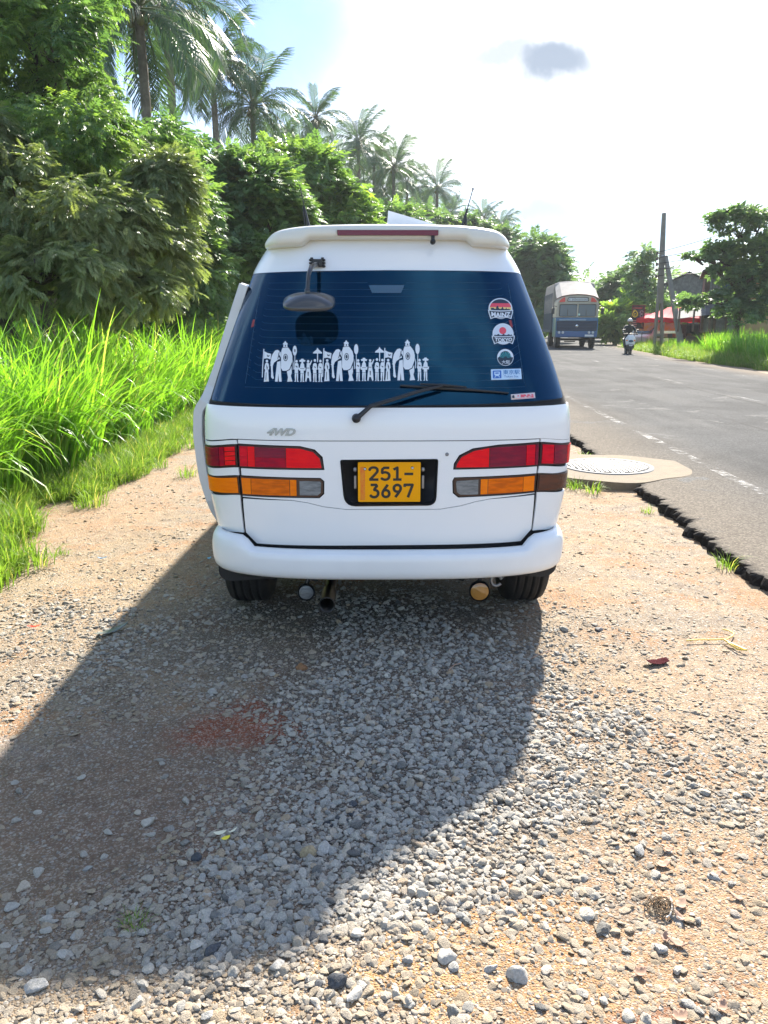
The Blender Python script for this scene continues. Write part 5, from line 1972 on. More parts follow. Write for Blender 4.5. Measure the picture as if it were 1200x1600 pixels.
# undergrowth below the palms and the wood that closes the horizon: masses nobody could count
r_ = np.random.default_rng(5)
lobes = []
for i in range(90):
    y = 26 + 90 * r_.random()
    x = float(np.clip(-14 + 13 * r_.random() + 0.02 * y, -14, road_c(y) - 7))
    lobes.append((x, y, 0.9 + 0.5 * r_.random(), 2.2, 2.2, 1.2 + 0.9 * r_.random()))
V, F, ti = crown_geo(lobes, 9000, 'fine', 0.75, 71, 0.2, 0.30, 0.4, 1.5)
tag(link('undergrowth', leaf_mesh('undergrowth', V, F, ti, LEAF_DEEP)), 'dense undergrowth below the palms', kind='stuff')
lobes = []
for i in range(120):
    a = R(-75 + 150 * i / 119)
    d = 150 + 25 * r_.random()
    lobes.append((d * math.sin(a), max(d * math.cos(a), 60), 3.5 + 2 * r_.random(), 7, 5, 4 + 3 * r_.random()))
V, F, ti = crown_geo(lobes, 9000, 'fine', 2.2, 72, 0.1, 0.30, 0.4, 4.0)
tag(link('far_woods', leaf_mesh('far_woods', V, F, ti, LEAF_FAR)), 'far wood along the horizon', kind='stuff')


# ---- coconut palms: a ringed trunk, each frond a part
def frond_mesh(seed, arch, n=34):
    r = np.random.default_rng(seed)
    V, F, T = [], [], []

    def add(pts, faces, t):
        b = len(V)
        V.extend(pts)
        F.extend([tuple(b + i for i in f) for f in faces])
        T.extend([t] * len(pts))
    spine = []
    ang = 0.0
    p = np.array([0.0, 0, 0])
    N = 16
    for i in range(N + 1):
        spine.append(p.copy())
        a = -arch * (i / N) ** 1.6
        p = p + np.array([math.cos(a), 0, math.sin(a)]) / N
    spine = np.array(spine)
    tw = r.uniform(0.1, 0.75)
    for i in range(N):
        w0, w1 = 0.014 * (1 - i / N) + 0.003, 0.014 * (1 - (i + 1) / N) + 0.003
        a, b = spine[i], spine[i + 1]
        add([a + [0, -w0, 0], a + [0, w0, 0], a + [0, 0, -w0], b + [0, -w1, 0], b + [0, w1, 0], b + [0, 0, -w1]], [(0, 1, 4, 3), (0, 3, 5, 2), (1, 2, 5, 4)], 0.75)
    for i in range(n):
        t = 0.16 + 0.83 * i / (n - 1)
        q = t * N
        k = min(int(q), N - 1)
        o = spine[k] + (spine[k + 1] - spine[k]) * (q - k)
        tan = unit(spine[min(k + 1, N)] - spine[k])
        ln = 0.30 * math.sin(math.pi * min(1, 0.18 + 0.80 * (1 - t) ** 0.8)) * r.uniform(0.8, 1.1) + 0.05
        for sd in (-1, 1):
            if r.random() < 0.06:
                continue
            d = unit(tan * (0.55 + 0.5 * t) + np.array([0, sd * 0.9, 0.22 - 0.35 * r.random()]))
            w_ = 0.017
            m_ = o + d * ln * 0.5 + np.array([0, 0, -0.10 * ln])
            e = o + d * ln * 0.86 + np.array([0, 0, -(0.42 + 0.3 * tw) * ln])
            s = tan * w_
            tint = float(np.clip(0.30 + 0.14 * r.normal() + 0.12 * t, 0, 0.9))
            add([o - s * 0.5, o + s * 0.5, m_ + s * 0.6, m_ - s * 0.6, e], [(0, 1, 2, 3), (3, 2, 4)], tint)
    me = bpy.data.meshes.new('frond')
    me.from_pydata([tuple(v) for v in V], [], F)
    me.update()
    me.materials.append(PALM_LEAF)
    a = me.attributes.new('tint', 'FLOAT', 'POINT')
    a.data.foreach_set('value', np.array(T, np.float32))
    return me


FRONDS = [frond_mesh(100 + i, a) for i, a in enumerate((0.55, 0.9, 1.25, 1.6, 1.9, 1.1))]
NUT = mat('coconut_husk', (0.16, 0.15, 0.04), 0.6, var=0.3)


def palm(xp, yp, span, Y, label, trunk_px=None, n=22, seed=0, tall=1.0):
    r = random.Random(seed * 17 + 3)
    x, y, z = spot(xp, yp, Y)
    bx = spot(trunk_px or xp, yp, Y)[0]
    g = gz(bx, Y)
    t = thing('coconut_palm', label, 'palm tree', (bx, Y, g), 0, 'coconut palms above the trees')
    H = z - g
    tr = 0.15 + 0.004 * H
    mb = MB()
    pts, rad = [], []
    for i in range(25):
        f = i / 24
        s = f * f * (3 - 2 * f)
        pts.append(((x - bx) * s + 0.05 * math.sin(3 * f + seed), 0.06 * math.sin(2 * f + seed), -0.2 + (H + 0.2) * f))
        rad.append(tr * (1.35 - 0.75 * f ** 0.5) * (1.0 if i % 2 else 1.07))
    mb.tube(pts, rad, 9)
    mb.build('trunk', PALM_BARK, t)
    L = span / 2 * Y / 1200 * 1.12
    for i in range(n):
        f = (i + 0.5) / n
        az = i * 2.399963 + r.uniform(-0.25, 0.25)
        el = R(78 - 118 * f ** 0.9 + r.uniform(-9, 9))
        k = min(4, int(f * 4.3)) if r.random() > 0.15 else 5
        o = link('frond', FRONDS[k], t)
        o.location = (x - bx + 0.10 * math.cos(az), 0.10 * math.sin(az), H - 0.25 * f)
        o.rotation_euler = Euler((r.uniform(-0.5, 0.5), -el, az), 'XYZ')
        s = L * r.uniform(0.88, 1.14)
        o.scale = (s, s * r.uniform(0.9, 1.15), s)
    if span > 60:
        for i in range(6):
            a = i * 1.05
            MB().blob((x - bx + 0.22 * math.cos(a), 0.22 * math.sin(a), H - 0.42 - 0.1 * (i % 2)), (0.12, 0.12, 0.15), 8, 6).build('coconut', NUT, t)
    return t


for i, a in enumerate((
        (214, 2, 235, 24, 'thick-trunked coconut palm whose crown leaves the top of the frame'),
        (258, -14, 200, 31, 'thin-trunked coconut palm just beside the thickest trunk'),
        (333, 92, 132, 40, 'tall coconut palm with a long bare trunk above the round tree', 334),
        (395, 160, 128, 42, 'heavy-crowned coconut palm with the densest fronds', 401),
        (493, 180, 76, 56, 'lone coconut palm standing clear over the spreading tree', 494),
        (436, 222, 72, 58, 'small coconut palm tucked behind the heavy-crowned one'),
        (470, 232, 78, 62, 'low coconut palm at the foot of the lone one'),
        (560, 218, 82, 66, 'coconut palm first in the row of the slope, reaching highest there'),
        (585, 244, 66, 74, 'coconut palm second in the row, close to the highest of the slope'),
        (616, 258, 78, 70, 'coconut palm third in the row with broad fronds'),
        (526, 256, 68, 76, 'coconut palm in the hollow before the slope row'),
        (548, 290, 62, 80, 'coconut palm half sunk among the slope row'),
        (600, 295, 66, 78, 'lower coconut palm under the broad-fronded one'),
        (636, 282, 60, 84, 'coconut palm thin against the sky after the broad-fronded one'),
        (684, 292, 66, 84, 'coconut palm with an open star of fronds right of the roof hatch'),
        (660, 318, 56, 96, 'short coconut palm beside the star-crowned one'),
        (706, 330, 44, 105, 'coconut palm just over the roof hatch end'),
        (756, 338, 50, 110, 'first of the far coconut palms over the spoiler corner'),
        (782, 350, 48, 112, 'last far coconut palm towards the dense tree'),
        (742, 352, 40, 118, 'lowest far coconut palm over the spoiler'),
        (876, 408, 44, 85, 'coconut palm leaning out of the dense tree by the truck', 868),
        (420, 262, 60, 52, 'coconut palm showing only fronds above the round tree'),
        (575, 318, 54, 70, 'stubby coconut palm just above the roof aerial'))):
    xp, yp, span, Y, label = a[:5]
    palm(xp, yp, span, Y, label, a[5] if len(a) > 5 else None, 36 if span > 100 else 28, i)


# ---- grass: blades in tussocks
def tussock(seed, n, h, wdt, lean, spread, segs=6, tip_mix=0.2):
    r = np.random.default_rng(seed)
    V, F, T = [], [], []
    for i in range(n):
        az = r.uniform(0, 2 * math.pi)
        b = np.array([math.cos(az), math.sin(az), 0]) * spread * r.random() ** 0.5
        a2 = az + r.normal() * 0.7
        dr = np.array([math.cos(a2), math.sin(a2), 0])
        sd = np.array([-dr[1], dr[0], 0])
        sd = unit(sd + 0.6 * r.normal(size=3) * np.array([1, 1, 0.1]))
        hh = h * r.uniform(0.55, 1.12)
        ln = lean * r.uniform(0.25, 1.25)
        droop = r.uniform(0.5, 1.6)
        tint = float(np.clip(0.38 + 0.2 * r.normal(), 0, 0.86)) if r.random() > 0.06 else 0.97
        p0 = len(V)
        p = b.copy()
        ang = R(88) - 0.12 * r.random()
        for k in range(segs + 1):
            t = k / segs
            wk = wdt * (1.0 - t ** 2.2) * (0.55 + 0.45 * min(1, t * 4)) + 0.0006
            V += [p - sd * wk / 2, p + sd * wk / 2]
            T += [tint, tint]
            a_ = ang - ln * droop * t ** 1.7 * 1.9
            p = p + (dr * math.cos(a_) + np.array([0, 0, math.sin(a_)])) * hh / segs
        F += [(p0 + 2 * k, p0 + 2 * k + 1, p0 + 2 * k + 3, p0 + 2 * k + 2) for k in range(segs)]
    return np.array(V), F, np.array(T)


def tussock_mesh(name, m, *a, **k):
    V, F, T = tussock(*a, **k)
    me = mesh_from(name, V, F, m, smooth=True)
    at = me.attributes.new('tint', 'FLOAT', 'POINT')
    at.data.foreach_set('value', T.astype(np.float32))
    return me


TALL = [tussock_mesh('tussock', GRASS_MAT, 200 + i, 58, 1.42 + 0.12 * (i % 3), 0.034, 0.85 + 0.16 * (i % 4), 0.24, segs=8) for i in range(8)]
TURF = [tussock_mesh('tuft', TURF_MAT, 300 + i, 46, 0.17 + 0.05 * (i % 3), 0.0062, 1.55, 0.09, segs=4) for i in range(6)]
WEED = [tussock_mesh('weed_tuft', GRASS_MAT, 400 + i, 60, 1.15 + 0.12 * (i % 3), 0.035, 0.6, 0.30, segs=5) for i in range(5)]


def grass_field(name, xs, ys, templates, s0, s1, label, z=None, seed=0, mul=1.0):
    r = np.random.default_rng(seed)
    n = len(xs)
    s = r.uniform(s0, s1, n) * mul
    pts = np.stack([xs, ys, ground_h(xs, ys) - 0.02], 1)
    rot = np.stack([r.normal(0, 0.06, n), r.normal(0, 0.06, n), r.uniform(0, 6.28, n)], 1)
    scl = np.stack([s, s, s * r.uniform(0.85, 1.12, n)], 1)
    return scatter(name, pts, rot, scl, r.integers(0, len(templates), n), np.zeros(n), templates, label)


r_ = np.random.default_rng(21)
N = 2600
y_ = 2.2 + 34 * r_.random(N) ** 1.5
x_ = lot_edge(y_) - 0.55 - r_.random(N) ** 1.35 * (2.2 + 0.28 * y_)
den = fbm(x_ * 0.8, y_ * 0.8, 44)
k = (den > 0.33)
grass_field('tall_grass', x_[k], y_[k], TALL, 0.56, 1.0, 'dense bright green tall grass along the left side of the lot', seed=3)
N = 5200
y_ = 2.5 + 10 * r_.random(N) ** 1.1
x_ = lot_edge(y_) + 0.10 - r_.random(N) ** 0.8 * 0.95 + 0.12 * r_.normal(size=N) * (r_.random(N) < 0.15)
k = fbm(x_ * 2.2, y_ * 2.2, 46) > 0.36
grass_field('short_grass', x_[k], y_[k], TURF, 0.5, 1.2, 'short green verge grass between the tall grass and the gravel', seed=4)
N = 2300
y_ = 24 + 34 * r_.random(N) ** 1.3
edge = np.interp(y_, [20, 26, 30, 36, 48, 60], [15.2, 14.5, 14.4, 14.8, 15.6, 18.6])
x_ = edge + 0.2 + r_.random(N) ** 1.5 * 14
k = (fbm(x_ * 0.5, y_ * 0.5, 48) > 0.30) & ((x_ / y_ > 0.415) | (r_.random(N) < 0.55))
low = np.where(x_ / y_ > 0.415, 1.0, 0.62)
grass_field('roadside_weeds', x_[k], y_[k], WEED, 0.6, 1.1, 'bright green weeds and tall grass on the far roadside', seed=5, mul=low[k])
N = 2600
y_ = 22 + 28 * r_.random(N)
edge = np.interp(y_, [20, 26, 30, 36, 48, 60], [15.2, 14.5, 14.4, 14.8, 15.6, 18.6])
x_ = edge + r_.normal(size=N) * 0.35 - 0.1
grass_field('far_verge_grass', x_, y_, TURF, 1.3, 2.6, 'low grass fringe along the far road shoulder', seed=6)
y_ = np.concatenate([60 + 60 * r_.random(260), 52 + 20 * r_.random(120)])
x_ = road_c(y_) + np.concatenate([-5.2 - r_.random(260) * 8, 5.0 + r_.random(120) * 3])
grass_field('bend_grass', x_, y_, WEED, 0.6, 1.1, 'rough grass beside the bend of the road', seed=7)
# single tufts standing in the gravel and at the broken asphalt edge
for (xp, yp, s, lb) in ((62, 884, 1.0, 'sparse yellow-green tuft alone in the gravel near the verge'), (30, 872, 1.2, 'flat grass tuft close to the verge corner'), (93, 868, 0.6, 'tiny grass tuft beside the sparse one'),
                        (925, 770, 0.9, 'bright tuft growing under the manhole apron'), (898, 765, 0.8, 'dark green tuft at the apron corner by the van'), (912, 716, 0.9, 'yellowish tuft at the broken asphalt behind the manhole'),
                        (1136, 888, 0.7, 'small weed sprouting from the broken asphalt edge'), (212, 1444, 0.28, 'tiny green sprig among the loose stones'), (1012, 800, 0.5, 'low weed in the corner of the asphalt break'), (292, 745, 1.0, 'loose grass tuft on the bare earth beside the verge'), (880, 760, 0.8, 'grass tuft half hidden by the van corner')):
    x, y = floor_at(xp, yp)
    o = tag(link('grass_tuft', TURF[int(xp) % 6]), lb, 'grass tuft', 'single tufts in the gravel')
    o.location = (x, y, gz(x, y) - 0.01)
    o.rotation_euler = (0, 0, xp)
    o.scale = (s * 1.1, s * 1.1, s * 0.75)

# ================================================================== ACROSS THE ROAD
BLUE = mat('truck_blue', (0.002, 0.12, 0.29), 0.35, coat=0.3, var=0.15, vscale=2)
DBLUE = mat('truck_grille_blue', (0.005, 0.022, 0.055), 0.45, var=0.3, vscale=6)
TCREAM = mat('truck_cream', (0.56, 0.50, 0.40), 0.5, var=0.15, vscale=3)
CANVAS = mat('pale_canvas', (0.44, 0.41, 0.375), 0.9, var=0.18, vscale=2.5, bump=0.4, bscale=9)
DARKCANVAS = mat('dark_side_sheet', (0.07, 0.10, 0.12), 0.8, var=0.3)
DARK = mat('dark_void', (0.010, 0.011, 0.013), 0.8)
TGLASS = mat('dusty_windscreen', (0.06, 0.11, 0.155), 0.12, spec=0.5)
LAMPG = mat('lamp_glass', (0.62, 0.66, 0.68), 0.15, coat=0.5)
SIGNRED = mat('lamp_red_panel', (0.70, 0.07, 0.05), 0.4)
WHITEP = mat('white_enamel', (0.68, 0.70, 0.72), 0.4)
WOODG = mat('weathered_grey_timber', (0.20, 0.195, 0.19), 0.9, var=0.4, vscale=4, bump=0.5, bscale=20)
WOODB = mat('brown_timber', (0.15, 0.10, 0.075), 0.9, var=0.4, vscale=4, bump=0.5, bscale=20)
ROOFG = mat('rusty_sheet_roof', (0.16, 0.14, 0.125), 0.8, var=0.4, vscale=1.5)
OCHRE = mat('ochre_plaster', (0.52, 0.33, 0.17), 0.9, var=0.25, vscale=1.2)
ORANGEW = mat('orange_painted_wall', (0.55, 0.25, 0.11), 0.9, var=0.25, vscale=1.5)
CONCP = mat('weathered_concrete_pole', (0.24, 0.225, 0.20), 0.9, var=0.25, vscale=2, bump=0.3)

tx, ty = spot(899, 546.7, 45.2)[:2]
tz = float(road_h(tx, ty)) - 0.01
truck = thing('lorry', 'old blue and cream lorry with a pale canvas-covered load coming down the road', 'lorry', (tx, ty, tz), math.atan2(-0.11, 1))
# local frame: x to the right of the picture, y away from us, z up
mb = MB()
mb.prism(arcpoly([(-1.17, 0.62), (1.17, 0.62), (1.19, 1.20), (1.19, 1.74), (-1.19, 1.74), (-1.19, 1.20)], 0.06), 0.05, 1.9)
mb.build('cab', BLUE, truck)
mb = MB()
mb.prism(arcpoly([(-1.19, 1.742), (1.19, 1.742), (1.14, 2.62), (0.95, 2.83), (0.5, 2.94), (0, 2.97), (-0.5, 2.94), (-0.95, 2.83), (-1.14, 2.62)], 0.04), 0.08, 1.9)
mb.build('cab_top', TCREAM, truck)
for x0, x1 in ((-0.98, -0.05), (0.06, 0.99)):
    mb = MB()
    mb.prism(arcpoly([(x0 - 0.035, 1.785), (x1 + 0.035, 1.785), (x1 + 0.035, 2.475), (x0 - 0.035, 2.475)], 0.09), 0.05, 0.10)
    fr = mb.build('windscreen_frame', RUBBER, truck)
    MB().prism(arcpoly([(x0, 1.82), (x1, 1.82), (x1, 2.44), (x0, 2.44)], 0.07), 0.04, 0.06).build('windscreen', TGLASS, fr)
    mb = MB()
    cx_ = (x0 + x1) / 2 - 0.02
    mb.tube([(cx_, 0.02, 1.76), (cx_ - 0.03, 0.03, 2.18)], 0.012, 5)
    mb.build('wiper', BLACKP, truck)
MB().box((0.10, 0.035, 1.90), (0.10, 0.006, 0.11)).build('windscreen_sticker', mat('pale_green_sticker', (0.45, 0.66, 0.60), 0.6), truck)
mb = MB()
mb.prism(arcpoly([(-0.60, 2.62), (0.60, 2.62), (0.58, 2.84), (-0.56, 2.84)], 0.04), 0.03, 0.09)
bd = mb.build('name_board', RUBBER, truck)
MB().prism(arcpoly([(-0.56, 2.655), (0.56, 2.655), (0.54, 2.805), (-0.53, 2.805)], 0.03), 0.02, 0.04).build('board_face', WHITEP, bd)
rb = random.Random(3)
mb = MB()
x = -0.49
while x < 0.50:
    wd = rb.uniform(0.045, 0.075)
    if not (-0.42 < x < -0.36 or 0.0 < x < 0.05):
        mb.tube([(x + wd / 2 + wd * 0.5 * math.cos(a), 0.016, 2.73 + 0.032 * math.sin(a)) for a in np.linspace(0.4, 5.6, 8)], 0.011, 4)
        if rb.random() < 0.5:
            mb.tube([(x + wd * 0.3, 0.016, 2.765), (x + wd * 0.8, 0.016, 2.782)], 0.009, 4)
    x += wd + 0.022
mb.build('board_lettering', INK, bd)
for sg in (-1, 1):
    mb = MB()
    mb.prism([(sg * 0.72, 2.60), (sg * 1.04, 2.58), (sg * 1.02, 2.66), (sg * 0.93, 2.76), (sg * 0.82, 2.83), (sg * 0.73, 2.85)][::sg], 0.03, 0.09)
    mb.build('marker_lamp', SIGNRED, truck)
mb = MB()
mb.box((0, 0.03, 2.50), (2.30, 0.10, 0.035), bev=0.01)
mb.box((0, 0.03, 1.765), (2.36, 0.06, 0.03), bev=0.01)
mb.box((-1.12, 0.05, 2.13), (0.07, 0.06, 0.74), bev=0.01)
mb.box((1.12, 0.05, 2.13), (0.07, 0.06, 0.74), bev=0.01)
mb.box((0.005, 0.05, 2.13), (0.075, 0.06, 0.72), bev=0.01)
mb.build('cab_trim', TCREAM, truck)
mb = MB()
mb.prism(arcpoly([(-1.12, 1.0), (1.12, 1.0), (1.14, 1.55), (-1.14, 1.55)], 0.04), 0.02, 0.06)
gr = mb.build('grille', DBLUE, truck)
for k in range(6):
    MB().box((0, 0.012, 1.07 + k * 0.083), (2.16, 0.035, 0.03), bev=0.008).build('grille_slat', mat('grille_slat_blue', (0.01, 0.045, 0.11), 0.4), gr)
MB().lathe([(0, -0.03), (0.06, -0.028), (0.09, -0.01), (0.09, 0.02)], (0, 0.0, 1.27), 'Y', 18).build('grille_emblem', CHROME, gr)
mb = MB()
mb.box((-0.25, 0.01, 1.60), (1.5, 0.05, 0.04), bev=0.01)
mb.build('bonnet_bar', mat('pale_blue_bar', (0.40, 0.55, 0.68), 0.4), truck)
mb = MB()
mb.box((0, 0.0, 0.80), (2.30, 0.10, 0.30), bev=0.02)
bpr = mb.build('bumper', mat('truck_bumper_blue', (0.02, 0.10, 0.27), 0.4, coat=0.2), truck)
for x in (-0.98, -0.77, 0.70, 0.91):
    mb = MB()
    mb.lathe([(0.085, -0.06), (0.09, -0.045), (0.09, 0.03)], (x, -0.02, 0.90), 'Y', 16)
    hl = mb.build('headlight', DBLUE, truck)
    MB().lathe([(0, -0.075), (0.04, -0.072), (0.07, -0.062), (0.074, -0.04)], (x, -0.02, 0.90), 'Y', 16).build('lamp_glass', LAMPG, hl)
MB().box((0.72, -0.058, 0.73), (0.50, 0.012, 0.11), bev=0.004).build('number_plate', WHITEP, truck)
mb = MB()
mb.prism(arcpoly([(-0.62, 0.36), (0.0, 0.36), (0.02, 0.42), (-0.60, 0.42)], 0.01), 0.4, 0.5)
mb.box((0, 2.6, 0.72), (0.9, 5.2, 0.22))
mb.tube([(-1.0, 0.9, 0.5), (1.0, 0.9, 0.5)], 0.07, 8)
mb.build('chassis', DARK, truck)
for sg in (-1, 1):
    for wy in (0.75, 4.6):
        wh = bpy.data.objects.new('wheel', None)
        C.objects.link(wh)
        wh.parent = truck
        wh.location = (sg * 0.98, wy, 0.48)
        MB().lathe([(0.26, -0.13), (0.40, -0.14), (0.47, -0.12), (0.49, -0.08), (0.49, 0.08), (0.47, 0.12), (0.40, 0.14), (0.26, 0.13)], axis='X', n=28).build('tyre', TYRE, wh)
        MB().lathe([(0, sg * 0.02), (0.12, sg * 0.06), (0.2, sg * 0.05), (0.262, sg * 0.12), (0.262, -sg * 0.12)], axis='X', n=20).build('rim', STEEL, wh)
    mb = MB()
    mb.tube([(sg * 1.16, 0.15, 2.35), (sg * 1.36, 0.02, 2.38), (sg * 1.38, 0.0, 2.15)], 0.018, 6)
    mb.box((sg * 1.38, -0.01, 2.10), (0.17, 0.05, 0.34), bev=0.02)
    mb.build('wing_mirror', BLACKP, truck)
# load bed under its canvas
mb = MB()
mb.box((-0.02, 4.55, 1.55), (2.44, 5.1, 1.1), bev=0.03)
mb.box((-0.02, 4.55, 0.96), (2.56, 5.1, 0.16), bev=0.02)
lb_ = mb.build('load_bed', DARKCANVAS, truck)
for k in range(9):
    MB().box((-1.255, 2.1 + k * 0.6, 2.0), (0.03, 0.09, 2.3), bev=0.01).build('side_post', mat('blue_side_post', (0.05, 0.09, 0.13), 0.6), lb_)
secs = []
hoop = [(-1.24, 2.0), (-1.25, 2.75), (-1.22, 3.25), (-1.17, 3.66), (-0.9, 3.76), (-0.4, 3.80), (0.1, 3.80), (0.7, 3.77), (1.10, 3.70), (1.17, 3.56), (1.21, 3.1), (1.22, 2.6), (1.22, 2.0)]
V, F = [], []
Yc = [1.86, 1.95, 2.2, 2.8, 3.5, 4.2, 4.9, 5.6, 6.3, 7.0, 7.08]
for j, y in enumerate(Yc):
    for x, z in hoop:
        s_ = 0.985 if j in (0, len(Yc) - 1) else 1.0
        V.append((x * s_ - 0.0, y, z * s_ + (0.03 * math.sin(y * 4.4) if z > 3 else 0) - (0.45 * (1 - min(1, max(0, (y - 1.86) / 0.5))) * (1 if z > 3.5 else 0)) * 0))
nh = len(hoop)
F = [(i * nh + k, (i + 1) * nh + k, (i + 1) * nh + k + 1, i * nh + k + 1) for i in range(len(Yc) - 1) for k in range(nh - 1)]
F += [tuple(range(nh)), tuple(range((len(Yc) - 1) * nh, len(Yc) * nh))[::-1]]
me = mesh_from('canvas_cover', V, F, CANVAS, smooth=False)
cv = link('canvas_cover', me, truck)
mb = MB()
mb.add([(-1.16, 1.84, 3.55), (1.14, 1.84, 3.45), (1.18, 0.25, 2.78), (0.9, 0.20, 2.93), (0.0, 0.16, 3.04), (-0.9, 0.20, 2.93), (-1.18, 0.25, 2.78), (-0.9, 1.84, 3.72), (0, 1.84, 3.79), (0.9, 1.84, 3.70)],
       [(6, 5, 7, 0), (5, 4, 8, 7), (4, 3, 9, 8), (3, 2, 1, 9)])
fl = mb.build('canvas_flap', CANVAS, truck)
so = fl.modifiers.new('thickness', 'SOLIDIFY')
so.thickness = 0.03
mb = MB()
mb.tube([(-1.18, 0.13, 2.76), (-0.9, 0.10, 2.90), (-0.45, 0.06, 2.985), (0.0, 0.04, 3.01), (0.45, 0.06, 2.985), (0.9, 0.10, 2.90), (1.18, 0.13, 2.76)], 0.035, 6)
mb.build('visor_rim', mat('brown_visor_rim', (0.16, 0.09, 0.07), 0.6), truck)

# ---- vehicles following
def small_car(name, label, cat, loc, rz, size, paint, glassm, low=False):
    L_, W_, H_ = size
    t = thing(name, label, cat, loc, rz, 'vehicles further up the road')
    mb = MB()
    mb.prism(arcpoly([(0, 0.28), (L_, 0.28), (L_, H_ * 0.55), (L_ * 0.92, H_ * 0.62), (L_ * 0.8, H_), (L_ * 0.28, H_), (L_ * 0.14, H_ * 0.62), (0.05, H_ * 0.5)], 0.08), -W_ / 2, W_ / 2, 'YZ')
    mb.build('body', paint, t)
    V = [(-W_ * 0.42, L_ * 0.135, H_ * 0.64), (W_ * 0.42, L_ * 0.135, H_ * 0.64), (W_ * 0.40, L_ * 0.255, H_ * 0.94), (-W_ * 0.40, L_ * 0.255, H_ * 0.94)]
    mb = MB()
    mb.add([(a, b - 0.04, c_) for a, b, c_ in V] + [(a, b + 0.04, c_) for a, b, c_ in V], [(0, 1, 2, 3), (4, 7, 6, 5), (0, 4, 5, 1), (1, 5, 6, 2), (2, 6, 7, 3), (3, 7, 4, 0)])
    mb.build('windscreen', glassm, t)
    for sg in (-1, 1):
        MB().blob((sg * W_ * 0.36, 0.05, H_ * 0.45), (0.13, 0.05, 0.08), 10, 6).build('headlight', LAMPG, t)
        for wy in (L_ * 0.18, L_ * 0.8):
            MB().lathe([(0.1, -0.09), (0.26, -0.1), (0.31, -0.07), (0.31, 0.07), (0.26, 0.1), (0.1, 0.09)], (sg * (W_ / 2 - 0.06), wy, 0.31), 'X', 18).build('wheel', TYRE, t)
    MB().box((0, 0.0, 0.36), (W_ * 0.92, 0.12, 0.16), bev=0.03).build('bumper', BLACKP, t)
    return t


x, y = spot(931, 522, 60)[:2]
small_car('silver_car', 'silver car half hidden behind the lorry', 'car', (x, y, float(road_h(x, y))), math.atan2(-0.2, 1), (4.0, 1.7, 1.5), mat('silver_paint', (0.42, 0.45, 0.48), 0.3, metal=0.3, coat=0.4), TGLASS)
x, y = spot(955, 520, 105)[:2]
small_car('dark_car', 'small dark vehicle parked at the bend by the shrubs', 'car', (x, y, 0.0), -0.3, (3.4, 1.6, 1.9), mat('dark_car_paint', (0.05, 0.055, 0.06), 0.4), TGLASS)
x, y = spot(1032, 530, 49)[:2]
small_car('white_parked_van', 'white vehicle parked by the red canopy', 'van', (x - 0.8, y + 2, -0.15), -0.9, (3.6, 1.6, 1.6), mat('parked_white', (0.62, 0.64, 0.66), 0.35, coat=0.3), TGLASS)

# ---- motor scooter and its rider
sx_, sy_ = spot(984, 557, 37.0)[:2]
sz_ = gz(sx_, sy_)
sc_rot = math.atan2(-0.16, 1)
scooter = thing('motor_scooter', 'white and black motor scooter coming along the road shoulder', 'scooter', (sx_, sy_, sz_), sc_rot)
SW = mat('scooter_white', (0.66, 0.68, 0.71), 0.3, coat=0.4)
mb = MB()
for wy, r in ((0.0, 0.0), (1.22, 0.0)):
    pass
for nm, wy in (('wheel', 0.10), ('wheel', 1.32)):
    wh = MB().lathe([(0.15, -0.04), (0.22, -0.055), (0.245, -0.03), (0.25, 0.0), (0.245, 0.03), (0.22, 0.055), (0.15, 0.04)], (0, wy, 0.25), 'X', 24).build(nm, TYRE, scooter)
    MB().lathe([(0, 0.02), (0.10, 0.025), (0.152, 0.035), (0.152, -0.035), (0.10, -0.025), (0, -0.02)], (0, wy, 0.25), 'X', 18).build('rim', STEEL, wh)
mb = MB()
mb.add([(-0.20, 0.16, 0.52), (0.20, 0.16, 0.52), (0.245, 0.20, 0.80), (0.12, 0.12, 0.98), (-0.12, 0.12, 0.98), (-0.245, 0.20, 0.80), (-0.08, -0.02, 0.58), (0.08, -0.02, 0.58), (0.10, 0.02, 0.84), (-0.10, 0.02, 0.84),
        (-0.17, 0.32, 0.5), (0.17, 0.32, 0.5), (0.2, 0.32, 0.82), (0.1, 0.3, 0.99), (-0.1, 0.3, 0.99), (-0.2, 0.32, 0.82)],
       [(6, 7, 8, 9), (7, 1, 2, 8), (6, 9, 5, 0), (9, 8, 3, 4), (8, 2, 3), (9, 4, 5), (0, 1, 7, 6), (10, 15, 14, 13, 12, 11), (0, 5, 15, 10), (5, 4, 14, 15), (4, 3, 13, 14), (3, 2, 12, 13), (2, 1, 11, 12), (1, 0, 10, 11)])
mb.build('front_fairing', SW, scooter)
MB().blob((0, -0.02, 0.70), (0.11, 0.035, 0.06), 12, 7).build('headlight', TGLASS, scooter)
for sg in (-1, 1):
    MB().blob((sg * 0.17, 0.08, 0.73), (0.045, 0.03, 0.03), 10, 6).build('indicator', ORANGE, scooter)
    mb = MB()
    mb.tube([(sg * 0.22, 0.30, 1.05), (sg * 0.30, 0.24, 1.18)], 0.008, 5)
    mb.box((sg * 0.32, 0.24, 1.21), (0.11, 0.02, 0.065), bev=0.01)
    mb.build('mirror', BLACKP, scooter)
mb = MB()
mb.tube([(-0.34, 0.36, 1.00), (-0.15, 0.30, 1.04), (0.15, 0.30, 1.04), (0.34, 0.36, 1.00)], 0.022, 8)
mb.build('handlebar', BLACKP, scooter)
mb = MB()
mb.tube([(-0.08, 0.10, 0.25), (-0.08, 0.22, 0.6)], 0.02, 6).tube([(0.08, 0.10, 0.25), (0.08, 0.22, 0.6)], 0.02, 6)
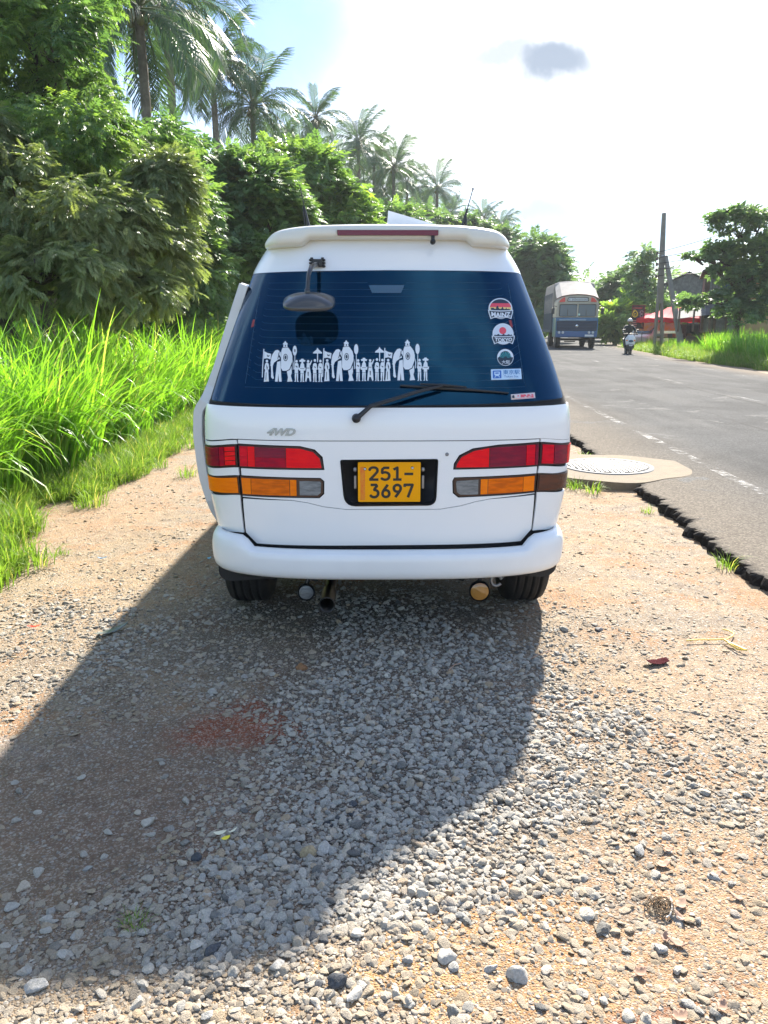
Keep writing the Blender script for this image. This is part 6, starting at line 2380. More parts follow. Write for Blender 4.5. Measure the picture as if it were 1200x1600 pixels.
mb.add([(-0.075, -0.12, 0.42), (0.075, -0.12, 0.42), (0.075, 0.12, 0.53), (-0.075, 0.12, 0.53), (-0.075, -0.10, 0.45), (0.075, -0.10, 0.45), (0.075, 0.12, 0.56), (-0.075, 0.12, 0.56)], [(0, 1, 2, 3), (4, 7, 6, 5), (0, 4, 5, 1), (1, 5, 6, 2), (2, 6, 7, 3), (3, 7, 4, 0)])
mb.build('fork', BLACKP, scooter)
mb = MB()
mb.prism(arcpoly([(0.30, 0.30), (0.75, 0.28), (1.35, 0.45), (1.62, 0.72), (1.55, 0.80), (0.80, 0.66), (0.62, 0.36), (0.34, 0.38)], 0.04), -0.16, 0.16, 'YZ')
mb.build('rear_body', BLACKP, scooter)
MB().prism(arcpoly([(0.72, 0.68), (1.50, 0.80), (1.50, 0.87), (0.74, 0.77)], 0.03), -0.14, 0.14, 'YZ').build('seat', RUBBER, scooter)
MB().box((0.0, -0.03, 0.50), (0.16, 0.01, 0.08)).build('number_plate', WHITEP, scooter)


def skinned(name, chain, m, parent, levels=2):
    """chain: {name: (pos, radius)}, edges; grown as one surface"""
    pts, rad, edges, root = chain
    me = bpy.data.meshes.new(name)
    me.from_pydata(pts, edges, [])
    o = link(name, me, parent)
    sk = o.modifiers.new('skin', 'SKIN')
    sk.use_smooth_shade = True
    for i, v in enumerate(me.skin_vertices[0].data):
        r = rad[i]
        v.radius = (r, r) if isinstance(r, (int, float)) else r
        v.use_root = i == root
    ss = o.modifiers.new('round', 'SUBSURF')
    ss.levels = ss.render_levels = levels
    me.materials.append(m)
    return o


rider = thing('person', 'scooter rider in a dark jacket and pale helmet', 'person', (sx_, sy_, sz_), sc_rot)
P = [(0, 0.98, 0.86), (0, 0.93, 1.06), (0, 0.86, 1.26), (0, 0.80, 1.42), (0, 0.77, 1.50),            # pelvis, waist, chest, neck, base of head
     (-0.17, 0.84, 1.36), (-0.29, 0.66, 1.16), (-0.30, 0.42, 1.05), (0.17, 0.84, 1.36), (0.29, 0.66, 1.16), (0.30, 0.42, 1.05),
     (-0.12, 0.92, 0.82), (-0.20, 0.52, 0.78), (-0.17, 0.46, 0.42), (-0.17, 0.36, 0.36), (0.12, 0.92, 0.82), (0.20, 0.52, 0.78), (0.17, 0.46, 0.42), (0.17, 0.36, 0.36)]
Rr = [(0.17, 0.13), (0.15, 0.11), (0.18, 0.12), 0.06, 0.055, 0.075, 0.058, 0.042, 0.075, 0.058, 0.042, 0.095, 0.075, 0.055, 0.045, 0.095, 0.075, 0.055, 0.045]
Ed = [(0, 1), (1, 2), (2, 3), (3, 4), (2, 5), (5, 6), (6, 7), (2, 8), (8, 9), (9, 10), (0, 11), (11, 12), (12, 13), (13, 14), (0, 15), (15, 16), (16, 17), (17, 18)]
JACKET = mat('dark_jacket', (0.018, 0.028, 0.032), 0.7, var=0.3)
SKIN = mat('brown_skin', (0.22, 0.11, 0.065), 0.5)
skinned('body', (P, Rr, Ed, 0), JACKET, rider, 1)
mb = MB()
mb.blob((0, 0.72, 1.60), (0.085, 0.10, 0.12), 14, 10)
mb.blob((0, 0.622, 1.595), (0.016, 0.025, 0.022), 8, 6)
hd = mb.build('head', SKIN, rider)
for sg in (-1, 1):
    MB().blob((sg * 0.035, 0.632, 1.615), (0.014, 0.008, 0.008), 8, 5).build('eye', INK, hd)
MB().box((0, 0.632, 1.55), (0.045, 0.012, 0.010), bev=0.003).build('mouth', mat('lips', (0.2, 0.07, 0.06), 0.5), hd)
vs = MB()
prof = [(math.sin(a) * 0.128, math.cos(a) * 0.125) for a in np.linspace(0, R(100), 9)]
vs.lathe([(r, z) for r, z in prof] + [(0.115, -0.02)], (0, 0.735, 1.625), 'Z', 20)
vs.build('helmet', mat('pale_helmet', (0.62, 0.60, 0.56), 0.3, coat=0.5), rider)
for sg in (-1, 1):
    for k in range(4):
        MB().tube([(sg * (0.27 + k * 0.018), 0.39, 1.04), (sg * (0.27 + k * 0.018), 0.35, 1.035), (sg * (0.27 + k * 0.018), 0.335, 1.005), (sg * (0.27 + k * 0.018), 0.36, 0.985)], [0.010, 0.009, 0.008, 0.006], 6).build('finger', SKIN, rider)
    MB().tube([(sg * 0.26, 0.40, 1.035), (sg * 0.235, 0.375, 1.02), (sg * 0.235, 0.35, 1.0)], [0.011, 0.010, 0.007], 6).build('thumb', SKIN, rider)

# ---- red canopy
cx0, cy0 = spot(1052, 505, 49)[:2]
cz0 = gz(cx0, cy0)
tent = thing('canopy', 'red pop-up canopy over a roadside stall', 'canopy', (cx0, cy0, cz0), 0.22)
CRED = leaf_mat('red_canopy_cloth', (0.72, 0.025, 0.05), (0.72, 0.025, 0.05), None, 0.25, 0.7, 0.2)
CRED.node_tree.nodes['Translucent BSDF'].inputs[0].default_value = (0.7, 0.05, 0.06, 1)
for l in list(CRED.node_tree.links):
    if l.to_node.bl_idname == 'ShaderNodeBsdfTranslucent':
        CRED.node_tree.links.remove(l)
hw, zt, ze = 1.72, 2.78, 1.98
V, F = [], []
n = 13
for i in range(n):
    for j in range(n):
        u, v = -1 + 2 * i / (n - 1), -1 + 2 * j / (n - 1)
        m_ = max(abs(u), abs(v))
        V.append((u * hw, v * hw, ze + (zt - ze) * (1 - m_) ** 1.35 - 0.05 * math.sin(math.pi * min(abs(u), abs(v)) if m_ > 0.99 else 0)))
F = [(i * n + j, (i + 1) * n + j, (i + 1) * n + j + 1, i * n + j + 1) for i in range(n - 1) for j in range(n - 1)]
b = len(V)
rim = [(i, 0) for i in range(n)] + [(n - 1, j) for j in range(1, n)] + [(i, n - 1) for i in range(n - 2, -1, -1)] + [(0, j) for j in range(n - 2, 0, -1)]
for i, j in rim:
    p = V[i * n + j]
    V.append((p[0] * 1.008, p[1] * 1.008, p[2] - 0.24 - 0.03 * ((i + j) % 2)))
for k in range(len(rim)):
    (i, j), (i2, j2) = rim[k], rim[(k + 1) % len(rim)]
    F.append((i * n + j, i2 * n + j2, b + (k + 1) % len(rim), b + k))
link('canopy_cloth', mesh_from('canopy_cloth', V, F, CRED, smooth=False), tent)
for sx in (-1, 1):
    for sy in (-1, 1):
        MB().tube([(sx * hw * 0.97, sy * hw * 0.97, 0), (sx * hw * 0.97, sy * hw * 0.97, 1.96)], 0.03, 6).build('leg', mat('grey_pole', (0.25, 0.26, 0.27), 0.5), tent)
# the stall under it
stall = thing('stall_table', 'low stall table with boxes of goods under the red canopy', 'stall', (cx0 + 0.2, cy0 + 0.2, cz0), 0.22)
MB().box((0, 0, 0.78), (2.4, 0.9, 0.05), bev=0.01).build('table_top', WOODB, stall)
for sx in (-1, 1):
    for sy in (-1, 1):
        MB().box((sx * 1.1, sy * 0.38, 0.38), (0.06, 0.06, 0.76)).build('leg', WOODB, stall)
for i in range(7):
    o = MB().box((0, 0, 0.11), (0.27, 0.34, 0.22), bev=0.02).build('goods_box', mat('goods_%d' % i, [(0.30, 0.38, 0.12), (0.45, 0.40, 0.32), (0.16, 0.28, 0.30), (0.50, 0.20, 0.08), (0.12, 0.2, 0.08), (0.4, 0.42, 0.42), (0.25, 0.16, 0.1)][i], 0.7, var=0.3))
    o.location = (cx0 + 0.2 + (-1.0 + i * 0.33) * math.cos(0.22), cy0 + 0.2 + (-1.0 + i * 0.33) * math.sin(0.22), cz0 + 0.806)
    tag(o, ['olive', 'cream', 'teal', 'orange', 'dark green', 'pale grey', 'brown'][i] + ' box of goods on the stall table', 'box', 'boxes on the stall')
# a person-high shelf beside
bx, by = spot(1090, 510, 49)[:2]
mb = MB()
mb.box((0, 0, 1.55), (1.6, 0.9, 0.08))
mb.box((-0.75, 0, 0.77), (0.08, 0.8, 1.5)).box((0.75, 0, 0.77), (0.08, 0.8, 1.5)).box((0, 0.4, 0.8), (1.5, 0.05, 1.4))
kz = thing('kiosk', 'dark timber kiosk between the canopy and the house', 'kiosk', (bx, by + 0.4, gz(bx, by)), 0.15)
mb.build('frame', DARK, kz)
MB().box((0, -0.42, 0.45), (1.5, 0.05, 0.9), bev=0.01).build('front_panel', WOODG, kz)

# ---- yellow and white banner by the canopy, the tall sign board
bx, by = spot(1022, 500, 51)[:2]
bn = thing('banner', 'yellow and white shop banner strung behind the canopy', 'banner', (bx, by, gz(bx, by)), 0.0)
MB().box((0.3, 0, 2.0), (3.0, 0.03, 0.55)).build('white_band', mat('faded_white_print', (0.62, 0.62, 0.60), 0.8, var=0.3, vscale=3), bn)
MB().box((0.3, -0.01, 1.42), (3.0, 0.03, 0.5)).build('yellow_band', mat('faded_yellow_print', (0.66, 0.42, 0.08), 0.8, var=0.4, vscale=3, var_col=(0.5, 0.5, 0.45)), bn)
for sx in (-1.2, 1.8):
    MB().tube([(sx, 0.03, -0.1), (sx, 0.03, 2.3)], 0.03, 6).build('post', WOODG, bn)
bx, by = spot(996, 505, 50)[:2]
sg_ = thing('sign_board', 'tall black food sign board with a big yellow letter', 'sign', (bx, by, gz(bx, by)), -0.05)
mb = MB()
mb.box((0, 0, 2.0), (0.80, 0.05, 1.46), bev=0.01)
mb.build('board', mat('black_sign_print', (0.018, 0.018, 0.022), 0.5), sg_)
mb = MB()
for a, b, c_, d in ((-0.39, 2.0, 0.03, 1.46), (0.39, 2.0, 0.03, 1.46)):
    mb.box((a, -0.03, b), (c_, 0.02, d))
mb.box((0, -0.03, 2.72), (0.80, 0.02, 0.03)).box((0, -0.03, 1.28), (0.80, 0.02, 0.03))
mb.build('frame', mat('red_sign_frame', (0.25, 0.05, 0.05), 0.5), sg_)
yl = mat('yellow_sign_print', (0.75, 0.60, 0.04), 0.5)
mb = MB()
mb.tube([(-0.20 + 0.15 * math.cos(a), -0.03, 2.18 + 0.17 * math.sin(a)) for a in np.linspace(R(100), R(420), 22)], 0.035, 6)
mb.tube([(-0.12, -0.03, 2.34), (-0.22, -0.03, 2.42), (-0.33, -0.03, 2.36)], 0.03, 6)
mb.tube([(-0.20 + 0.06 * math.cos(a), -0.03, 2.16 + 0.06 * math.sin(a)) for a in np.linspace(0, R(300), 10)], 0.022, 6)
mb.build('yellow_letter', yl, sg_)
gp_ = mat('grey_sign_print', (0.36, 0.37, 0.40), 0.5)
mb = MB()
mb.tube([(0.20 + 0.10 * math.cos(a), -0.03, 2.30 + 0.08 * math.sin(a)) for a in np.linspace(0, R(320), 12)], 0.022, 6)
mb.tube([(0.20 + 0.09 * math.cos(a), -0.03, 2.08 + 0.08 * math.sin(a)) for a in np.linspace(R(40), R(360), 12)], 0.022, 6)
mb.build('grey_letter', gp_, sg_)
rd = mat('red_sign_print', (0.50, 0.10, 0.08), 0.5, var=0.3, vscale=8)
mb = MB()
mb.tube([(-0.30 + 0.10 * k + 0.035 * math.cos(a), -0.03, 2.56 + 0.05 * math.sin(a)) for k in range(6) for a in np.linspace(0, R(300), 7)], 0.014, 5)
mb.build('red_heading', rd, sg_)
for k in range(4):
    MB().box((-0.18, -0.028, 1.78 - k * 0.12), (0.34 - 0.03 * k, 0.008, 0.06)).build('price_line', mat('pink_sign_print', (0.52, 0.20, 0.20), 0.5), sg_)
MB().tube([(0.08, -0.028, 1.75), (0.22, -0.028, 1.62), (0.34, -0.028, 1.40)], 0.05, 6).build('printed_dish', mat('printed_food', (0.30, 0.18, 0.12), 0.6, var=0.5, vscale=12), sg_)
for sx in (-0.34, 0.34):
    MB().tube([(sx, 0.03, -0.1), (sx, 0.03, 1.4)], 0.025, 6).build('post', STEEL, sg_)

# ---- concrete power pole with a long slot, a leaning strut and wires
px, py = spot(1031, 505, 46)[:2]
pz = gz(px, py)
top = spot(1037.5, 333, 46)
pole = thing('power_pole', 'tall slotted concrete power pole beside the canopy', 'power pole', (px, py, pz))
Hh = top[2] - pz
dx = top[0] - px
mb = MB()


def ppt(f, o):
    return (dx * f + o, 0, Hh * f)


def bar(mb_, f0, f1, o0, o1, w0, w1, d=0.13):
    a, b = ppt(f0, o0), ppt(f1, o1)
    vs = []
    for p, w_ in ((a, w0), (b, w1)):
        vs += [(p[0] - w_, -d, p[2]), (p[0] + w_, -d, p[2]), (p[0] + w_, d, p[2]), (p[0] - w_, d, p[2])]
    mb_.add(vs, [(0, 3, 2, 1), (4, 5, 6, 7), (0, 1, 5, 4), (1, 2, 6, 5), (2, 3, 7, 6), (3, 0, 4, 7)])


bar(mb, 0.36, 1.0, 0.0, 0.0, 0.17, 0.075)
bar(mb, -0.05, 0.362, -0.24, -0.115, 0.06, 0.055)
bar(mb, -0.05, 0.362, 0.24, 0.115, 0.06, 0.055)
for f in (0.12, 0.24):
    bar(mb, f, f + 0.02, 0, 0, 0.2, 0.2, 0.10)
mb.build('shaft', CONCP, pole)
for i, f in enumerate((0.72, 0.68, 0.64, 0.60, 0.555)):
    mb = MB()
    p = ppt(f, -0.24)
    mb.tube([(p[0] + 0.2, -0.02, p[2]), (p[0], -0.02, p[2])], 0.03, 6)
    mb.lathe([(0.0, -0.09), (0.06, -0.08), (0.075, -0.03), (0.05, 0.0), (0.075, 0.03), (0.06, 0.09), (0, 0.1)], (p[0] - 0.04, -0.02, p[2]), 'Z', 10)
    mb.build('insulator', mat('brown_insulator', (0.07, 0.055, 0.05), 0.35), pole)
sb_ = spot(1071, 520, 43.5)
stp = spot(1040, 400, 46)
strut = thing('pole_strut', 'leaning concrete strut propping the power pole', 'pole strut', (sb_[0], sb_[1], gz(sb_[0], sb_[1])))
mb = MB()
a = Vector((0, 0, -0.2))
b_ = Vector((stp[0] - sb_[0], stp[1] - sb_[1], stp[2] - gz(sb_[0], sb_[1])))
for q0, q1, w0, w1 in ((a, b_, 0.165, 0.085),):
    vs = []
    for p, w_ in ((q0, w0), (q1, w1)):
        vs += [(p[0] - w_, p[1] - 0.12, p[2]), (p[0] + w_, p[1] - 0.12, p[2]), (p[0] + w_, p[1] + 0.12, p[2]), (p[0] - w_, p[1] + 0.12, p[2])]
    mb.add(vs, [(0, 3, 2, 1), (4, 5, 6, 7), (0, 1, 5, 4), (1, 2, 6, 5), (2, 3, 7, 6), (3, 0, 4, 7)])
mb.build('shaft', CONCP, strut)
MB().box((b_[0] - 0.12, b_[1], b_[2]), (0.36, 0.3, 0.10), bev=0.02).build('clamp', STEEL, strut)
wires_to = [spot(1290, 300, 40), spot(1290, 325, 40), spot(1290, 348, 40), spot(1290, 371, 40), spot(1290, 392, 40)]
for i, f in enumerate((0.72, 0.68, 0.64, 0.60, 0.555)):
    p = ppt(f, -0.24)
    a = Vector((px + p[0] - 0.04, py - 0.02, pz + p[2] + 0.05))
    b_ = Vector(wires_to[i])
    pts = []
    for k in range(17):
        t = k / 16
        q = a.lerp(b_, t)
        q.z -= 0.25 * 4 * t * (1 - t)
        pts.append(q)
    tag(MB().tube(pts, 0.017, 5).build('power_line', BLACKP), ['topmost', 'second from the top', 'middle', 'second from the bottom', 'lowest'][i] + ' of the five wires running from the concrete pole', 'power line', 'wires on the pole')
p2 = spot(989, 415, 68)
fp = thing('timber_pole', 'short dark pole far behind among the trees by the slender tree', 'pole', (p2[0], p2[1], 0))
MB().tube([(0, 0, -0.2), (0, 0, p2[2])], [0.16, 0.11], 8).build('shaft', WOODB, fp)


# ---- buildings
def planks(parent, w_, z0, z1f, y, m, n, name='plank'):
    """upright boards, each a part"""
    for k in range(n):
        x0, x1 = -w_ / 2 + w_ * k / n, -w_ / 2 + w_ * (k + 1) / n
        g = 0.012
        d = 0.012 * ((k * 7) % 3)
        V = [(x0 + g, y - 0.03 - d, z0), (x1 - g, y - 0.03 - d, z0), (x1 - g, y - 0.03 - d, z1f(x1)), (x0 + g, y - 0.03 - d, z1f(x0)), (x0 + g, y + 0.02, z0), (x1 - g, y + 0.02, z0), (x1 - g, y + 0.02, z1f(x1)), (x0 + g, y + 0.02, z1f(x0))]
        MB().add(V, [(0, 1, 2, 3), (4, 7, 6, 5), (0, 4, 5, 1), (1, 5, 6, 2), (2, 6, 7, 3), (3, 7, 4, 0)]).build(name, m, parent)


bx, by = spot(1070, 505, 64)[:2]
barn = thing('grey_barn', 'grey weathered timber barn with a low gabled roof behind the strut', 'barn', (bx, by, 0), -0.37)
zt = spot(1070, 424, 64)[2]
zs = spot(1070, 447, 64)[2]
hw = 2.35
gab = lambda x: zt - 0.14 - (zt - zs) * abs(x) / hw
planks(barn, 2 * hw, 0, gab, 0, WOODG, 18)
mb = MB()
mb.prism([(-hw, 0), (hw, 0), (hw, zs - 0.16), (0, zt - 0.16), (-hw, zs - 0.16)], 0.05, 9)
mb.build('wall', WOODG, barn)
for sg in (-1, 1):
    mb = MB()
    e = 0.3
    mb.prism([(0, zt), (sg * (hw + e), zs - (zt - zs) * e / hw), (sg * (hw + e), zs - (zt - zs) * e / hw - 0.07), (0, zt - 0.07)], -0.3, 9.2)
    mb.build('roof_slope', ROOFG, barn)

bx, by = spot(1130, 505, 44)[:2]
house = thing('timber_house', 'two-storey timber house with an orange wall and overhanging roof behind the shade tree', 'house', (bx, by, gz(bx, by)), -0.36)
k44 = 44 / 1200 * 1.02
HX = lambda xp: (xp - 1130) * k44
HZ = lambda yp: spot(1130, yp, 44)[2] - gz(bx, by)
planks(house, HX(1150) - HX(1103), HZ(470), lambda x: HZ(436), 0.0, WOODG, 12)
mb = MB()
mb.box(((HX(1100) + HX(1240)) / 2, 3.2, HZ(452)), (HX(1240) - HX(1100), 6.2, HZ(430) - HZ(474)))
mb.build('upper_wall', WOODB, house)
MB().box(((HX(1150) + HX(1176)) / 2, 0.02, HZ(452)), (HX(1176) - HX(1150), 0.12, HZ(436) - HZ(468))).build('orange_wall', ORANGEW, house)
win_ = MB().box((HX(1128), -0.10, HZ(449)), (0.62, 0.06, 0.75)).build('window', mat('dull_window_frame', (0.20, 0.17, 0.2), 0.7), house)
for k in (-1, 1):
    MB().box((HX(1128) + k * 0.145, -0.14, HZ(449)), (0.24, 0.02, 0.62)).build('pane', TGLASS, win_)
mb = MB()
mb.prism([(HX(1094), HZ(423)), (HX(1118), HZ(409)), (HX(1250), HZ(402)), (HX(1250), HZ(406)), (HX(1118), HZ(414)), (HX(1094), HZ(426))], -0.9, 7)
mb.build('roof', mat('dark_eave', (0.07, 0.055, 0.05), 0.8, var=0.3), house)
mb = MB()
mb.box(((HX(1100) + HX(1150)) / 2, 3.0, HZ(495)), (HX(1150) - HX(1100), 5.8, HZ(474) - HZ(524)))
mb.build('ground_floor', DARK, house)
for xp in (1101, 1118, 1134, 1150):
    MB().box((HX(xp), -0.08, HZ(497)), (0.13, 0.13, HZ(474) - HZ(522))).build('post', WOODB, house)
for k in range(3):
    MB().box((HX(1109 + 16.5 * k), -0.02, HZ(508)), (0.52, 0.05, 0.75), bev=0.01).build('shutter', WOODG, house)
MB().box(((HX(1150) + HX(1195)) / 2, 0.05, HZ(500)), (HX(1195) - HX(1150), 0.2, HZ(480) - HZ(524))).build('ochre_wall', OCHRE, house)
# lean-to roof: sheets one by one
for k in range(9):
    x0 = HX(1066) + k * (HX(1134) - HX(1066)) / 9
    x1 = x0 + (HX(1134) - HX(1066)) / 9
    za, zb = HZ(480 + (9 - k) * 1.1), HZ(470 + (9 - k) * 1.2)
    MB().add([(x0, -1.5, za - 0.28), (x1 + 0.03, -1.5, za - 0.24), (x1 + 0.03, 0.0, zb), (x0, 0.0, zb - 0.04), (x0, -1.5, za - 0.30), (x1 + 0.03, -1.5, za - 0.26), (x1 + 0.03, 0.0, zb - 0.03), (x0, 0.0, zb - 0.07)], [(0, 1, 2, 3), (4, 7, 6, 5), (0, 4, 5, 1), (1, 5, 6, 2), (2, 6, 7, 3), (3, 7, 4, 0)]).build('roof_sheet', mat('tin_%d' % (k % 3), [(0.14, 0.15, 0.16), (0.19, 0.19, 0.19), (0.10, 0.105, 0.115)][k % 3], 0.8, metal=0.0, var=0.4, vscale=3), house)
for xp in (1068, 1088, 1110):
    MB().box((HX(xp), -1.4, HZ(500)), (0.10, 0.10, HZ(486) - HZ(522))).build('lean_to_post', WOODB, house)

# ---- wall and gate closing the far bend, a heap of yellow leaves
bx, by = spot(944, 515, 118)[:2]
fw = thing('boundary_wall', 'pale boundary wall closing the far end of the road', 'wall', (bx, by, 0), 0.1)
MB().box((0, 0, 0.9), (9, 0.25, 1.8)).build('wall_face', mat('pale_wall', (0.42, 0.45, 0.47), 0.9, var=0.2, vscale=0.6), fw)
MB().box((1.2, -0.2, 1.1), (2.2, 0.1, 1.5)).build('gate', mat('pale_blue_gate', (0.42, 0.55, 0.62), 0.6), fw)
hp = floor_at(962, 537, -0.12)
hx, hy = hp
r = np.random.default_rng(77)
V, F = [], []
for k in range(420):
    x, y = r.normal(0, 0.62), r.normal(0, 0.55)
    z = 0.02 + 0.20 * math.exp(-(x * x + y * y) / 0.5) * r.random() + 0.02
    a, t = r.uniform(0, 6.28), r.uniform(-0.6, 0.6)
    d, s = np.array([math.cos(a), math.sin(a), t]) * 0.09, np.array([-math.sin(a), math.cos(a), 0.1]) * 0.035
    b = len(V)
    c0 = np.array([x, y, z])
    V += [c0 - d, c0 + s, c0 + d, c0 - s]
    F.append((b, b + 1, b + 2, b + 3))
o = link('leaf_heap', mesh_from('leaf_heap', V, F, mat('yellow_dead_leaves', (0.50, 0.42, 0.10), 0.8, var=0.4, vscale=3), smooth=False))
o.location = (hx, hy, gz(hx, hy) + 0.02)
o.scale = (1.4, 1.2, 1.0)
tag(o, 'low heap of yellow dead leaves on the far road shoulder', 'leaf heap')

# ================================================================== GRAVEL, LOOSE STONES AND LITTER
def stone_mesh(name, seed, m, flat=0.54, sub=3):
    r = np.random.default_rng(seed)
    bm = bmesh.new()
    bmesh.ops.create_icosphere(bm, subdivisions=sub, radius=1)
    D = np.array([v.co[:] for v in bm.verts])
    D = unit(D)
    n = 15
    pn = unit(r.normal(size=(n, 3)))
    pd = r.uniform(0.55, 0.95, n)
    dots = D @ pn.T
    rad = np.min(np.where(dots > 0.05, pd / np.maximum(dots, 0.05), 9), 1)
    rad = np.minimum(rad, 1.15)
    P = D * rad[:, None] * np.array([1.0, r.uniform(0.68, 0.95), flat * r.uniform(0.8, 1.2)])
    P += 0.02 * r.normal(size=P.shape)
    for v, p in zip(bm.verts, P):
        v.co = p
    bmesh.ops.smooth_vert(bm, verts=bm.verts, factor=0.2, use_axis_x=True, use_axis_y=True, use_axis_z=True)
    me = bpy.data.meshes.new(name)
    bm.to_mesh(me)
    bm.free()
    me.polygons.foreach_set('use_smooth', np.ones(len(me.polygons), bool))
    me.set_sharp_from_angle(angle=R(28))
    me.materials.append(m)
    return me


def stone_material(name, by_object=False):
    m = bpy.data.materials.new(name)
    m.use_nodes = True
    t = NT(m.node_tree)
    p = t.n['Principled BSDF']
    oi = t.new('ShaderNodeObjectInfo')
    at = t.new('ShaderNodeAttribute', attribute_name='tint', attribute_type='INSTANCER')
    v = t.new('ShaderNodeTexCoord').outputs['Object']
    k = oi.outputs['Random']
    c = t.ramp(k, [(0.0, (0.14, 0.137, 0.13)), (0.07, (0.28, 0.268, 0.24)), (0.30, (0.43, 0.40, 0.35)), (0.65, (0.53, 0.49, 0.42)), (0.86, (0.39, 0.38, 0.355)), (0.94, (0.44, 0.33, 0.22)), (1.0, (0.64, 0.60, 0.52))])
    if not by_object:
        c = t.mix(t.math('MULTIPLY', at.outputs['Fac'], 0.75), c, (0.36, 0.275, 0.175))
    n = t.noise(v, 3.0, 5, 0.65)
    c = t.mix(0.65, c, t.mix(1.0, c, t.ramp(n, [(0.28, 0.62), (0.72, 1.25)]), 'MULTIPLY'))
    t.put(p.inputs['Base Color'], c)
    p.inputs['Roughness'].default_value = 0.85
    p.inputs['Specular IOR Level'].default_value = 0.3
    b = t.new('ShaderNodeBump')
    b.inputs['Strength'].default_value = 0.5
    b.inputs['Distance'].default_value = 0.15
    t.put(b.inputs['Height'], t.noise(v, 5.0, 5, 0.7))
    t.l.new(b.outputs[0], p.inputs['Normal'])
    return m


STONE = stone_material('crushed_stone')
STONES = [stone_mesh('gravel_stone', 500 + i, STONE) for i in range(12)]
GRIT = mat('earthy_grit', (0.30, 0.245, 0.18), 0.9)
_t = NT(GRIT.node_tree)
_t.put(_t.n['Principled BSDF'].inputs['Base Color'], _t.ramp(_t.new('ShaderNodeObjectInfo').outputs['Random'], [(0, (0.09, 0.078, 0.065)), (0.5, (0.21, 0.175, 0.135)), (0.85, (0.33, 0.28, 0.215)), (1.0, (0.44, 0.40, 0.34))]))
CHIPS = [stone_mesh('gravel_chip', 600 + i, GRIT, 0.42, 2) for i in range(6)]


def blob2(x, y, cx, cy, rx, ry, rot=0.0):
    dx, dy = x - cx, y - cy
    c, s = math.cos(rot), math.sin(rot)
    u, v = (dx * c + dy * s) / rx, (-dx * s + dy * c) / ry
    return np.exp(-(u * u + v * v))


def gravel_density(x, y):
    d = 0.19 + 0 * x
    d = d + 1.0 * blob2(x, y, -0.05, 2.75, 0.62, 0.95) + 0.75 * blob2(x, y, -0.05, 2.05, 0.38, 0.42) + 0.55 * blob2(x, y, -0.30, 3.6, 1.1, 0.7)
    d = d + 0.22 * blob2(x, y, -0.55, 1.55, 0.5, 0.22) + 0.5 * blob2(x, y, 0.62, 2.6, 0.45, 0.7) + 0.3 * blob2(x, y, -1.5, 3.7, 0.8, 0.9) + 0.35 * blob2(x, y, 1.1, 2.3, 0.3, 0.4)
    d = d - 0.55 * blob2(x, y, -0.85, 2.35, 0.42, 0.42) - 0.75 * blob2(x, y, -0.55, 2.63, 0.24, 0.17) - 0.45 * blob2(x, y, 0.12, 1.55, 0.22, 0.16) - 0.25 * blob2(x, y, 0.9, 1.8, 0.35, 0.3) - 0.3 * blob2(x, y, -0.95, 2.0, 0.3, 0.25)
    n = fbm(x * 2.3, y * 2.3, 71) - 0.5
    n2 = fbm(x * 7, y * 7, 72) - 0.5
    return np.clip(d * (1 + 1.6 * n + 1.1 * n2), 0.015, 1.35)


def gravel_points(n, seed, ymax=9.5):
    r = np.random.default_rng(seed)
    X, Y = [], []
    tot = 0
    while tot < n:
        m = n * 2
        y = 1.05 + (ymax - 1.05) * r.random(m) ** 1.75
        x = (r.random(m) * 2 - 1) * (0.66 * y + 0.55)
        # even per area: correct for the bias of the draw
        pdf = ((y - 1.05) / (ymax - 1.05)) ** (-0.75 / 1.75 * 1.0)
        ok = r.random(m) < gravel_density(x, y) * np.clip(1.15 - y / 14, 0.2, 1)
        ok &= (x > lot_edge(y) + 0.05) & (x < road_c(y) - 4.2) & ~((x - 2.28) ** 2 + (y - 7.72) ** 2 < 0.85 ** 2)
        X.append(x[ok])
        Y.append(y[ok])
        tot += int(ok.sum())
    return np.concatenate(X)[:n], np.concatenate(Y)[:n]


def gravel(name, n, seed, med, sig, lo, hi, templates, label, embed):
    x, y = gravel_points(n, seed)
    r = np.random.default_rng(seed + 1)
    s = np.clip(med * np.exp(sig * r.normal(size=n)), lo, hi)
    z = ground_h(x, y) + s * embed
    rot = np.stack([r.normal(0, 0.22, n), r.normal(0, 0.22, n), r.uniform(0, 6.28, n)], 1)
    scl = np.stack([s, s * r.uniform(0.8, 1.15, n), s * r.uniform(0.75, 1.2, n)], 1)
    dens = np.clip(gravel_density(x, y), 0, 1)
    fl = 0.42 + 0.62 * dens
    scl[:, 2] *= fl
    z = ground_h(x, y) + s * embed * fl - s * 0.10 * (1 - dens)
    dusty = np.clip(1.15 - 1.2 * gravel_density(x, y) + 0.25 * r.normal(size=n), 0, 1)
    return scatter(name, np.stack([x, y, z], 1), rot, scl, r.integers(0, len(templates), n), dusty, templates, label)


gravel('gravel', 30000, 81, 0.0090, 0.42, 0.004, 0.021, STONES, 'crushed grey stone spread over the lot', 0.22)
gravel('gravel_grit', 60000, 91, 0.0044, 0.42, 0.002, 0.009, CHIPS, 'fine grit and chips between the stones', 0.25)

# ---- the larger stones, one by one
STONE1 = stone_material('loose_stone', True)
BIG = [stone_mesh('loose_stone', 700 + i, STONE1, 0.62) for i in range(9)]


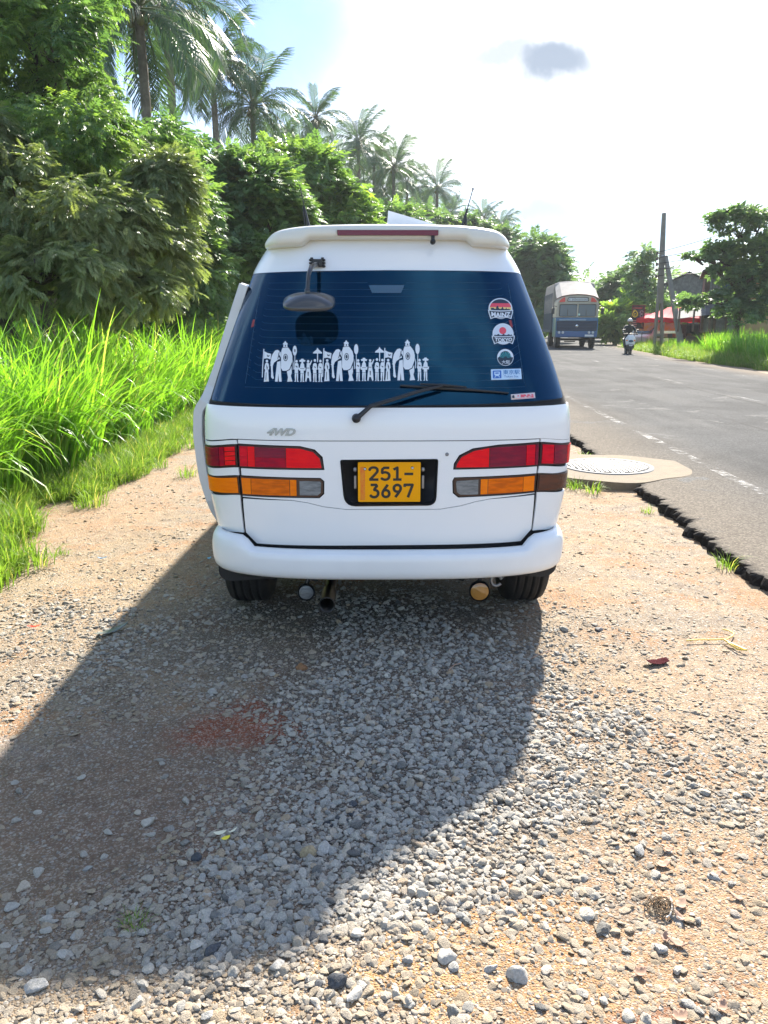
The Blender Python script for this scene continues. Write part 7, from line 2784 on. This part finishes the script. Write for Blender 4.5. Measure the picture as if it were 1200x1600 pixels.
def lone(xp, yp, s, label, m=None, k=0, group='loose stones on the gravel', flat=1.0):
    x, y = floor_at(xp, yp)
    me = BIG[k % 9]
    if m is not None:
        me = me.copy()
        me.materials[0] = m
    o = tag(link('loose_stone', me), label, 'stone', group)
    o.location = (x, y, gz(x, y) + s * 0.16)
    o.rotation_euler = (0.2 * math.sin(k * 3), 0.2 * math.cos(k * 2), k * 1.7 + xp)
    o.scale = (s, s * 0.9, s * flat)
    return o


DARKST = mat('dark_bluish_stone', (0.075, 0.082, 0.095), 0.6, var=0.5, vscale=4, bump=0.5, bscale=12)
PALEST = mat('pale_stone', (0.50, 0.475, 0.43), 0.8, var=0.3, vscale=4, bump=0.5, bscale=12)
TANST = mat('tan_stone', (0.42, 0.33, 0.20), 0.85, var=0.3, vscale=4, bump=0.5, bscale=12)
RUSTST = mat('rusty_stone', (0.30, 0.15, 0.07), 0.85, var=0.4, vscale=4, bump=0.5, bscale=12)
lone(696, 1500, 0.026, 'pale upright stone throwing a dark shadow on bare orange clay', PALEST, 1, flat=1.15)
lone(230, 1284, 0.028, 'grey stone with a dark underside on the brown earth', None, 2)
lone(332, 1492, 0.029, 'shiny blue-black stone among the pale ones', DARKST, 3)
lone(484, 1334, 0.030, 'tan rounded stone in the dense gravel', TANST, 4)
lone(508, 1328, 0.028, 'pale blocky stone next to the tan one', PALEST, 5)
lone(541, 1332, 0.027, 'large grey stone at the end of the dense gravel', None, 6)
lone(437, 1350, 0.028, 'dark-edged grey stone left of the tan one', None, 7)
lone(470, 1045, 0.035, 'rusty brown stone in the van shadow', RUSTST, 8)
lone(528, 1543, 0.030, 'blue-grey cracked stone by the bare clay', DARKST, 2)
lone(555, 1560, 0.028, 'pale flat stone beside the blue-grey cracked one', PALEST, 3, flat=0.7)
lone(810, 1528, 0.030, 'rough pale stone half buried in sand at the bottom', PALEST, 4)
lone(766, 1516, 0.018, 'small white stone on orange sand', PALEST, 6)
lone(914, 1426, 0.026, 'blue-grey flat stone in the sandy half', None, 5, flat=0.7)
lone(944, 1450, 0.026, 'grey stone split by a crack in the sandy half', None, 7)
lone(432, 1516, 0.022, 'cream stone beside the bare orange clay', PALEST, 7)
lone(60, 1540, 0.034, 'broad pale stone at the bottom corner', PALEST, 0, flat=0.7)
lone(305, 1340, 0.020, 'dark grey stone below the yellow petals', DARKST, 5)
lone(1000, 1330, 0.026, 'tilted pale stone with a dark gap under it', PALEST, 2)
lone(935, 985, 0.024, 'dark stone in the sunlit gravel behind the tyre', DARKST, 1)
lone(880, 985, 0.028, 'grey lump of stone at the shadow edge by the tyre', None, 3)
rs = random.Random(9)
for i in range(120):
    xp, yp = rs.uniform(10, 1190), 1180 + 410 * rs.random() ** 0.8
    lone(xp, yp, rs.uniform(0.0145, 0.021), 'grey angular stone a little larger than the gravel round it', None, i, 'larger grey stones in the gravel', rs.uniform(0.6, 1.0))


for i, (xp, yp) in enumerate(((536, 1262), (548, 1270), (530, 1278), (520, 1290), (540, 1283), (552, 1255), (512, 1284), (545, 1296), (496, 1545), (482, 1540), (490, 1470), (505, 1475))):
    lone(xp, yp, 0.014 + 0.002 * (i % 3), 'small stone blackened by oil, one of the dark spots in the gravel', DARKST if i % 3 else mat('oily_black_stone', (0.02, 0.021, 0.024), 0.45, var=0.4), i, 'oil-blackened stones', 0.8)


# ---- litter and fallen leaves
def litter(name, label, cat, xp, yp, polys, m, lift=0.012, curl=0.0, rz=0.0, group=None, th=0.0012, tilt=0.0):
    """thin curled pieces: polys in metres round their spot"""
    x, y = floor_at(xp, yp)
    vs, fs = [], []
    for pl in polys:
        V, F = cdt(pl, [], max(0.004, 0.12 * (np.ptp(np.array(pl), axis=0).max())))
        rr = np.hypot(V[:, 0], V[:, 1]) / (np.abs(V).max() + 1e-9)
        Z = lift + curl * rr ** 2 + tilt * V[:, 0] + 0.15 * curl * np.sin(V[:, 0] * 140) * np.cos(V[:, 1] * 110)
        b = len(vs)
        vs += [(p[0], p[1], q) for p, q in zip(V, Z)]
        fs += [tuple(int(i) + b for i in f) for f in F]
    o = link(name, mesh_from(name, vs, fs, m, True))
    sd = o.modifiers.new('thickness', 'SOLIDIFY')
    sd.thickness = th
    o.location = (x, y, gz(x, y))
    o.rotation_euler = (0, 0, rz)
    return tag(o, label, cat, group)


def leafpoly(l, w_, n=9, bite=0.0):
    a = [(-l / 2 + l * t, w_ / 2 * math.sin(math.pi * t) ** 0.8 * (1 + bite * math.sin(17 * t))) for t in np.linspace(0, 1, n)]
    b = [(-l / 2 + l * t, -w_ / 2 * math.sin(math.pi * t) ** 0.8) for t in np.linspace(1, 0, n)[1:-1]]
    return a + b


YELLOW = mat('yellow_petal', (0.80, 0.66, 0.04), 0.5)
CREAMP = mat('cream_petal', (0.72, 0.68, 0.50), 0.5)
DRYLEAF = mat('dry_pinkish_leaf', (0.46, 0.29, 0.20), 0.75, var=0.35, vscale=40)
GREYLEAF = mat('grey_green_leaf', (0.17, 0.20, 0.18), 0.55, var=0.3, vscale=25)
litter('fallen_petal', 'cream petal lying against the yellow one on the gravel', 'petal', 344, 1306, [leafpoly(0.038, 0.018)], CREAMP, 0.012, 0.006, 0.2, 'fallen petals')
litter('fallen_petal', 'bright yellow petal on the gravel', 'petal', 353, 1315, [leafpoly(0.028, 0.016)], YELLOW, 0.013, 0.005, 0.5, 'fallen petals')
litter('fallen_petal', 'thin pale petal with a long stalk', 'petal', 364, 1303, [leafpoly(0.03, 0.008)], CREAMP, 0.013, 0.004, 0.8, 'fallen petals')
litter('long_leaf', 'long grey-green dead leaf at the edge of the van shadow', 'leaf', 174, 990, [leafpoly(0.20, 0.045)], GREYLEAF, 0.015, 0.02, 0.9)
for i, (xp, yp, l, w_, rz, lb) in enumerate(((1064, 1412, 0.05, 0.026, 0.9, 'curled pinkish dry leaf beside the white string'), (1062, 1432, 0.036, 0.018, 2.0, 'narrow dry leaf under the curled one'), (1036, 1350, 0.052, 0.024, 0.3, 'flat pale dry leaf above the ball of roots'),
                                            (1044, 1328, 0.034, 0.018, 0.0, 'small pink leaf scrap on reddish sand'), (1058, 1472, 0.05, 0.022, 2.6, 'folded dry leaf below the ball of roots'), (1040, 1466, 0.03, 0.018, 1.2, 'broken leaf piece beside the folded one'), (1152, 1400, 0.045, 0.014, 2.5, 'thin dry leaf on the sand near the right edge'),
                                            (1000, 1520, 0.034, 0.026, 0.4, 'cup-shaped dry leaf near the bottom'), (1062, 1590, 0.04, 0.03, 0.4, 'orange-pink leaf at the very bottom'), (1118, 1364, 0.04, 0.02, 0.2, 'dusty leaf flattened into the sand'), (1128, 1575, 0.035, 0.02, 0.9, 'dry leaf flake near the bottom edge'))):
    litter('dry_leaf', lb, 'dry leaf', xp, yp, [leafpoly(l, w_, 9, 0.25)], DRYLEAF, 0.006, 0.012, rz, 'dry leaves on the sand')
litter('wrapper', 'dark red crumpled wrapper on the sunlit gravel', 'wrapper', 1027, 1037, [[(-0.05, -0.02), (-0.01, -0.03), (0.05, -0.018), (0.055, 0.02), (0.02, 0.026), (-0.045, 0.022)]], mat('dark_red_wrapper', (0.05, 0.010, 0.013), 0.95, spec=0.05), 0.010, 0.010, 0.2)
litter('plastic_scrap', 'red plastic scrap in the gravel near the verge', 'litter', 53, 983, [[(-0.03, -0.008), (0.03, -0.01), (0.035, 0.006), (-0.02, 0.01)]], mat('red_plastic', (0.65, 0.04, 0.02), 0.4), 0.015, 0.01, 0.1)
litter('plastic_scrap', 'pale blue plastic scrap beside the van shadow', 'litter', 327, 877, [[(-0.012, -0.01), (0.014, -0.008), (0.01, 0.012), (-0.01, 0.008)]], mat('pale_blue_plastic', (0.25, 0.55, 0.75), 0.4), 0.015, 0.01, 0.1)
litter('plastic_scrap', 'blue plastic strip by the sparse tuft', 'litter', 160, 876, [[(-0.03, -0.006), (0.03, -0.008), (0.03, 0.006), (-0.02, 0.008)]], mat('blue_plastic', (0.06, 0.22, 0.42), 0.4), 0.015, 0.01, 0.1)
x, y = floor_at(1140, 1012)
mb = MB()
pts = [floor_at(*p) for p in ((1072, 1008), (1090, 1007), (1115, 1007), (1135, 1006), (1143, 1001), (1146, 996), (1138, 992), (1128, 990))]
mb.tube([(a, b, gz(a, b) + 0.016) for a, b in pts], 0.0035, 5)
pts = [floor_at(*p) for p in ((1131, 1008), (1146, 1015), (1166, 1023), (1152, 1022), (1136, 1012))]
mb.tube([(a, b, gz(a, b) + 0.018) for a, b in pts], 0.005, 5)
tag(mb.build('strap', mat('yellow_strap', (0.72, 0.52, 0.10), 0.5)), 'twisted yellow plastic strap lying on the sunlit gravel', 'strap')
mb = MB()
pts = [floor_at(*p) for p in ((1047, 1404), (1050, 1412), (1050, 1422), (1047, 1430), (1041, 1434))]
mb.tube([(a, b, gz(a, b) + 0.012) for a, b in pts], 0.0022, 6)
tag(mb.build('string', mat('white_string', (0.62, 0.58, 0.52), 0.8)), 'short curved white string by a curled leaf', 'string')
mb = MB()
rr = random.Random(4)
cx_, cy_ = floor_at(1030, 1416)
for i in range(60):
    a, b, c_ = rr.uniform(0, 6.28), rr.uniform(0.2, 1) * 0.038, rr.uniform(0, 6.28)
    p = [(cx_ + b * math.cos(a + t * 1.4), cy_ + b * 0.9 * math.sin(a + t * 1.4), gz(cx_, cy_) + 0.006 + 0.014 * math.sin(t * 3 + c_) ** 2) for t in np.linspace(0, 1, 5)]
    mb.tube(p, 0.0009, 4, caps=False)
tag(mb.build('root_ball', mat('dry_roots', (0.16, 0.12, 0.08), 0.95)), 'small matted ball of dry brown roots on the sand', 'dry roots')
mb = MB()
for (xp, yp, xq, yq) in ((1042, 1168, 1062, 1160), (700, 1054, 720, 1040), (830, 1032, 860, 1020)):
    a, b = floor_at(xp, yp), floor_at(xq, yq)
    o = MB().tube([(a[0], a[1], gz(*a) + 0.014), ((a[0] + b[0]) / 2, (a[1] + b[1]) / 2 + 0.004, gz(*a) + 0.018), (b[0], b[1], gz(*b) + 0.014)], 0.0025, 5).build('twig', DRYLEAF)
    tag(o, {1042: 'short dry twig on the sunlit sand', 700: 'thin twig in the van shadow', 830: 'twig crossing the shadow edge behind the tyre'}[xp], 'twig', 'twigs on the ground')


# ================================================================== HAZE
hz = bpy.data.materials.new('thin_haze')
hz.use_nodes = True
ht = NT(hz.node_tree)
ht.n.remove(ht.n['Principled BSDF'])
pv = ht.new('ShaderNodeVolumePrincipled')
pv.inputs['Color'].default_value = (0.93, 0.97, 1.0, 1)
pv.inputs['Density'].default_value = 0.0005
pv.inputs['Anisotropy'].default_value = 0.15
ht.l.new(pv.outputs[0], ht.n['Material Output'].inputs['Volume'])
hb = MB().box((0, 178, 16.5), (560, 800, 39)).build('haze', hz)
tag(hb, kind='stuff')
